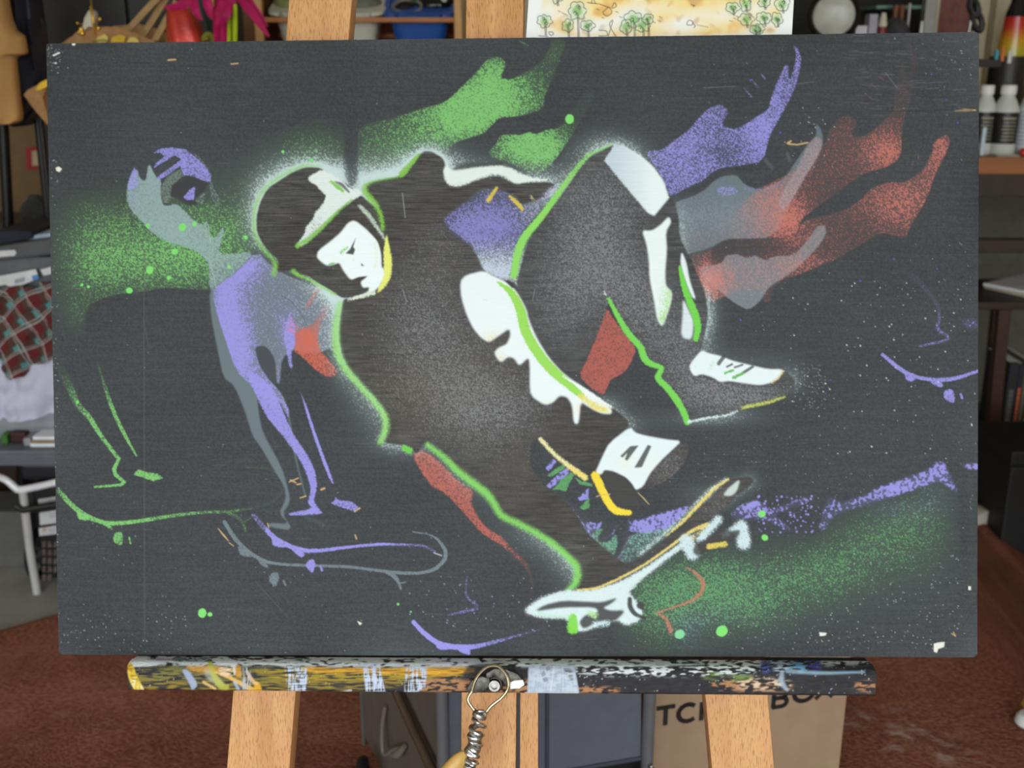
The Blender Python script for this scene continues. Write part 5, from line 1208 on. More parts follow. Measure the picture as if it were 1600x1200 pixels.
# white bottles
M_BOT = mat('milky_bottle', (210, 212, 206), .35, 0, .05, 20, spec=.5)
M_LABEL = mat('black_label', (24, 24, 26), .4)
M_PRINT = mat('label_print', (150, 148, 128), .5)
def bottle(px, Y, z_px_top, r, label, dark=True, collar=False):
    base = at_z(px, Y, ZB); H = at(px, z_px_top, Y).z - ZB
    t = thing('bottle', label, 'bottle', base, 'bottles on the workbench')
    MB().lathe([(r * .9, 0), (r, .004), (r, H * .60), (r * .95, H * .66), (r * .7, H * .78), (r * .5, H * .84), (r * .5, H * .88)], base, seg=28).build('body', M_BOT, t, 0, 1, True)
    if collar:
        MB().lathe([(r * .62, H * .80), (r * .64, H * .81), (r * .62, H * .86)], base, seg=24).build('collar', M_BLACK, t, 0, 1, True)
        MB().lathe([(r * .45, H * .86), (r * .3, H * .9), (r * .16, H)], base, seg=20).build('nozzle', M_WHITEP, t, 0, 1, True)
        lab = MB().lathe([(r * 1.01, H * .10), (r * 1.01, H * .66)], base, seg=28).build('label_band', mat('white_label', (218, 222, 226), .5), t, 0, 1, True)
        for k in range(9):
            z = H * (.14 + .055 * k); MB().lathe([(r * 1.015, z), (r * 1.015, z + H * .014)], base, seg=28).build('text_line', mat('grey_print', (150, 154, 164), .6), lab, 0, 1, True)
    else:
        MB().lathe([(r * .56, H * .87), (r * .58, H * .88), (r * .57, H * .985), (r * .52, H)], base, seg=28).build('cap', mat('white_cap', (240, 240, 236), .4, 0, .03), t, 0, 1, True)
        lab = MB().lathe([(r * 1.01, H * .17), (r * 1.012, H * .18), (r * 1.012, H * .61), (r * 1.01, H * .62)], base, seg=28).build('label_band', M_LABEL, t, 0, 1, True)
        for k in range(7):
            z = H * (.22 + .05 * k); a0 = math.pi * 1.5
            rows = [[base + Vector(((r * 1.02) * math.cos(q), (r * 1.02) * math.sin(q), zz_)) for q in np.linspace(a0 - .55 + .04 * (k % 3), a0 + .5 - .05 * (k % 2), 9)] for zz_ in (z, z + H * (.03 if k == 6 else .016))]
            MB().sheet(rows).build('text_line', M_PRINT, lab)
    return t
bottle(1530, 2.84, 133, .030, 'white bottle with a black label half hidden by the panel edge')
bottle(1563, 2.82, 133, .0325, 'white capped bottle with a black label, in full view on the bench')
bottle(1603, 2.84, 128, .034, 'white bottle with a black collar and fine print at the right edge', collar=True)
carton('glue_stick', 'pale blue and white stick beside the capped bottle', 1531, 1537, 199, 2.79, .012, mat('pale_blue', (196, 218, 230), .4), ZB, 'stick', .003)
p = at_z(1600, 2.79, ZB)
tag(MB().lathe([(.006, 0), (.012, .003), (.013, .010), (.009, .017), (.004, .019)], p, seg=16).build('red_cap', mat('red_plastic', (206, 48, 42), .35), None, smooth=True), 'small red cap lying on the bench edge', 'cap')
a, b = at_z(1556, 2.77, ZB), at_z(1592, 2.77, ZB)
tag(MB().box((a.x, 2.765, ZB), (b.x, 2.81, ZB + .004)).build('paint_swatch', mat('smudged_card', (170, 166, 150), .7, 0, .3, 60), None, .001), 'thin smudged card lying in front of the bottles', 'card')

# dark side table with papers and books
YT = 2.84
ZT = at(1575, 472, YT).z
tx0 = at_z(1529, YT, ZT).x; tx1 = tx0 + .5
tab = thing('side_table', 'dark wooden side table with splayed legs below the workbench', 'table', (tx0 + .2, YT + .15, 0))
MB().box((tx0, YT, ZT - .022), (tx1, YT + .3, ZT)).build('table_top', M_DARKWOOD, tab, .003)
def beam(p, q, w_, d_, name, m, par):
    p, q = Vector(p), Vector(q); s_, t_ = Vector((w_ / 2, 0, 0)), Vector((0, d_ / 2, 0))
    return MB().add([p - s_ - t_, p + s_ - t_, p + s_ + t_, p - s_ + t_, q - s_ - t_, q + s_ - t_, q + s_ + t_, q - s_ + t_], [(0, 1, 2, 3), (7, 6, 5, 4), (0, 4, 5, 1), (1, 5, 6, 2), (2, 6, 7, 3), (3, 7, 4, 0)]).build(name, m, par, .003)
M_LEG = mat('red_brown_wood', (62, 34, 24), .45, 0, .2, 30)
zleg = 0.0
def leg_at(Y, dx=0.):
    a = at(1567 + dx, 486, Y); b = at(1546 + dx, 712, Y); d = (b - a); b2 = a + d * ((a.z - 0) / (a.z - b.z))
    return a, b2
for Y, dx in ((YT + .03, 0), (YT + .27, -10)):
    a, b = leg_at(Y, dx); a.z = ZT - .022
    beam(a, b, .032, .03, 'leg', M_LEG, tab)
for Y in (YT + .03, YT + .27):
    beam((tx1 - .06, Y, ZT - .022), (tx1 + .01, Y, 0), .032, .03, 'leg', M_LEG, tab)
zs2 = at(1580, 688, YT + .04).z
MB().box((tx0 + .035, YT + .02, zs2 - .018), (tx1 + .0, YT + .29, zs2)).build('lower_shelf', M_LEG, tab, .002)
def sheet_stack(x, y, ang, w_, d_, z, t, label, m):
    c_, s_ = math.cos(ang), math.sin(ang)
    fr = lambda a, b, h: Vector((x + a * c_ - b * s_, y + a * s_ + b * c_, z + h))
    return tag(MB().box((-w_ / 2, -d_ / 2, 0), (w_ / 2, d_ / 2, t), fr).build('paper_stack', m, None, .0008), label, 'papers')
sheet_stack(tx0 + .245, YT + .10, .5, .21, .28, ZT, .012, 'cream sheet stack lying lowest on the dark side table', mat('cream_paper', (214, 204, 180), .8))
sheet_stack(tx0 + .24, YT + .09, .62, .21, .29, ZT + .0125, .008, 'white paper stack on top of the cream sheets', M_PAPER)
M_BK = [mat('black_cloth_spine', (30, 31, 35), .6), mat('navy_spine', (26, 28, 40), .55), mat('taupe_spine', (96, 84, 68), .6), mat('charcoal_spine', (44, 44, 46), .6)]
xk = at_z(1563, YT + .03, zs2).x
for k, (wd, hgt, m, pm, lb) in enumerate(((.026, .228, 0, (96, 96, 92), 'thick black book with faint grey spine lettering, nearest the table leg'), (.014, .224, 1, (206, 98, 44), 'slim navy book with orange spine lettering'), (.011, .236, 2, None, 'thin taupe book beside the orange-lettered one'), (.024, .222, 3, (196, 196, 188), 'charcoal book with pale spine marks at the right'))):
    t = thing('book', lb, 'book', (xk + wd / 2, YT + .1, zs2), 'books on the side table shelf')
    MB().box((xk, YT + .035, zs2), (xk + wd, YT + .19, zs2 + hgt)).build('cover', M_BK[m], t, .002)
    MB().box((xk + .002, YT + .05, zs2 + hgt - .004), (xk + wd - .002, YT + .189, zs2 + hgt + .0005)).build('pages', M_PAPER, t)
    if pm:
        pr_ = mat('print_%d_%d_%d' % pm, pm, .6)
        r_ = random.Random(k)
        z = zs2 + (.012 if k != 1 else .01); top_ = zs2 + (.15 if k != 3 else .2)
        while z < top_:
            dz = r_.uniform(.006, .011)
            MB().box((xk + wd * .25, YT + .0335, z), (xk + wd * .72, YT + .0352, z + dz)).build('spine_mark', pr_, t)
            z += dz + (.003 if k != 3 else .016)
    xk += wd + .0012
# black trunk on the floor below
YQ = 2.46
c0 = at_z(1570, YQ, .15)
trunk = thing('black_chest', 'plain black chest on the floor in front of the side table', 'chest', (c0.x + .12, YQ + .11, 0))
zt = at(1585, 703, YQ).z
MB().box((c0.x, YQ, 0), (c0.x + .25, YQ + .22, zt - .045)).build('chest_body', mat('matt_black', (18, 18, 19), .6), trunk, .006)
MB().box((c0.x - .004, YQ - .004, zt - .043), (c0.x + .254, YQ + .224, zt - .004)).build('lid', MATS['matt_black'], trunk, .005)
# rolled paper behind the legs
p0, p1 = at(1490, 796, 2.64), at(1538, 828, 2.54)
p0.z = p1.z = .062
roll = MB().tube([p0 - (p1 - p0) * 3, p0, p1], .048, 20)
tag(roll.build('paper_roll', mat('cream_roll', (206, 200, 184), .75, 0, .1, 60, stretch=(1, 6, 6)), None, smooth=True), 'pale roll of heavy paper lying on the rug beside the black chest', 'roll')
# yellow leg at the right frame edge
b0 = on_floor(1606, 1127, .02)
yl = thing('yellow_stool', 'yellow painted stool leg with a white foot at the right edge', 'stool', (b0.x + .1, b0.y, .012))
top = b0 + Vector((.16, .02, .42))
beam(b0.lerp(top, .06), top, .038, .038, 'leg', mat('yellow_paint', (186, 140, 44), .5), yl)
MB().lathe([(.021, 0), (.024, .004), (.022, .016), (.016, .022)], b0 + Vector((0, 0, -.006)), seg=16).build('foot', M_WHITEP, yl, 0, 1, True)
b1 = b0 + Vector((.52, 0, 0)); beam(b1, b1 + Vector((-.1, .02, .42)), .05, .05, 'leg', MATS['yellow_paint'], yl)
b2_ = b0 + Vector((.40, .3, 0)); beam(b2_, b2_ + Vector((-.1, -.05, .42)), .05, .05, 'leg', MATS['yellow_paint'], yl)
MB().lathe([(.16, 0), (.17, .006), (.17, .024), (.16, .03)], Vector((b0.x + .29, b0.y + .08, top.z - .004)), seg=30).build('seat', MATS['yellow_paint'], yl, 0, 1, True)

# ---------------------------------------------------------------- top centre: toy organiser with tilted bins
YO = 2.72
og = thing('bin_rack', 'pine rack holding tilted plastic bins, seen above the panel', 'rack', (at_z(550, YO, 1.2).x, YO + .15, 0))
x_l0, x_l1 = at_z(399, YO, 1.25).x, at_z(412, YO, 1.25).x
x_r0, x_r1 = at_z(710, YO, 1.25).x, at_z(722, YO, 1.25).x
ZTOP = at(550, -60, YO).z
M_RAIL = mat('orange_pine', (182, 116, 58), .5, 0, .12, 40, stretch=(.1, 1, 1)); M_SIDE = mat('brown_side_panel', (112, 70, 34), .6, 0, .15, 20)
MB().box((x_l0, YO, 0), (x_l1, YO + .02, ZTOP)).build('front_post', M_PINE, og, .002)
MB().box((x_r0, YO, 0), (x_r1, YO + .02, ZTOP)).build('front_post', M_PINE, og, .002)
MB().box((at_z(372, YO, 1.25).x + .01, YO + .021, 0), (x_l0 + .012, YO + .32, ZTOP)).build('side_panel', M_SIDE, og, .002)
MB().box((x_r1 - .012, YO + .021, 0), (x_r1, YO + .32, ZTOP)).build('side_panel', mat('pale_pine_side', (190, 160, 112), .6), og, .002)
MB().box((x_l1 - .01, YO + .32, 0), (x_r1, YO + .33, ZTOP)).build('back_panel', MATS['brown_side_panel'], og)
for z in (at(550, 31, YO).z, at(550, 31, YO).z - .24, at(550, 31, YO).z - .5):
    MB().box((x_l1, YO + .001, z - .006), (x_r0, YO + .016, z + .006)).build('rail', M_RAIL, og, .003)
for z in (at(550, 31, YO).z - .035,):
    MB().box((x_l1, YO + .18, z - .006), (x_r0, YO + .195, z + .006)).build('rail', M_RAIL, og, .003)
def bin_(xa, xb, y_lip, label, m, tilt=.38, depth=.19, height=.11, Yb=None):
    Yb = YO + .022 if Yb is None else Yb
    A = at((xa + xb) / 2, y_lip, Yb); wd = at(xb, y_lip, Yb).x - at(xa, y_lip, Yb).x
    bk, up = Vector((0, math.cos(tilt), math.sin(tilt))), Vector((0, -math.sin(tilt) * .35, 1)).normalized()
    def ring(z, ins):
        h = wd / 2 - ins - (-z) * .22
        r = .03; pts = []
        for cx_, cy_, a0 in ((h - r, ins + r + (-z) * .1, -math.pi / 2), (h - r, depth - ins - r - (-z) * .1, 0), (-h + r, depth - ins - r - (-z) * .1, math.pi / 2), (-h + r, ins + r + (-z) * .1, math.pi)):
            for q in np.linspace(a0, a0 + math.pi / 2, 5): pts.append((cx_ + r * math.cos(q), cy_ + r * math.sin(q)))
        return [A + Vector((x, 0, 0)) + bk * y + up * z for x, y in pts]
    t = thing('storage_bin', label, 'bin', A + up * -height, 'bins on the pine rack')
    MB().sheet([ring(0, .006), ring(-.004, .006), ring(-height, .006), ring(-height, .05), ring(-height + .003, .05), ring(-height + .003, .010), ring(-.002, .010)], True).build('tub', m, t, 0, 1, True)
    MB().sheet([ring(0.004, -.004), ring(-.003, -.006), ring(-.004, .007), ring(.004, .009), ring(.004, -.004)], False).build('rim', m, t, 0, 1, True)
    return A, bk, up, wd
M_BLUE = mat('blue_plastic', (28, 84, 168), .42, 0, .06); M_MILK = mat('milky_plastic', (206, 206, 190), .5, 0, .06, 20)
A, bk, up, wd = bin_(600, 708, 25, 'blue plastic bin full of black gadgets on the pine rack', M_BLUE)
def blob(name, label, cat, c, r, m, g=None):
    rows = [[c + Vector((r[0] * math.sin(a) * math.cos(b), r[1] * math.sin(a) * math.sin(b), r[2] * math.cos(a))) for b in np.linspace(0, 2 * math.pi, 21)[:-1]] for a in np.linspace(.05, math.pi - .05, 12)]
    return tag(MB().sheet(rows, True).build(name, m, None, smooth=True), label, cat, g)
gd = thing('gadget', 'glossy black gadget with a white button lying in the blue bin', 'gadget', A + bk * .1 + up * -.05)
cg = A + Vector((.035, 0, 0)) + bk * .10 + up * -.012
MB().sheet([[cg + Vector((.055 * math.sin(a) * math.cos(b), .05 * math.sin(a) * math.sin(b), .03 * math.cos(a))) for b in np.linspace(0, 2 * math.pi, 21)[:-1]] for a in np.linspace(.05, math.pi - .05, 12)], True).build('case', MATS['gloss_black'], gd, 0, 1, True)
MB().sheet([[cg + Vector((.022, -.036, .014)) + Vector((.010 * math.sin(a) * math.cos(b), .008 * math.sin(a) * math.sin(b), .010 * math.cos(a))) for b in np.linspace(0, 2 * math.pi, 13)[:-1]] for a in np.linspace(.05, math.pi - .05, 8)], True).build('button', M_WHITEP, gd, 0, 1, True)
cl = A + Vector((-.03, 0, 0)) + bk * .05 + up * .004
tag(MB().tube([cl + Vector((.034 * math.cos(q), .018 * math.sin(q), .016 * math.sin(q))) for q in np.linspace(0, 2 * math.pi, 25)[:-1]], .0042, 8, True).build('cable_loop', mat('grey_cable', (120, 116, 108), .5), None, smooth=True), 'grey cable loop lying in the blue bin', 'cable')
tag(MB().tube([A + Vector((-.075, 0, 0)) + bk * .15 + up * .03, A + Vector((-.05, 0, 0)) + bk * .10 + up * .022, A + Vector((-.01, 0, 0)) + bk * .06 + up * .016], .006, 8).build('green_strap', mat('green_strap', (40, 120, 62), .6), None, smooth=True), 'green strap in the blue bin', 'strap')
blob('dark_pouch', 'black pouch bulging at the left of the blue bin', 'pouch', A + Vector((-.04, 0, 0)) + bk * .10 + up * -.03, (.045, .06, .035), M_BLACK)
A, bk, up, wd = bin_(420, 597, 22, 'milky white plastic bin behind the easel leg, left of the blue one', M_MILK, .3)
blob('fabric_bundle', 'grey-green fabric bundle in the milky bin, right side', 'bundle', A + Vector((.08, 0, 0)) + bk * .10 + up * -.015, (.05, .05, .035), mat('sage_fabric', (112, 114, 100), .9, 0, .2, 70))
blob('fabric_bundle', 'moss green bundle in the milky bin, left side', 'bundle', A + Vector((-.10, 0, 0)) + bk * .10 + up * -.010, (.045, .05, .035), mat('moss_fabric', (134, 140, 84), .9, 0, .2, 70))

# ---------------------------------------------------------------- top left: carton, sticks, fabric, leaves, garments
YC = 2.64
cab = thing('black_cabinet', 'tall black cabinet behind the paper bag and sticks', 'cabinet', (at_z(215, 2.86, 1).x, 3.0, 0))
ca, cb = at_z(66, 2.86, 1).x, at_z(371, 2.86, 1).x
MB().box((ca, 2.88, 0), (cb, 3.25, 1.66)).build('cabinet_body', mat('black_cabinet_paint', (30, 27, 23), .5), cab, .004)
for k in range(2):
    xa, xb = ca + (cb - ca) * k / 2 + .004, ca + (cb - ca) * (k + 1) / 2 - .004
    dr = MB().box((xa, 2.862, .04), (xb, 2.88, 1.64)).build('door', MATS['black_cabinet_paint'], cab, .003)
    hx = xb - .03 if k == 0 else xa + .03
    MB().box((hx - .005, 2.85, .9), (hx + .005, 2.862, 1.0)).build('handle', M_STEEL, dr, .002)
# paper bag with yellow print, standing in front of the cabinet
def bag_mat():
    w = NT('printed_kraft_paper')
    w.l(w.ramp(w.noise(18, 3), [(.3, tuple(lin(170, 128, 82))), (.7, tuple(lin(196, 150, 100)))]), w.b.inputs['Base Color']); w.b.inputs['Roughness'].default_value = .85
    w.bump(w.noise(14, 2), .3, .01); return w.m
M_KRAFT = bag_mat()
zc = 0.0
c_l, c_r = at_z(98, YC, .8).x, at_z(268, YC, .8).x
bag = thing('paper_bag', 'tall creased brown paper bag with a yellow flower print', 'bag', ((c_l + c_r) / 2, YC + .12, 0))
edge = [(98, 100), (130, 72), (136, 66), (150, 58), (166, 42), (174, 46), (200, 41), (214, 43), (228, 47), (250, 58), (264, 64)]
ncol = 33
def top_y(px): return float(np.interp(px, [e[0] for e in edge], [e[1] for e in edge]))
rows = []
for j in range(12):
    t = j / 11; r = []
    per = [(x, 0.) for x in np.linspace(0, 1, 17)] + [(1., d) for d in np.linspace(.2, 1, 5)] + [(x, 1.) for x in np.linspace(.93, 0, 14)] + [(0., d) for d in np.linspace(.8, .2, 4)]
    for (s, d) in per:
        px = 100 + 166 * s; zt_ = at(px, top_y(px) if d < .5 else top_y(px) - 6, YC).z
        x = c_l + (c_r - c_l) * s; y = YC + .19 * d
        z = zt_ * t
        k = .01 * mnoise.noise((x * 9, y * 9, z * 7)) * (t > 0)
        r.append((x + k, y + k * .8, z))
    rows.append(r)
body = MB().sheet(rows, False)
n_ = len(rows[0])
for j in range(11):
    body.f.append((j * n_ + n_ - 1, j * n_, (j + 1) * n_, (j + 1) * n_ + n_ - 1))
body.f.append(tuple(range(n_)))
body.build('bag_body', M_KRAFT, bag, 0, 1, True)
M_YP = mat('yellow_print', (236, 192, 44), .6, 0, .15, 40); M_YL = mat('pale_yellow_print', (240, 214, 110), .6)
for poly, m in (([(150, 66), (156, 58), (166, 53), (172, 58), (170, 66)], M_YL), ([(176, 66), (178, 58), (190, 54), (199, 57), (196, 66)], M_YP), ([(200, 66), (206, 58), (214, 58), (220, 64), (219, 67)], M_YL)):
    MB().prism(poly, -.012, -.009, pf(YC)).build('flower_print', m, bag)
MB().tube([at(x, y, YC - .011) for x, y in ((146, 66), (154, 63), (164, 63), (170, 66))], .0022, 6).build('leaf_print', mat('green_print', (92, 118, 50), .6), bag)
# side gusset folded out to the left
fl = MB()
fp = [at(37, 148, YC - .17), at(44, 140, YC - .165), at(80, 122, YC - .15), at(125, 112, YC - .005), at(125, 190, YC - .005), at(80, 200, YC - .15), at(66, 186, YC - .16), at(48, 164, YC - .165)]
mid = at(66, 152, YC - .18)
fl.add(fp + [mid] + [p + Vector((0, .004, -.001)) for p in fp], [(8, i, (i + 1) % 8) for i in range(8)] + [tuple(range(16, 8, -1))] + [(i, (i + 1) % 8, 9 + (i + 1) % 8, 9 + i) for i in range(8)])
fl.build('folded_gusset', M_KRAFT, bag, 0, 1, False)
MB().prism([(57, 140), (63, 130), (74, 124), (78, 134), (64, 141)], -.006, 0, pf(YC - .185)).build('flower_print', M_YP, bag)
# wooden stakes standing in the bag
M_STK = mat('raw_pine_stake', (186, 148, 96), .65, 0, .15, 60)
for (x0, y0, x1, y1, wd, Y, lb) in ((205, 42, 247, -4, .012, YC + .05, 'leftmost slender wooden stake leaning out of the paper bag'), (231, 44, 260, -4, .013, YC + .08, 'second wooden stake from the left in the paper bag'), (243, 62, 270, 14, .012, YC + .03, 'wide pale wooden stake in front, leaning to the red roll'), (262, 64, 271, 32, .009, YC + .10, 'short stub of a wooden stake beside the red roll')):
    a, b = at(x0, y0, Y), at(x1, y1, Y); d = (b - a).normalized(); a2 = a - d * .32; b2 = b + d * .02
    if x0 < 240: b2 = b + d * .25
    s_ = d.cross(Vector((0, 1, 0))).normalized() * wd * .62; t_ = Vector((0, wd * .35, 0))
    tag(MB().add([a2 - s_ - t_, a2 + s_ - t_, a2 + s_ + t_, a2 - s_ + t_, b2 - s_ - t_, b2 + s_ - t_, b2 + s_ + t_, b2 - s_ + t_], [(0, 1, 2, 3), (7, 6, 5, 4), (0, 4, 5, 1), (1, 5, 6, 2), (2, 6, 7, 3), (3, 7, 4, 0)]).build('wooden_stake', M_STK, None, .0015), lb, 'stake', 'stakes in the paper bag')
# roll of red satin standing on the floor
M_SATIN = mat('red_satin', (206, 62, 48), .28, .2, .25, 30, .35, 60)
rb_ = at_z(290, 2.5, 1.2); rb_.z = 0
zq = lambda y: at(290, y, 2.5).z
rows = []
for j, (z, r, dx) in enumerate(((0, .045, .01), (.4, .045, .008), (zq(90), .044, .008), (zq(64), .040, .006), (zq(45), .036, .003), (zq(25), .031, 0), (zq(12), .025, -.004), (zq(5), .014, -.006))):
    rows.append([Vector((rb_.x + dx + r * (1 + .10 * math.sin(5 * q + z * 9)) * math.cos(q), 2.5 + r * (1 + .10 * math.sin(5 * q + z * 9)) * math.sin(q), z)) for q in np.linspace(0, 2 * math.pi, 33)[:-1]])
tag(MB().sheet(rows, True).build('satin_roll', M_SATIN, None, smooth=True), 'tapered roll of shiny red satin beside the magenta leaves', 'fabric roll')
# magenta artificial leaves with lime stems in a floor vase
pv = at_z(345, 2.52, .6); pv.z = 0
pl = thing('artificial_plant', 'magenta strap leaves with lime green stems in a black floor vase', 'plant', pv)
MB().lathe([(.045, 0), (.05, .02), (.055, .3), (.045, .6), (.04, .8), (.045, .84), (.04, .84), (.036, .7)], pv, seg=24).build('vase', M_BLACK, pl, 0, 1, True)
M_MAG = mat('magenta_leaf', (196, 26, 100), .45, 0, .25, 25); M_LIME = mat('lime_stem', (196, 220, 40), .45, 0, .1)
def strap(pts, ws, Y, m, name='leaf'):
    P = cr([at(x, y, Y + dy) for x, y, dy in pts], 6); n = len(P); W = np.interp(np.linspace(0, 1, n), np.linspace(0, 1, len(ws)), ws)
    rw = []
    for i, p in enumerate(P):
        d = (P[min(i + 1, n - 1)] - P[max(i - 1, 0)]).normalized(); s_ = d.cross(Vector((0, 1, 0))).normalized() * W[i] / 2; b_ = Vector((0, .0035, 0))
        rw.append([p - s_, p - b_ * (W[i] / .012), p + s_, p + b_ * .6])
    return MB().sheet(rw, True).build(name, m, pl, 0, 1, True)
YL = 2.42
for pts, ws in (([(342, 150, .1), (343, 60, .06), (340, 0, .02), (336, -40, 0)], [.022, .026, .026, .02]), ([(352, 0, 0), (349, 20, -.02), (342, 36, -.02), (338, 46, -.01)], [.024, .034, .018, .004]), ([(300, -14, 0), (290, 4, -.02), (272, 11, -.03), (256, 11, -.03)], [.026, .022, .014, .004]), ([(302, -10, 0), (305, 14, -.02), (311, 26, -.02), (316, 31, -.02)], [.016, .018, .010, .004]),
                ([(322, -12, 0), (325, 8, -.01), (329, 24, -.01), (333, 30, -.01)], [.02, .02, .012, .004]), ([(372, -8, 0), (388, 12, -.03), (404, 34, -.04), (420, 57, -.04)], [.018, .020, .016, .005]), ([(364, -10, 0), (360, 6, .0), (353, 20, .0), (346, 30, .0)], [.02, .022, .016, .005]), ([(380, -12, 0), (392, 4, -.02), (408, 26, -.03), (418, 42, -.03)], [.010, .012, .01, .004]), ([(348, 150, .1), (350, 70, .05), (351, 30, .03), (350, -10, .02)], [.016, .018, .018, .016])):
    strap(pts, ws, YL, M_MAG)
for pts, ws in (([(357, 150, .1), (358, 60, .03), (358, 26, .01), (359, 20, .01)], [.008, .008, .008, .003]), ([(367, 150, .1), (367, 60, .02), (367, 14, .0), (368, 6, 0)], [.010, .010, .010, .003]), ([(332, 10, 0), (332, -6, 0), (331, -20, 0)], [.005, .006, .006])):
    strap(pts, ws, YL, M_LIME, 'stem')
strap([(330, 60, .12), (327, 30, .1), (322, 14, .1), (318, 6, .1)], [.01, .022, .016, .004], YL, mat('dark_green_leaf', (38, 62, 52), .5))
strap([(336, 70, .09), (328, 56, .08), (320, 58, .07), (314, 64, .07)], [.01, .016, .014, .004], YL, mat('olive_leaf', (140, 140, 50), .5))

# garment rack at far left with hanging clothes
YR = 2.595
gr_ = thing('garment_rack', 'black tube garment rack at the far left', 'rack', (at_z(10, YR, .5).x, YR, 0))
zr_ = 1.62
M_TUBE = mat('black_tube', (22, 21, 22), .35, .3, .1)
def pole(x, y0, x1, y1, Y, r=.011):
    a, b = at(x, y0, Y), at(x1, y1, Y); d = b - a; up_ = a + d * ((zr_ - a.z) / d.z); dn = a + d * ((.0 - a.z) / d.z)
    MB().tube([up_, dn], r, 10).build('upright', M_TUBE, gr_, 0, 1, True); return up_
u1 = pole(5, 200, 14, 370, YR, .013); u2 = pole(59, 190, 74, 330, YR, .009); u2b = pole(64, 190, 79, 330, YR, .007)
MB().tube([u1 + Vector((-.4, 0, 0)), u2 + Vector((.2, 0, 0))], .012, 10).build('top_rail', M_TUBE, gr_, 0, 1, True)
def garment(name, label, rows_px, Y, dep, m, folds=3, amp=.012, z_hang=None, cat='jacket'):
    "rows: (y, x left, x right) in pixels; a hanging, padded shape with folds"
    rows = []
    if z_hang is not None:
        y, xl, xr = rows_px[0]
    for (y, xl, xr) in rows_px:
        r = []
        for q in np.linspace(0, 2 * math.pi, 41)[:-1]:
            s = math.cos(q); d = math.sin(q)
            px = (xl + xr) / 2 + (xr - xl) / 2 * math.copysign(abs(s) ** .55, s)
            p = at(px, y, Y)
            w_ = amp * math.sin(folds * (px - xl) / max(8, xr - xl) * math.pi * 2 + y * .02) + .008 * mnoise.noise((px * .05, y * .03, folds))
            p.y += dep / 2 * math.copysign(abs(d) ** .7, d) + (w_ if d < 0 else 0)
            r.append(p)
        rows.append(r)
    mb = MB().sheet(rows, True)
    t = thing(name, label, cat, (at((rows_px[0][1] + rows_px[0][2]) / 2, rows_px[-1][0], Y)))
    mb.build('cloth', m, t, 0, 1, True)
    top = at((rows_px[0][1] + rows_px[0][2]) / 2, rows_px[0][0], Y)
    hk = Vector((top.x, YR, zr_))
    MB().tube([top - Vector((0, 0, .02)), Vector((top.x, hk.y, hk.z - .03)), hk + Vector((0, .0, .013))], .002, 6).build('hanger_hook', M_STEEL, t, 0, 1, True)
    return t
M_TAN = mat('tan_canvas', (186, 142, 84), .85, 0, .08, 20, .1, 300)
garment('tan_jacket', 'tan canvas jacket sleeve with a wide cuff hanging at the left edge', [(-50, -40, 6), (0, -60, 12), (32, -60, 18), (48, -60, 25), (56, -60, 37), (68, -60, 40), (80, -60, 42), (84, -60, 41), (88, -60, 27), (92, -60, 24), (120, -60, 27), (150, -60, 30), (178, -60, 34), (188, -60, 33), (193, -60, 24)], 2.455, .06, M_TAN, 2, .006)
garment('navy_jacket', 'quilted navy black jacket hanging behind the tan one', [(-50, -10, 50), (0, 8, 62), (30, 10, 66), (70, 8, 72), (110, 8, 84), (150, 6, 84), (172, 10, 60), (188, 20, 50), (196, 30, 44)], 2.555, .08, mat('navy_quilt', (34, 32, 44), .6, 0, .3, 14, .4, 22), 3, .016)
# white and gold ornament hanging from the rail
oc = at(141, 30, 2.44)
orn = thing('hanging_ornament', 'small white and gold ornament dangling above the paper bag', 'ornament', at(141, 54, 2.44))
M_GOLD = mat('gold_trim', (190, 150, 60), .3, .9, .2)
wp = [(131, 42), (134, 28), (140, 17), (146, 14), (151, 20), (152, 34), (148, 44), (141, 42), (134, 50)]
MB().prism(wp, -.012, .012, pf(2.44)).build('shell', mat('ivory', (206, 198, 178), .4), orn, .006, 2, True)
MB().tube([at(142, 10, 2.43), at(144, 24, 2.425), at(146, 38, 2.425), at(149, 54, 2.43)], .003, 8).build('gold_strip', M_GOLD, orn, 0, 1, True)
for x, y, r in ((127, 46, .006), (124, 50, .005), (129, 52, .006), (121, 36, .003), (156, 30, .004), (154, 44, .005)):
    MB().lathe([(r * .4, -r), (r, -r * .4), (r, r * .4), (r * .4, r)], at(x, y, 2.43), seg=10).build('bead', M_GOLD, orn, 0, 1, True)
MB().tube([at(127, 47, 2.432), at(132, 44, 2.435), at(136, 34, 2.435)], .0015, 6).build('bead_wire', M_GOLD, orn); MB().tube([at(121, 36, 2.432), at(128, 38, 2.435), at(136, 36, 2.435)], .001, 6).build('bead_wire', M_GOLD, orn); MB().tube([at(156, 30, 2.432), at(150, 34, 2.435), at(154, 44, 2.432)], .001, 6).build('bead_wire', M_GOLD, orn)
tp_ = at(143, 10, 2.43); MB().tube([tp_, Vector((tp_.x, tp_.y, zr_ - .1)), Vector((tp_.x, YR, zr_))], .0012, 6).build('cord', M_GOLD, orn)

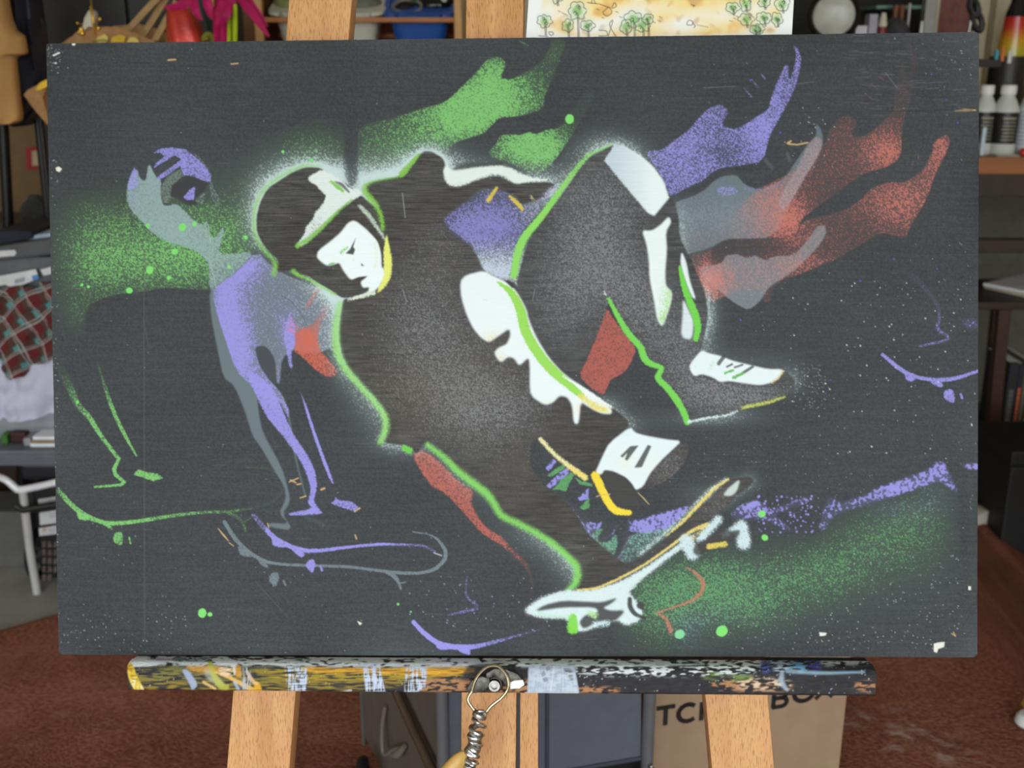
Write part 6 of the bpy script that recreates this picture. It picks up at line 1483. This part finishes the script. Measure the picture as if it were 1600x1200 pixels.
# ---------------------------------------------------------------- left: notice, jar, bins, shirt, trolley
shade_ends = [at(-60, 150, YB - .03), at(140, 150, YB - .03)]  # brown sheet added before the back wall, standing in for deep shade
tag(MB().box((shade_ends[0].x, YB - .03, 0), (shade_ends[1].x, YB - .012, 1.75)).build('shade_sheet', mat('shade_brown', (128, 104, 68), .75, 0, .12, 12), None, .001), 'added brown sheet standing in for shade on the back wall at left', 'shade sheet')
np_ = thing('wall_notice', 'small red bordered notice pinned to the added brown shade sheet', 'notice', at(52, 265, YB - .04))
MB().prism([(40, 230), (66, 229), (67, 264), (41, 266)], 0, .006, pf(YB - .038)).build('board', mat('red_print', (170, 44, 40), .6), np_)
MB().prism([(50, 236), (64, 235), (65, 258), (51, 259)], -.002, 0, pf(YB - .038)).build('paper', mat('aged_paper', (200, 186, 150), .7), np_)
# low brown cupboard holding the crumpled plastic
cz = at(50, 352, 2.62).z
cpx0, cpx1 = at_z(8, 2.6, cz).x, at_z(92, 2.6, cz).x
cpb = thing('low_cupboard', 'low dark brown cupboard behind the grey crate at left', 'cupboard', ((cpx0 + cpx1) / 2, 2.8, 0))
MB().box((cpx0 - .3, 2.645, 0), (cpx1, 2.84, cz)).build('cupboard_body', M_DARKWOOD, cpb, .004)
dd_ = MB().box((cpx0 - .29, 2.633, .05), (cpx1 - .01, 2.645, cz - .03)).build('door', M_DARKWOOD, cpb, .003)
MB().box((cpx0, 2.623, cz * .5), (cpx0 + .01, 2.633, cz * .5 + .1)).build('handle', M_STEEL, dd_, .001)
wv = NT('crumpled_clear_plastic'); nz = wv.noise(26, 4); wv.l(wv.ramp(nz, [(.35, tuple(lin(92, 92, 90))), (.65, tuple(lin(150, 152, 150)))]), wv.b.inputs['Base Color']); wv.b.inputs['Roughness'].default_value = .18; wv.b.inputs['Transmission Weight'].default_value = .35; wv.bump(nz, 1., .02)
rows = []
c_ = at_z(58, 2.72, cz)
for j in range(10):
    t = j / 9; s = math.sqrt(max(0, 1 - (t * .96) ** 2))
    rows.append([c_ + Vector((.036 * s * math.cos(q) * (1 + .25 * mnoise.noise((3 * math.cos(q), 3 * math.sin(q), t * 4))), .045 * s * math.sin(q),   .06 * t)) for q in np.linspace(0, 2 * math.pi, 25)[:-1]])
tag(MB().sheet(rows, True).build('plastic_wrap', wv.m, None, smooth=False), 'crumpled clear plastic wrap on the low brown cupboard', 'plastic')

# trolley box on the floor
YG = 2.30
fp_ = on_floor(58, 927)
YG = fp_.y
tr = thing('wheeled_trolley', 'black box trolley with a silver tube frame and wheels at lower left', 'trolley', (fp_.x, fp_.y + .12, 0))
tz = at(60, 757, YG).z
xl = fp_.x
MB().box((xl + .012, YG + .02, .03), (xl + .22, YG + .24, tz - .012)).build('box_body', M_BLACK, tr, .006)
MB().box((xl - .004, YG + .012, tz + .004), (xl + .23, YG + .25, tz + .05)).build('lid', mat('black_lid', (34, 35, 40), .35), tr, .012)
ptop = at(36, 768, YG); 
MB().tube([at(52, 918, YG) * 0 + Vector((xl, YG, 0.0)), Vector((xl - .002, YG, .12)), Vector((ptop.x, YG, ptop.z))], .0095, 14).build('frame_post', M_CHROME, tr, 0, 1, True)
MB().tube(cr([at(-30, 738, YG + .02), at(-6, 744, YG + .01), at(10, 750, YG), at(24, 762, YG), at(32, 765, YG), at(60, 760, YG), at(100, 751, YG), at(150, 743, YG)], 6), .0085, 12).build('frame_rail', mat('white_frame_tube', (236, 238, 242), .3, .1, .03), tr, 0, 1, True)
MB().tube([at(25, 790, YG - .012), at(36, 797, YG - .014), at(90, 788, YG - .014), at(150, 782, YG - .01)], .008, 10).build('strap_bar', M_BLACK, tr, 0, 1, True)
for k, (x0, x1, y0, y1) in enumerate(((60, 112, 776, 789), (62, 112, 797, 818), (61, 112, 821, 835))):
    lb = MB().prism([(x0, y0 + 4), (x1, y0 - 4), (x1, y1 - 4), (x0 + 1, y1 + 2)], -.002, 0, pf(YG + .017)).build('label_sticker', mat('sticker_white', (196, 196, 198), .6), tr)
    if k == 2: MB().prism([(66, 829), (73, 828), (70, 824)], -.004, -.002, pf(YG + .017)).build('warning_mark', mat('ochre_mark', (190, 150, 60), .6), lb)
    for q in range(2): MB().prism([(x0 + 16, y0 + 5 + q * 4), (x1 - 8, y0 + 1 + q * 4), (x1 - 8, y0 + 2.2 + q * 4), (x0 + 16, y0 + 6.2 + q * 4)], -.0035, -.002, pf(YG + .017)).build('text_line', mat('grey_print', (150, 154, 164), .6), lb)
for k in range(14):
    x = 66 + (k % 3) * 9; y = 846 + (k // 3) * 13
    MB().prism([(x, y), (x + 6, y - 2), (x + 7, y + 7), (x + 1, y + 9)], -.003, 0, pf(YG + .017)).build('mesh_patch', mat('mottled_grey_red', (84, 70, 68), .6, 0, .5, 90), tr)
wc = at(33, 868, YG + .10)
for yy in (YG + .08, YG + .2):
    wq = MB(); c0 = Vector((xl - .022, yy, .065)); wq.tube([c0 + Vector((0, .055 * math.cos(q), .055 * math.sin(q))) for q in np.linspace(0, 2 * math.pi, 25)[:-1]], .010, 10, True)
    wo = wq.build('wheel', mat('wheel_rubber', (26, 28, 34), .5), tr, 0, 1, True)
    h = MB().lathe([(.016, -.012), (.018, 0), (.016, .012)], c0, (1, 0, 0), 14); h.build('hub', M_GREYP, wo, 0, 1, True)
    for q in range(5): MB().tube([c0, c0 + Vector((0, .052 * math.cos(q * 1.257), .052 * math.sin(q * 1.257)))], .005, 6).build('spoke', MATS['wheel_rubber'], wo)
# grey block behind the trolley
b_ = on_floor(10, 905)
tag(MB().box((b_.x - .3, b_.y + .06, 0), (b_.x + .035, b_.y + .19, at(10, 800, b_.y + .06).z)).build('concrete_block', mat('grey_block', (92, 92, 90), .85, 0, .15, 20), None, .004), 'plain dark grey block on the floor beside the trolley wheel', 'block')
# open grey tray standing on the trolley with odds and ends
zt0 = tz + .05
g0 = at_z(-40, YG, zt0).x
gt = thing('grey_tray', 'shallow grey plastic tray on the trolley lid', 'tray', (xl + .1, YG + .12, zt0))
zt1 = at(40, 702, YG - .01).z
MB().box((xl - .11, YG - .012, zt0), (xl + .22, YG + .24, zt1 - .012)).build('tray_base', mat('blue_grey_plastic', (98, 104, 114), .45), gt, .004)
MB().box((xl - .12, YG - .02, zt1 - .012), (xl + .23, YG + .25, zt1)).build('rim', MATS['blue_grey_plastic'], gt, .004)
for k, (x0, x1, h_, m, lb, dy) in enumerate(((-4, 6, .022, mat('green_item', (60, 110, 44), .6), 'small green packet in the grey tray', .02), (8, 32, .024, mat('maroon_item', (60, 22, 22), .5), 'maroon packet in the grey tray', .03), (34, 46, .018, mat('grey_item', (150, 150, 156), .4), 'little grey part in the grey tray', .01))):
    a, b = at_z(x0, YG, zt1), at_z(x1, YG, zt1)
    tag(MB().box((a.x, YG + dy, zt1), (b.x, YG + dy + .06, zt1 + h_)).build('packet', m, None, .003), lb, 'packet')
a, b = at_z(46, YG, zt1), at_z(112, YG, zt1)
for k in range(3):
    tag(MB().box((a.x + .004 * k, YG + .005, zt1 + .0085 * k), (b.x, YG + .12, zt1 + .0085 * k + .008)).build('notebook', M_PAPER if k != 1 else mat('tan_cover', (150, 130, 104), .7), None, .001), ('lowest pale notebook of the stack in the grey tray', 'tan notebook in the middle of the stack in the grey tray', 'topmost pale notebook of the stack in the grey tray')[k], 'notebook', 'notebooks in the tray')
# light grey crate, with the shirt and cloth hanging over its front
YS = YG + .07
zc0 = zt1 + .0275
crate = thing('grey_crate', 'dark grey storage crate with white stickers at the left edge', 'crate', (xl + .05, YS + .15, zc0))
zc1 = at(40, 380, YS).z
MB().box((xl - .22, YS, zc0), (xl + .2, YS + .19, zc1 - .03)).build('crate_body', mat('slate_crate', (96, 101, 106), .5), crate, .01)
MB().prism([(-70, 412), (-70, 392), (0, 384), (78, 372), (190, 355), (190, 381), (78, 398), (0, 408)], -.012, .2, pf(YS)).build('lid', mat('slate_lid', (82, 84, 88), .5), crate, .006)
for poly in ([(-30, 393), (24, 390), (27, 395), (24, 399), (-30, 404)], [(-30, 440), (0, 431), (57, 420), (62, 434), (38, 444), (20, 450), (10, 444), (-30, 452)], [(64, 421), (90, 414), (90, 426), (69, 430)]):
    stk = MB().prism(poly, -.004, -.002, pf(YS - .012)).build('sticker', mat('sticker_bright', (222, 224, 226), .5), crate)
    if poly[1][0] == 0:
        MB().prism([(51, 430), (61, 428), (62, 435), (53, 437)], -.006, -.004, pf(YS - .012)).build('blue_mark', mat('blue_mark', (90, 140, 206), .5), stk)
        for q in range(4): MB().prism([(25 + 4 * q, 436 - q), (27.5 + 4 * q, 435.4 - q), (27.5 + 4 * q, 442 - q), (25 + 4 * q, 442.6 - q)], -.0055, -.004, pf(YS - .012)).build('text_mark', MATS['grey_print'], stk)
a, b = at(45, 373, YS + .08), at(80, 369, YS + .08)
tag(MB().prism([(44, 376), (46, 369), (100, 361), (100, 370)], 0, .08, pf(YS + .03)).build('folded_paper', mat('pale_blue_paper', (176, 192, 214), .7), None, .001), 'folded pale blue paper on the grey crate lid', 'paper')
tag(MB().prism([(-60, 388), (-20, 366), (20, 362), (44, 366), (44, 376), (0, 384)], .02, .2, pf(YS)).build('navy_cloth', mat('navy_cloth', (34, 36, 52), .8), None, .004), 'folded navy cloth lying on the grey crate lid', 'cloth')
def plaid():
    w = NT('red_green_plaid')
    sep = w.n('SeparateXYZ'); w.l(w.vec((1, 1, 1), 'buv', (0, 0, .62)), sep.inputs[0])
    def band(v, f, off=0.):
        fr_ = w.math('FRACT', w.math('MULTIPLY_ADD', v, f, off)); return fr_
    def lines(v, f, off, w_): return w.math('LESS_THAN', w.math('ABSOLUTE', w.math('SUBTRACT', band(v, f, off), .5)), w_)
    x, y = sep.outputs[0], sep.outputs[1]
    red, grn, wht, teal = (tuple(lin(*k)) for k in ((104, 34, 34), (62, 74, 66), (206, 206, 204), (92, 158, 160)))
    a = w.mix(w.math('LESS_THAN', band(x, .033), .45), red, grn); b = w.mix(w.math('LESS_THAN', band(y, .033), .45), red, grn)
    c = w.mix(.5, a, b)
    t = w.math('MULTIPLY', lines(x, .033, .28, .14), lines(y, .033, .28, .14)); c = w.mix(w.math('MULTIPLY', t, .8), c, teal)
    for v in (x, y):
        c = w.mix(w.math('MULTIPLY', lines(v, .033, .02, .03), .55), c, wht); c = w.mix(w.math('MULTIPLY', lines(v, .033, .14, .022), .45), c, wht)
    w.l(c, w.b.inputs['Base Color']); w.b.inputs['Roughness'].default_value = .9; return w.m
def drape(name, label, cat, top, bot, xs, Y, m, amp=.012, th=.006, k=3.):
    "cloth hanging over the front of something: top/bot are functions of the pixel column"
    nx, ny = 46, 26; fr_, bkr, at_f = [], [], []
    for j in range(ny + 1):
        r, r2 = [], []
        for i in range(nx + 1):
            px = xs[0] + (xs[1] - xs[0]) * i / nx; t = j / ny; py = top(px) + (bot(px) - top(px)) * t
            p = at(px, py, Y); sw = amp * (math.sin(px * .11 * k / 3 + t * 2) * (.3 + .7 * t) + 1.2 * mnoise.noise((px * .03 * k, py * .02 * k, 1))) - .012 * math.sin(t * math.pi)
            r.append(p + Vector((0, sw, 0))); r2.append(p + Vector((0, sw + th, 0))); at_f.append((px + 7 * math.sin(py * .045) + 5 * mnoise.noise((px * .03, py * .03, 5)), py + 6 * math.sin(px * .06), 0))
        fr_.append(r); bkr.append(r2)
    mb = MB(); n = nx + 1
    vs = [p for r in fr_ for p in r] + [p for r in bkr for p in r]; N2 = n * (ny + 1); fs = []
    for j in range(ny):
        for i in range(nx):
            q = j * n + i; fs.append((q, q + n, q + n + 1, q + 1)); fs.append((N2 + q, N2 + q + 1, N2 + q + n + 1, N2 + q + n))
    per = list(range(n)) + [j * n + nx for j in range(1, ny + 1)] + [ny * n + i for i in range(nx - 1, -1, -1)] + [j * n for j in range(ny - 1, 0, -1)]
    for a_, b_ in zip(per, per[1:] + per[:1]): fs.append((a_, b_, N2 + b_, N2 + a_))
    mb.add(vs, fs, at_f + at_f)
    return tag(mb.build(name, m, None, smooth=True, attr=True), label, cat)
drape('plaid_shirt', 'red and green plaid shirt draped over the grey crate', 'shirt', lambda x: 452 - 5 * math.sin(x * .05) - (10 if x > 60 else 0) * 0 + (0 if x < 62 else -12), lambda x: float(np.interp(x, [-40, 0, 8, 40, 80, 140], [575, 580, 592, 588, 560, 545])), (-50, 130), YS - .030, plaid(), .010)
drape('white_cloth', 'pale lavender white cloth hanging below the plaid shirt', 'cloth', lambda x: 560., lambda x: float(np.interp(x, [-40, 0, 40, 80, 140], [668, 662, 655, 650, 645])), (-50, 130), YS - .018, mat('lavender_white_cotton', (206, 208, 228), .85, 0, .05, 30), .012, .006, 2.)
drape('grey_liner', 'grey plastic liner showing under the white cloth', 'liner', lambda x: 645., lambda x: float(np.interp(x, [-40, 0, 20, 80, 140], [700, 694, 686, 676, 668])), (-50, 130), YS - .006, mat('grey_liner', (140, 144, 152), .4), .003, .004, 1.)

# ---------------------------------------------------------------- behind the easel: folding cart and carton
ang = math.radians(14)
CU, CD = Vector((math.cos(ang), math.sin(ang), 0)), Vector((-math.sin(ang), math.cos(ang), 0))
YK = 1.37
k0 = at(691, 1140, YK); k0z = k0.z; K0 = Vector((k0.x, k0.y, 0))
def on_plane(px, py, o, n):
    d = ray(px, py); return EYE + d * ((o - EYE).dot(n) / d.dot(n))
def kc(px, py, off=0.): # point on the cart's front plane
    return on_plane(px, py, K0 + CD * off, CD)
cart = thing('folding_cart', 'folding cart with slate blue fabric front and grey tube frame behind the easel', 'cart', (K0.x + .15, K0.y + .1, 0))
M_SLATE = mat('slate_fabric', (92, 97, 106), .85, 0, .06, 40, .12, 500); M_TAUPE = mat('taupe_fabric', (96, 88, 80), .9, 0, .08, 30, .12, 400); M_GTUBE = mat('grey_tube', (132, 136, 142), .35, .5, .05)
def vtube(px, name, r):
    a = kc(px, 1140); MB().tube([Vector((a.x, a.y, 0)), Vector((a.x, a.y, .62))], r, 14).build(name, M_GTUBE, cart, 0, 1, True); return a
ta, tb2 = vtube(691, 'frame_post', .0092), vtube(1013, 'frame_post', .0098)
def panel_px(poly, off, th, name, m, bev=.002):
    f_ = [kc(x, y, off) for x, y in poly]; n = len(f_); b_ = [p + CD * th for p in f_]
    return MB().add(f_ + b_, [tuple(range(n - 1, -1, -1)), tuple(range(n, 2 * n))] + [(i, (i + 1) % n, n + (i + 1) % n, n + i) for i in range(n)]).build(name, m, cart, bev)
panel_px([(700, 960), (853, 942), (853, 1209), (700, 1236)], .006, .006, 'fabric_panel', M_SLATE)
panel_px([(857, 942), (1003, 924), (1002, 1183), (857, 1208)], .004, .008, 'fabric_panel', M_SLATE)
MB().tube([kc(855, 942, .004), kc(855, 1208, .004)], .0028, 8).build('piping', mat('dark_piping', (62, 66, 78), .8), cart, 0, 1, True)
MB().tube([kc(700, 1236, .004), kc(855, 1209, .004), kc(1002, 1184, .004)], .004, 8).build('piping', MATS['dark_piping'], cart, 0, 1, True)
panel_px([(702, 1240), (1003, 1188), (1002, 1330), (702, 1390)], .03, .004, 'lower_panel', mat('black_fabric', (14, 14, 16), .9), .001)
bp0 = kc(1016, 1196, -.010)
MB().lathe([(.0035, 0), (.0045, .002), (.004, .007), (.002, .008)], bp0, -CD, 12).build('bolt', M_STEEL, cart, 0, 1, True)
# receding left side, strap handle and brace
Ls = Vector((K0.x, K0.y, 0)); Lb = on_plane(565, 1085, Vector((0, 1.72, 0)), Vector((0, 1, 0))); Lb.z = 0
sdir = (Lb - Ls)
MB().add([Ls + Vector((0, .006, .01)), Ls + sdir + Vector((0, 0, .03)), Ls + sdir + Vector((0, 0, .5)), Ls + Vector((0, .006, .5)), Ls + Vector((.004, .01, .01)), Ls + sdir + Vector((.004, .004, .03)), Ls + sdir + Vector((.004, .004, .5)), Ls + Vector((.004, .01, .5))],
         [(0, 1, 2, 3), (7, 6, 5, 4), (0, 4, 5, 1), (1, 5, 6, 2), (2, 6, 7, 3), (3, 7, 4, 0)]).build('side_panel', M_TAUPE, cart)
MB().tube([Vector((Lb.x, Lb.y, 0)), Vector((Lb.x, Lb.y, .55))], .004, 10).build('corner_binding', M_TAUPE, cart, 0, 1, True)
ns_ = sdir.cross(Vector((0, 0, 1))).normalized(); ns_ = ns_ if ns_.y < 0 else -ns_
def sp(px, py, off=.012): return on_plane(px, py, Ls + ns_ * off, ns_)
MB().tube([sp(612, 1050), sp(621, 1085), sp(648, 1145), sp(676, 1205), sp(690, 1240)], .0075, 10).build('brace', mat('dark_bronze_tube', (92, 78, 62), .4, .4), cart, 0, 1, True)
MB().tube(cr([sp(602, 1104, .004), sp(598, 1130, .008), sp(597, 1155, .014), sp(599, 1176, .014), sp(606, 1178, .012), sp(618, 1170, .008), sp(630, 1168, .004)], 5), .0035, 8).build('strap_handle', mat('taupe_strap', (120, 112, 102), .85), cart, 0, 1, True)
MB().tube(cr([sp(632, 1166, .006), sp(622, 1178, .010), sp(612, 1180, .010)], 4), [.004, .007, .004], 8).build('strap_end', MATS['taupe_strap'], cart, 0, 1, True)
wc = on_floor(566, 1214, .036)
wo = MB().tube([wc + Vector((.0, .026 * math.cos(q), .026 * math.sin(q))) for q in np.linspace(0, 2 * math.pi, 25)[:-1]], .0095, 10, True).build('wheel', M_BLACK, cart, 0, 1, True)
MB().lathe([(.016, -.006), (.018, 0), (.016, .006)], wc, (1, 0, 0), 16).build('hub', M_BLACK, wo, 0, 1, True)
# cardboard carton
YX = 1.55
n2 = CD
X0 = at(1022, 1140, YX); Xo = Vector((X0.x, X0.y, 0))
def xc(px, py, off=0.): return on_plane(px, py, Xo + n2 * off, n2)
e0, e1 = xc(1008, 1140), xc(1318, 1140)
wbox = (e1 - e0).dot(CU); o_ = Vector((e0.x, e0.y, 0))
cart_box = thing('cardboard_box', 'brown cardboard box with bold black lettering behind the right easel leg', 'box', o_ + CU * wbox / 2 + CD * .12)
fb = lambda a, b, h: o_ + CU * a + CD * b + Vector((0, 0, h))
HB = .40
MB().box((0, 0, 0), (wbox, .24, HB), fb).build('carton_body', M_CARD, cart_box, .003)
for (a0, a1, b0_, b1_) in ((0, wbox, .001, .119), (0, wbox, .121, .239)):
    MB().box((a0 + .002, b0_, HB), (a1 - .002, b1_, HB + .004), fb).build('flap', M_CARD, cart_box, .001)
M_INK = mat('black_ink', (38, 33, 30), .8)
def uvw(px, py):
    p = xc(px, py) - o_; return p.dot(CU), p.z
# letters as flat print: strokes in the face's own axes
def letter(strokes, px, py_top, py_bot, w_px, slant=.12):
    a0, zt_ = uvw(px, py_top); _, zb_ = uvw(px, py_bot); a1, _ = uvw(px + w_px, (py_top + py_bot) / 2)
    W_, H_ = a1 - a0, zt_ - zb_; mb = MB(); tk = .0042
    for st in strokes:
        for (x0, y0), (x1, y1) in zip(st[:-1], st[1:]):
            p, q = Vector((x0 * W_, y0 * H_)), Vector((x1 * W_, y1 * H_)); d = (q - p).normalized(); s_ = Vector((-d.y, d.x)) * tk; d = d * tk * .35
            c4 = [p - s_ - d, q - s_ + d, q + s_ + d, p + s_ - d]
            vs_ = [fb(a0 + v.x, -.0006, zb_ + v.y) for v in c4] + [fb(a0 + v.x, -.0001, zb_ + v.y) for v in c4]
            mb.add(vs_, [(3, 2, 1, 0), (4, 5, 6, 7), (0, 1, 5, 4), (1, 2, 6, 5), (2, 3, 7, 6), (3, 0, 4, 7)])
    return mb.build('printed_letter', M_INK, cart_box)
arc = lambda cx, cy, rx, ry, a0, a1, n=14: [(cx + rx * math.cos(t), cy + ry * math.sin(t)) for t in np.linspace(a0, a1, n)]
letter([[(0, 1), (1, 1)], [(.5, 1), (.5, 0)]], 1027, 1107, 1134, 26)
letter([arc(.55, .5, .5, .5, .9, 2 * math.pi - .9)], 1059, 1103, 1129, 29)
letter([[(0, 0), (0, 1)], [(1, 0), (1, 1)], [(0, .5), (1, .5)]], 1097, 1098, 1124, 24)
letter([[(0, 0), (0, 1), (.55, 1)] + arc(.55, .76, .3, .24, math.pi / 2, -math.pi / 2, 8) + [(0, .52)], [(.5, .52)] + arc(.55, .26, .38, .26, math.pi / 2, -math.pi / 2, 8) + [(0, 0)]], 1210, 1079, 1105, 21)
letter([arc(.5, .5, .5, .5, 0, 2 * math.pi, 24)], 1242, 1071, 1097, 29)
letter([[(0, 0), (1, 1)], [(0, 1), (1, 0)]], 1277, 1066, 1091, 24)
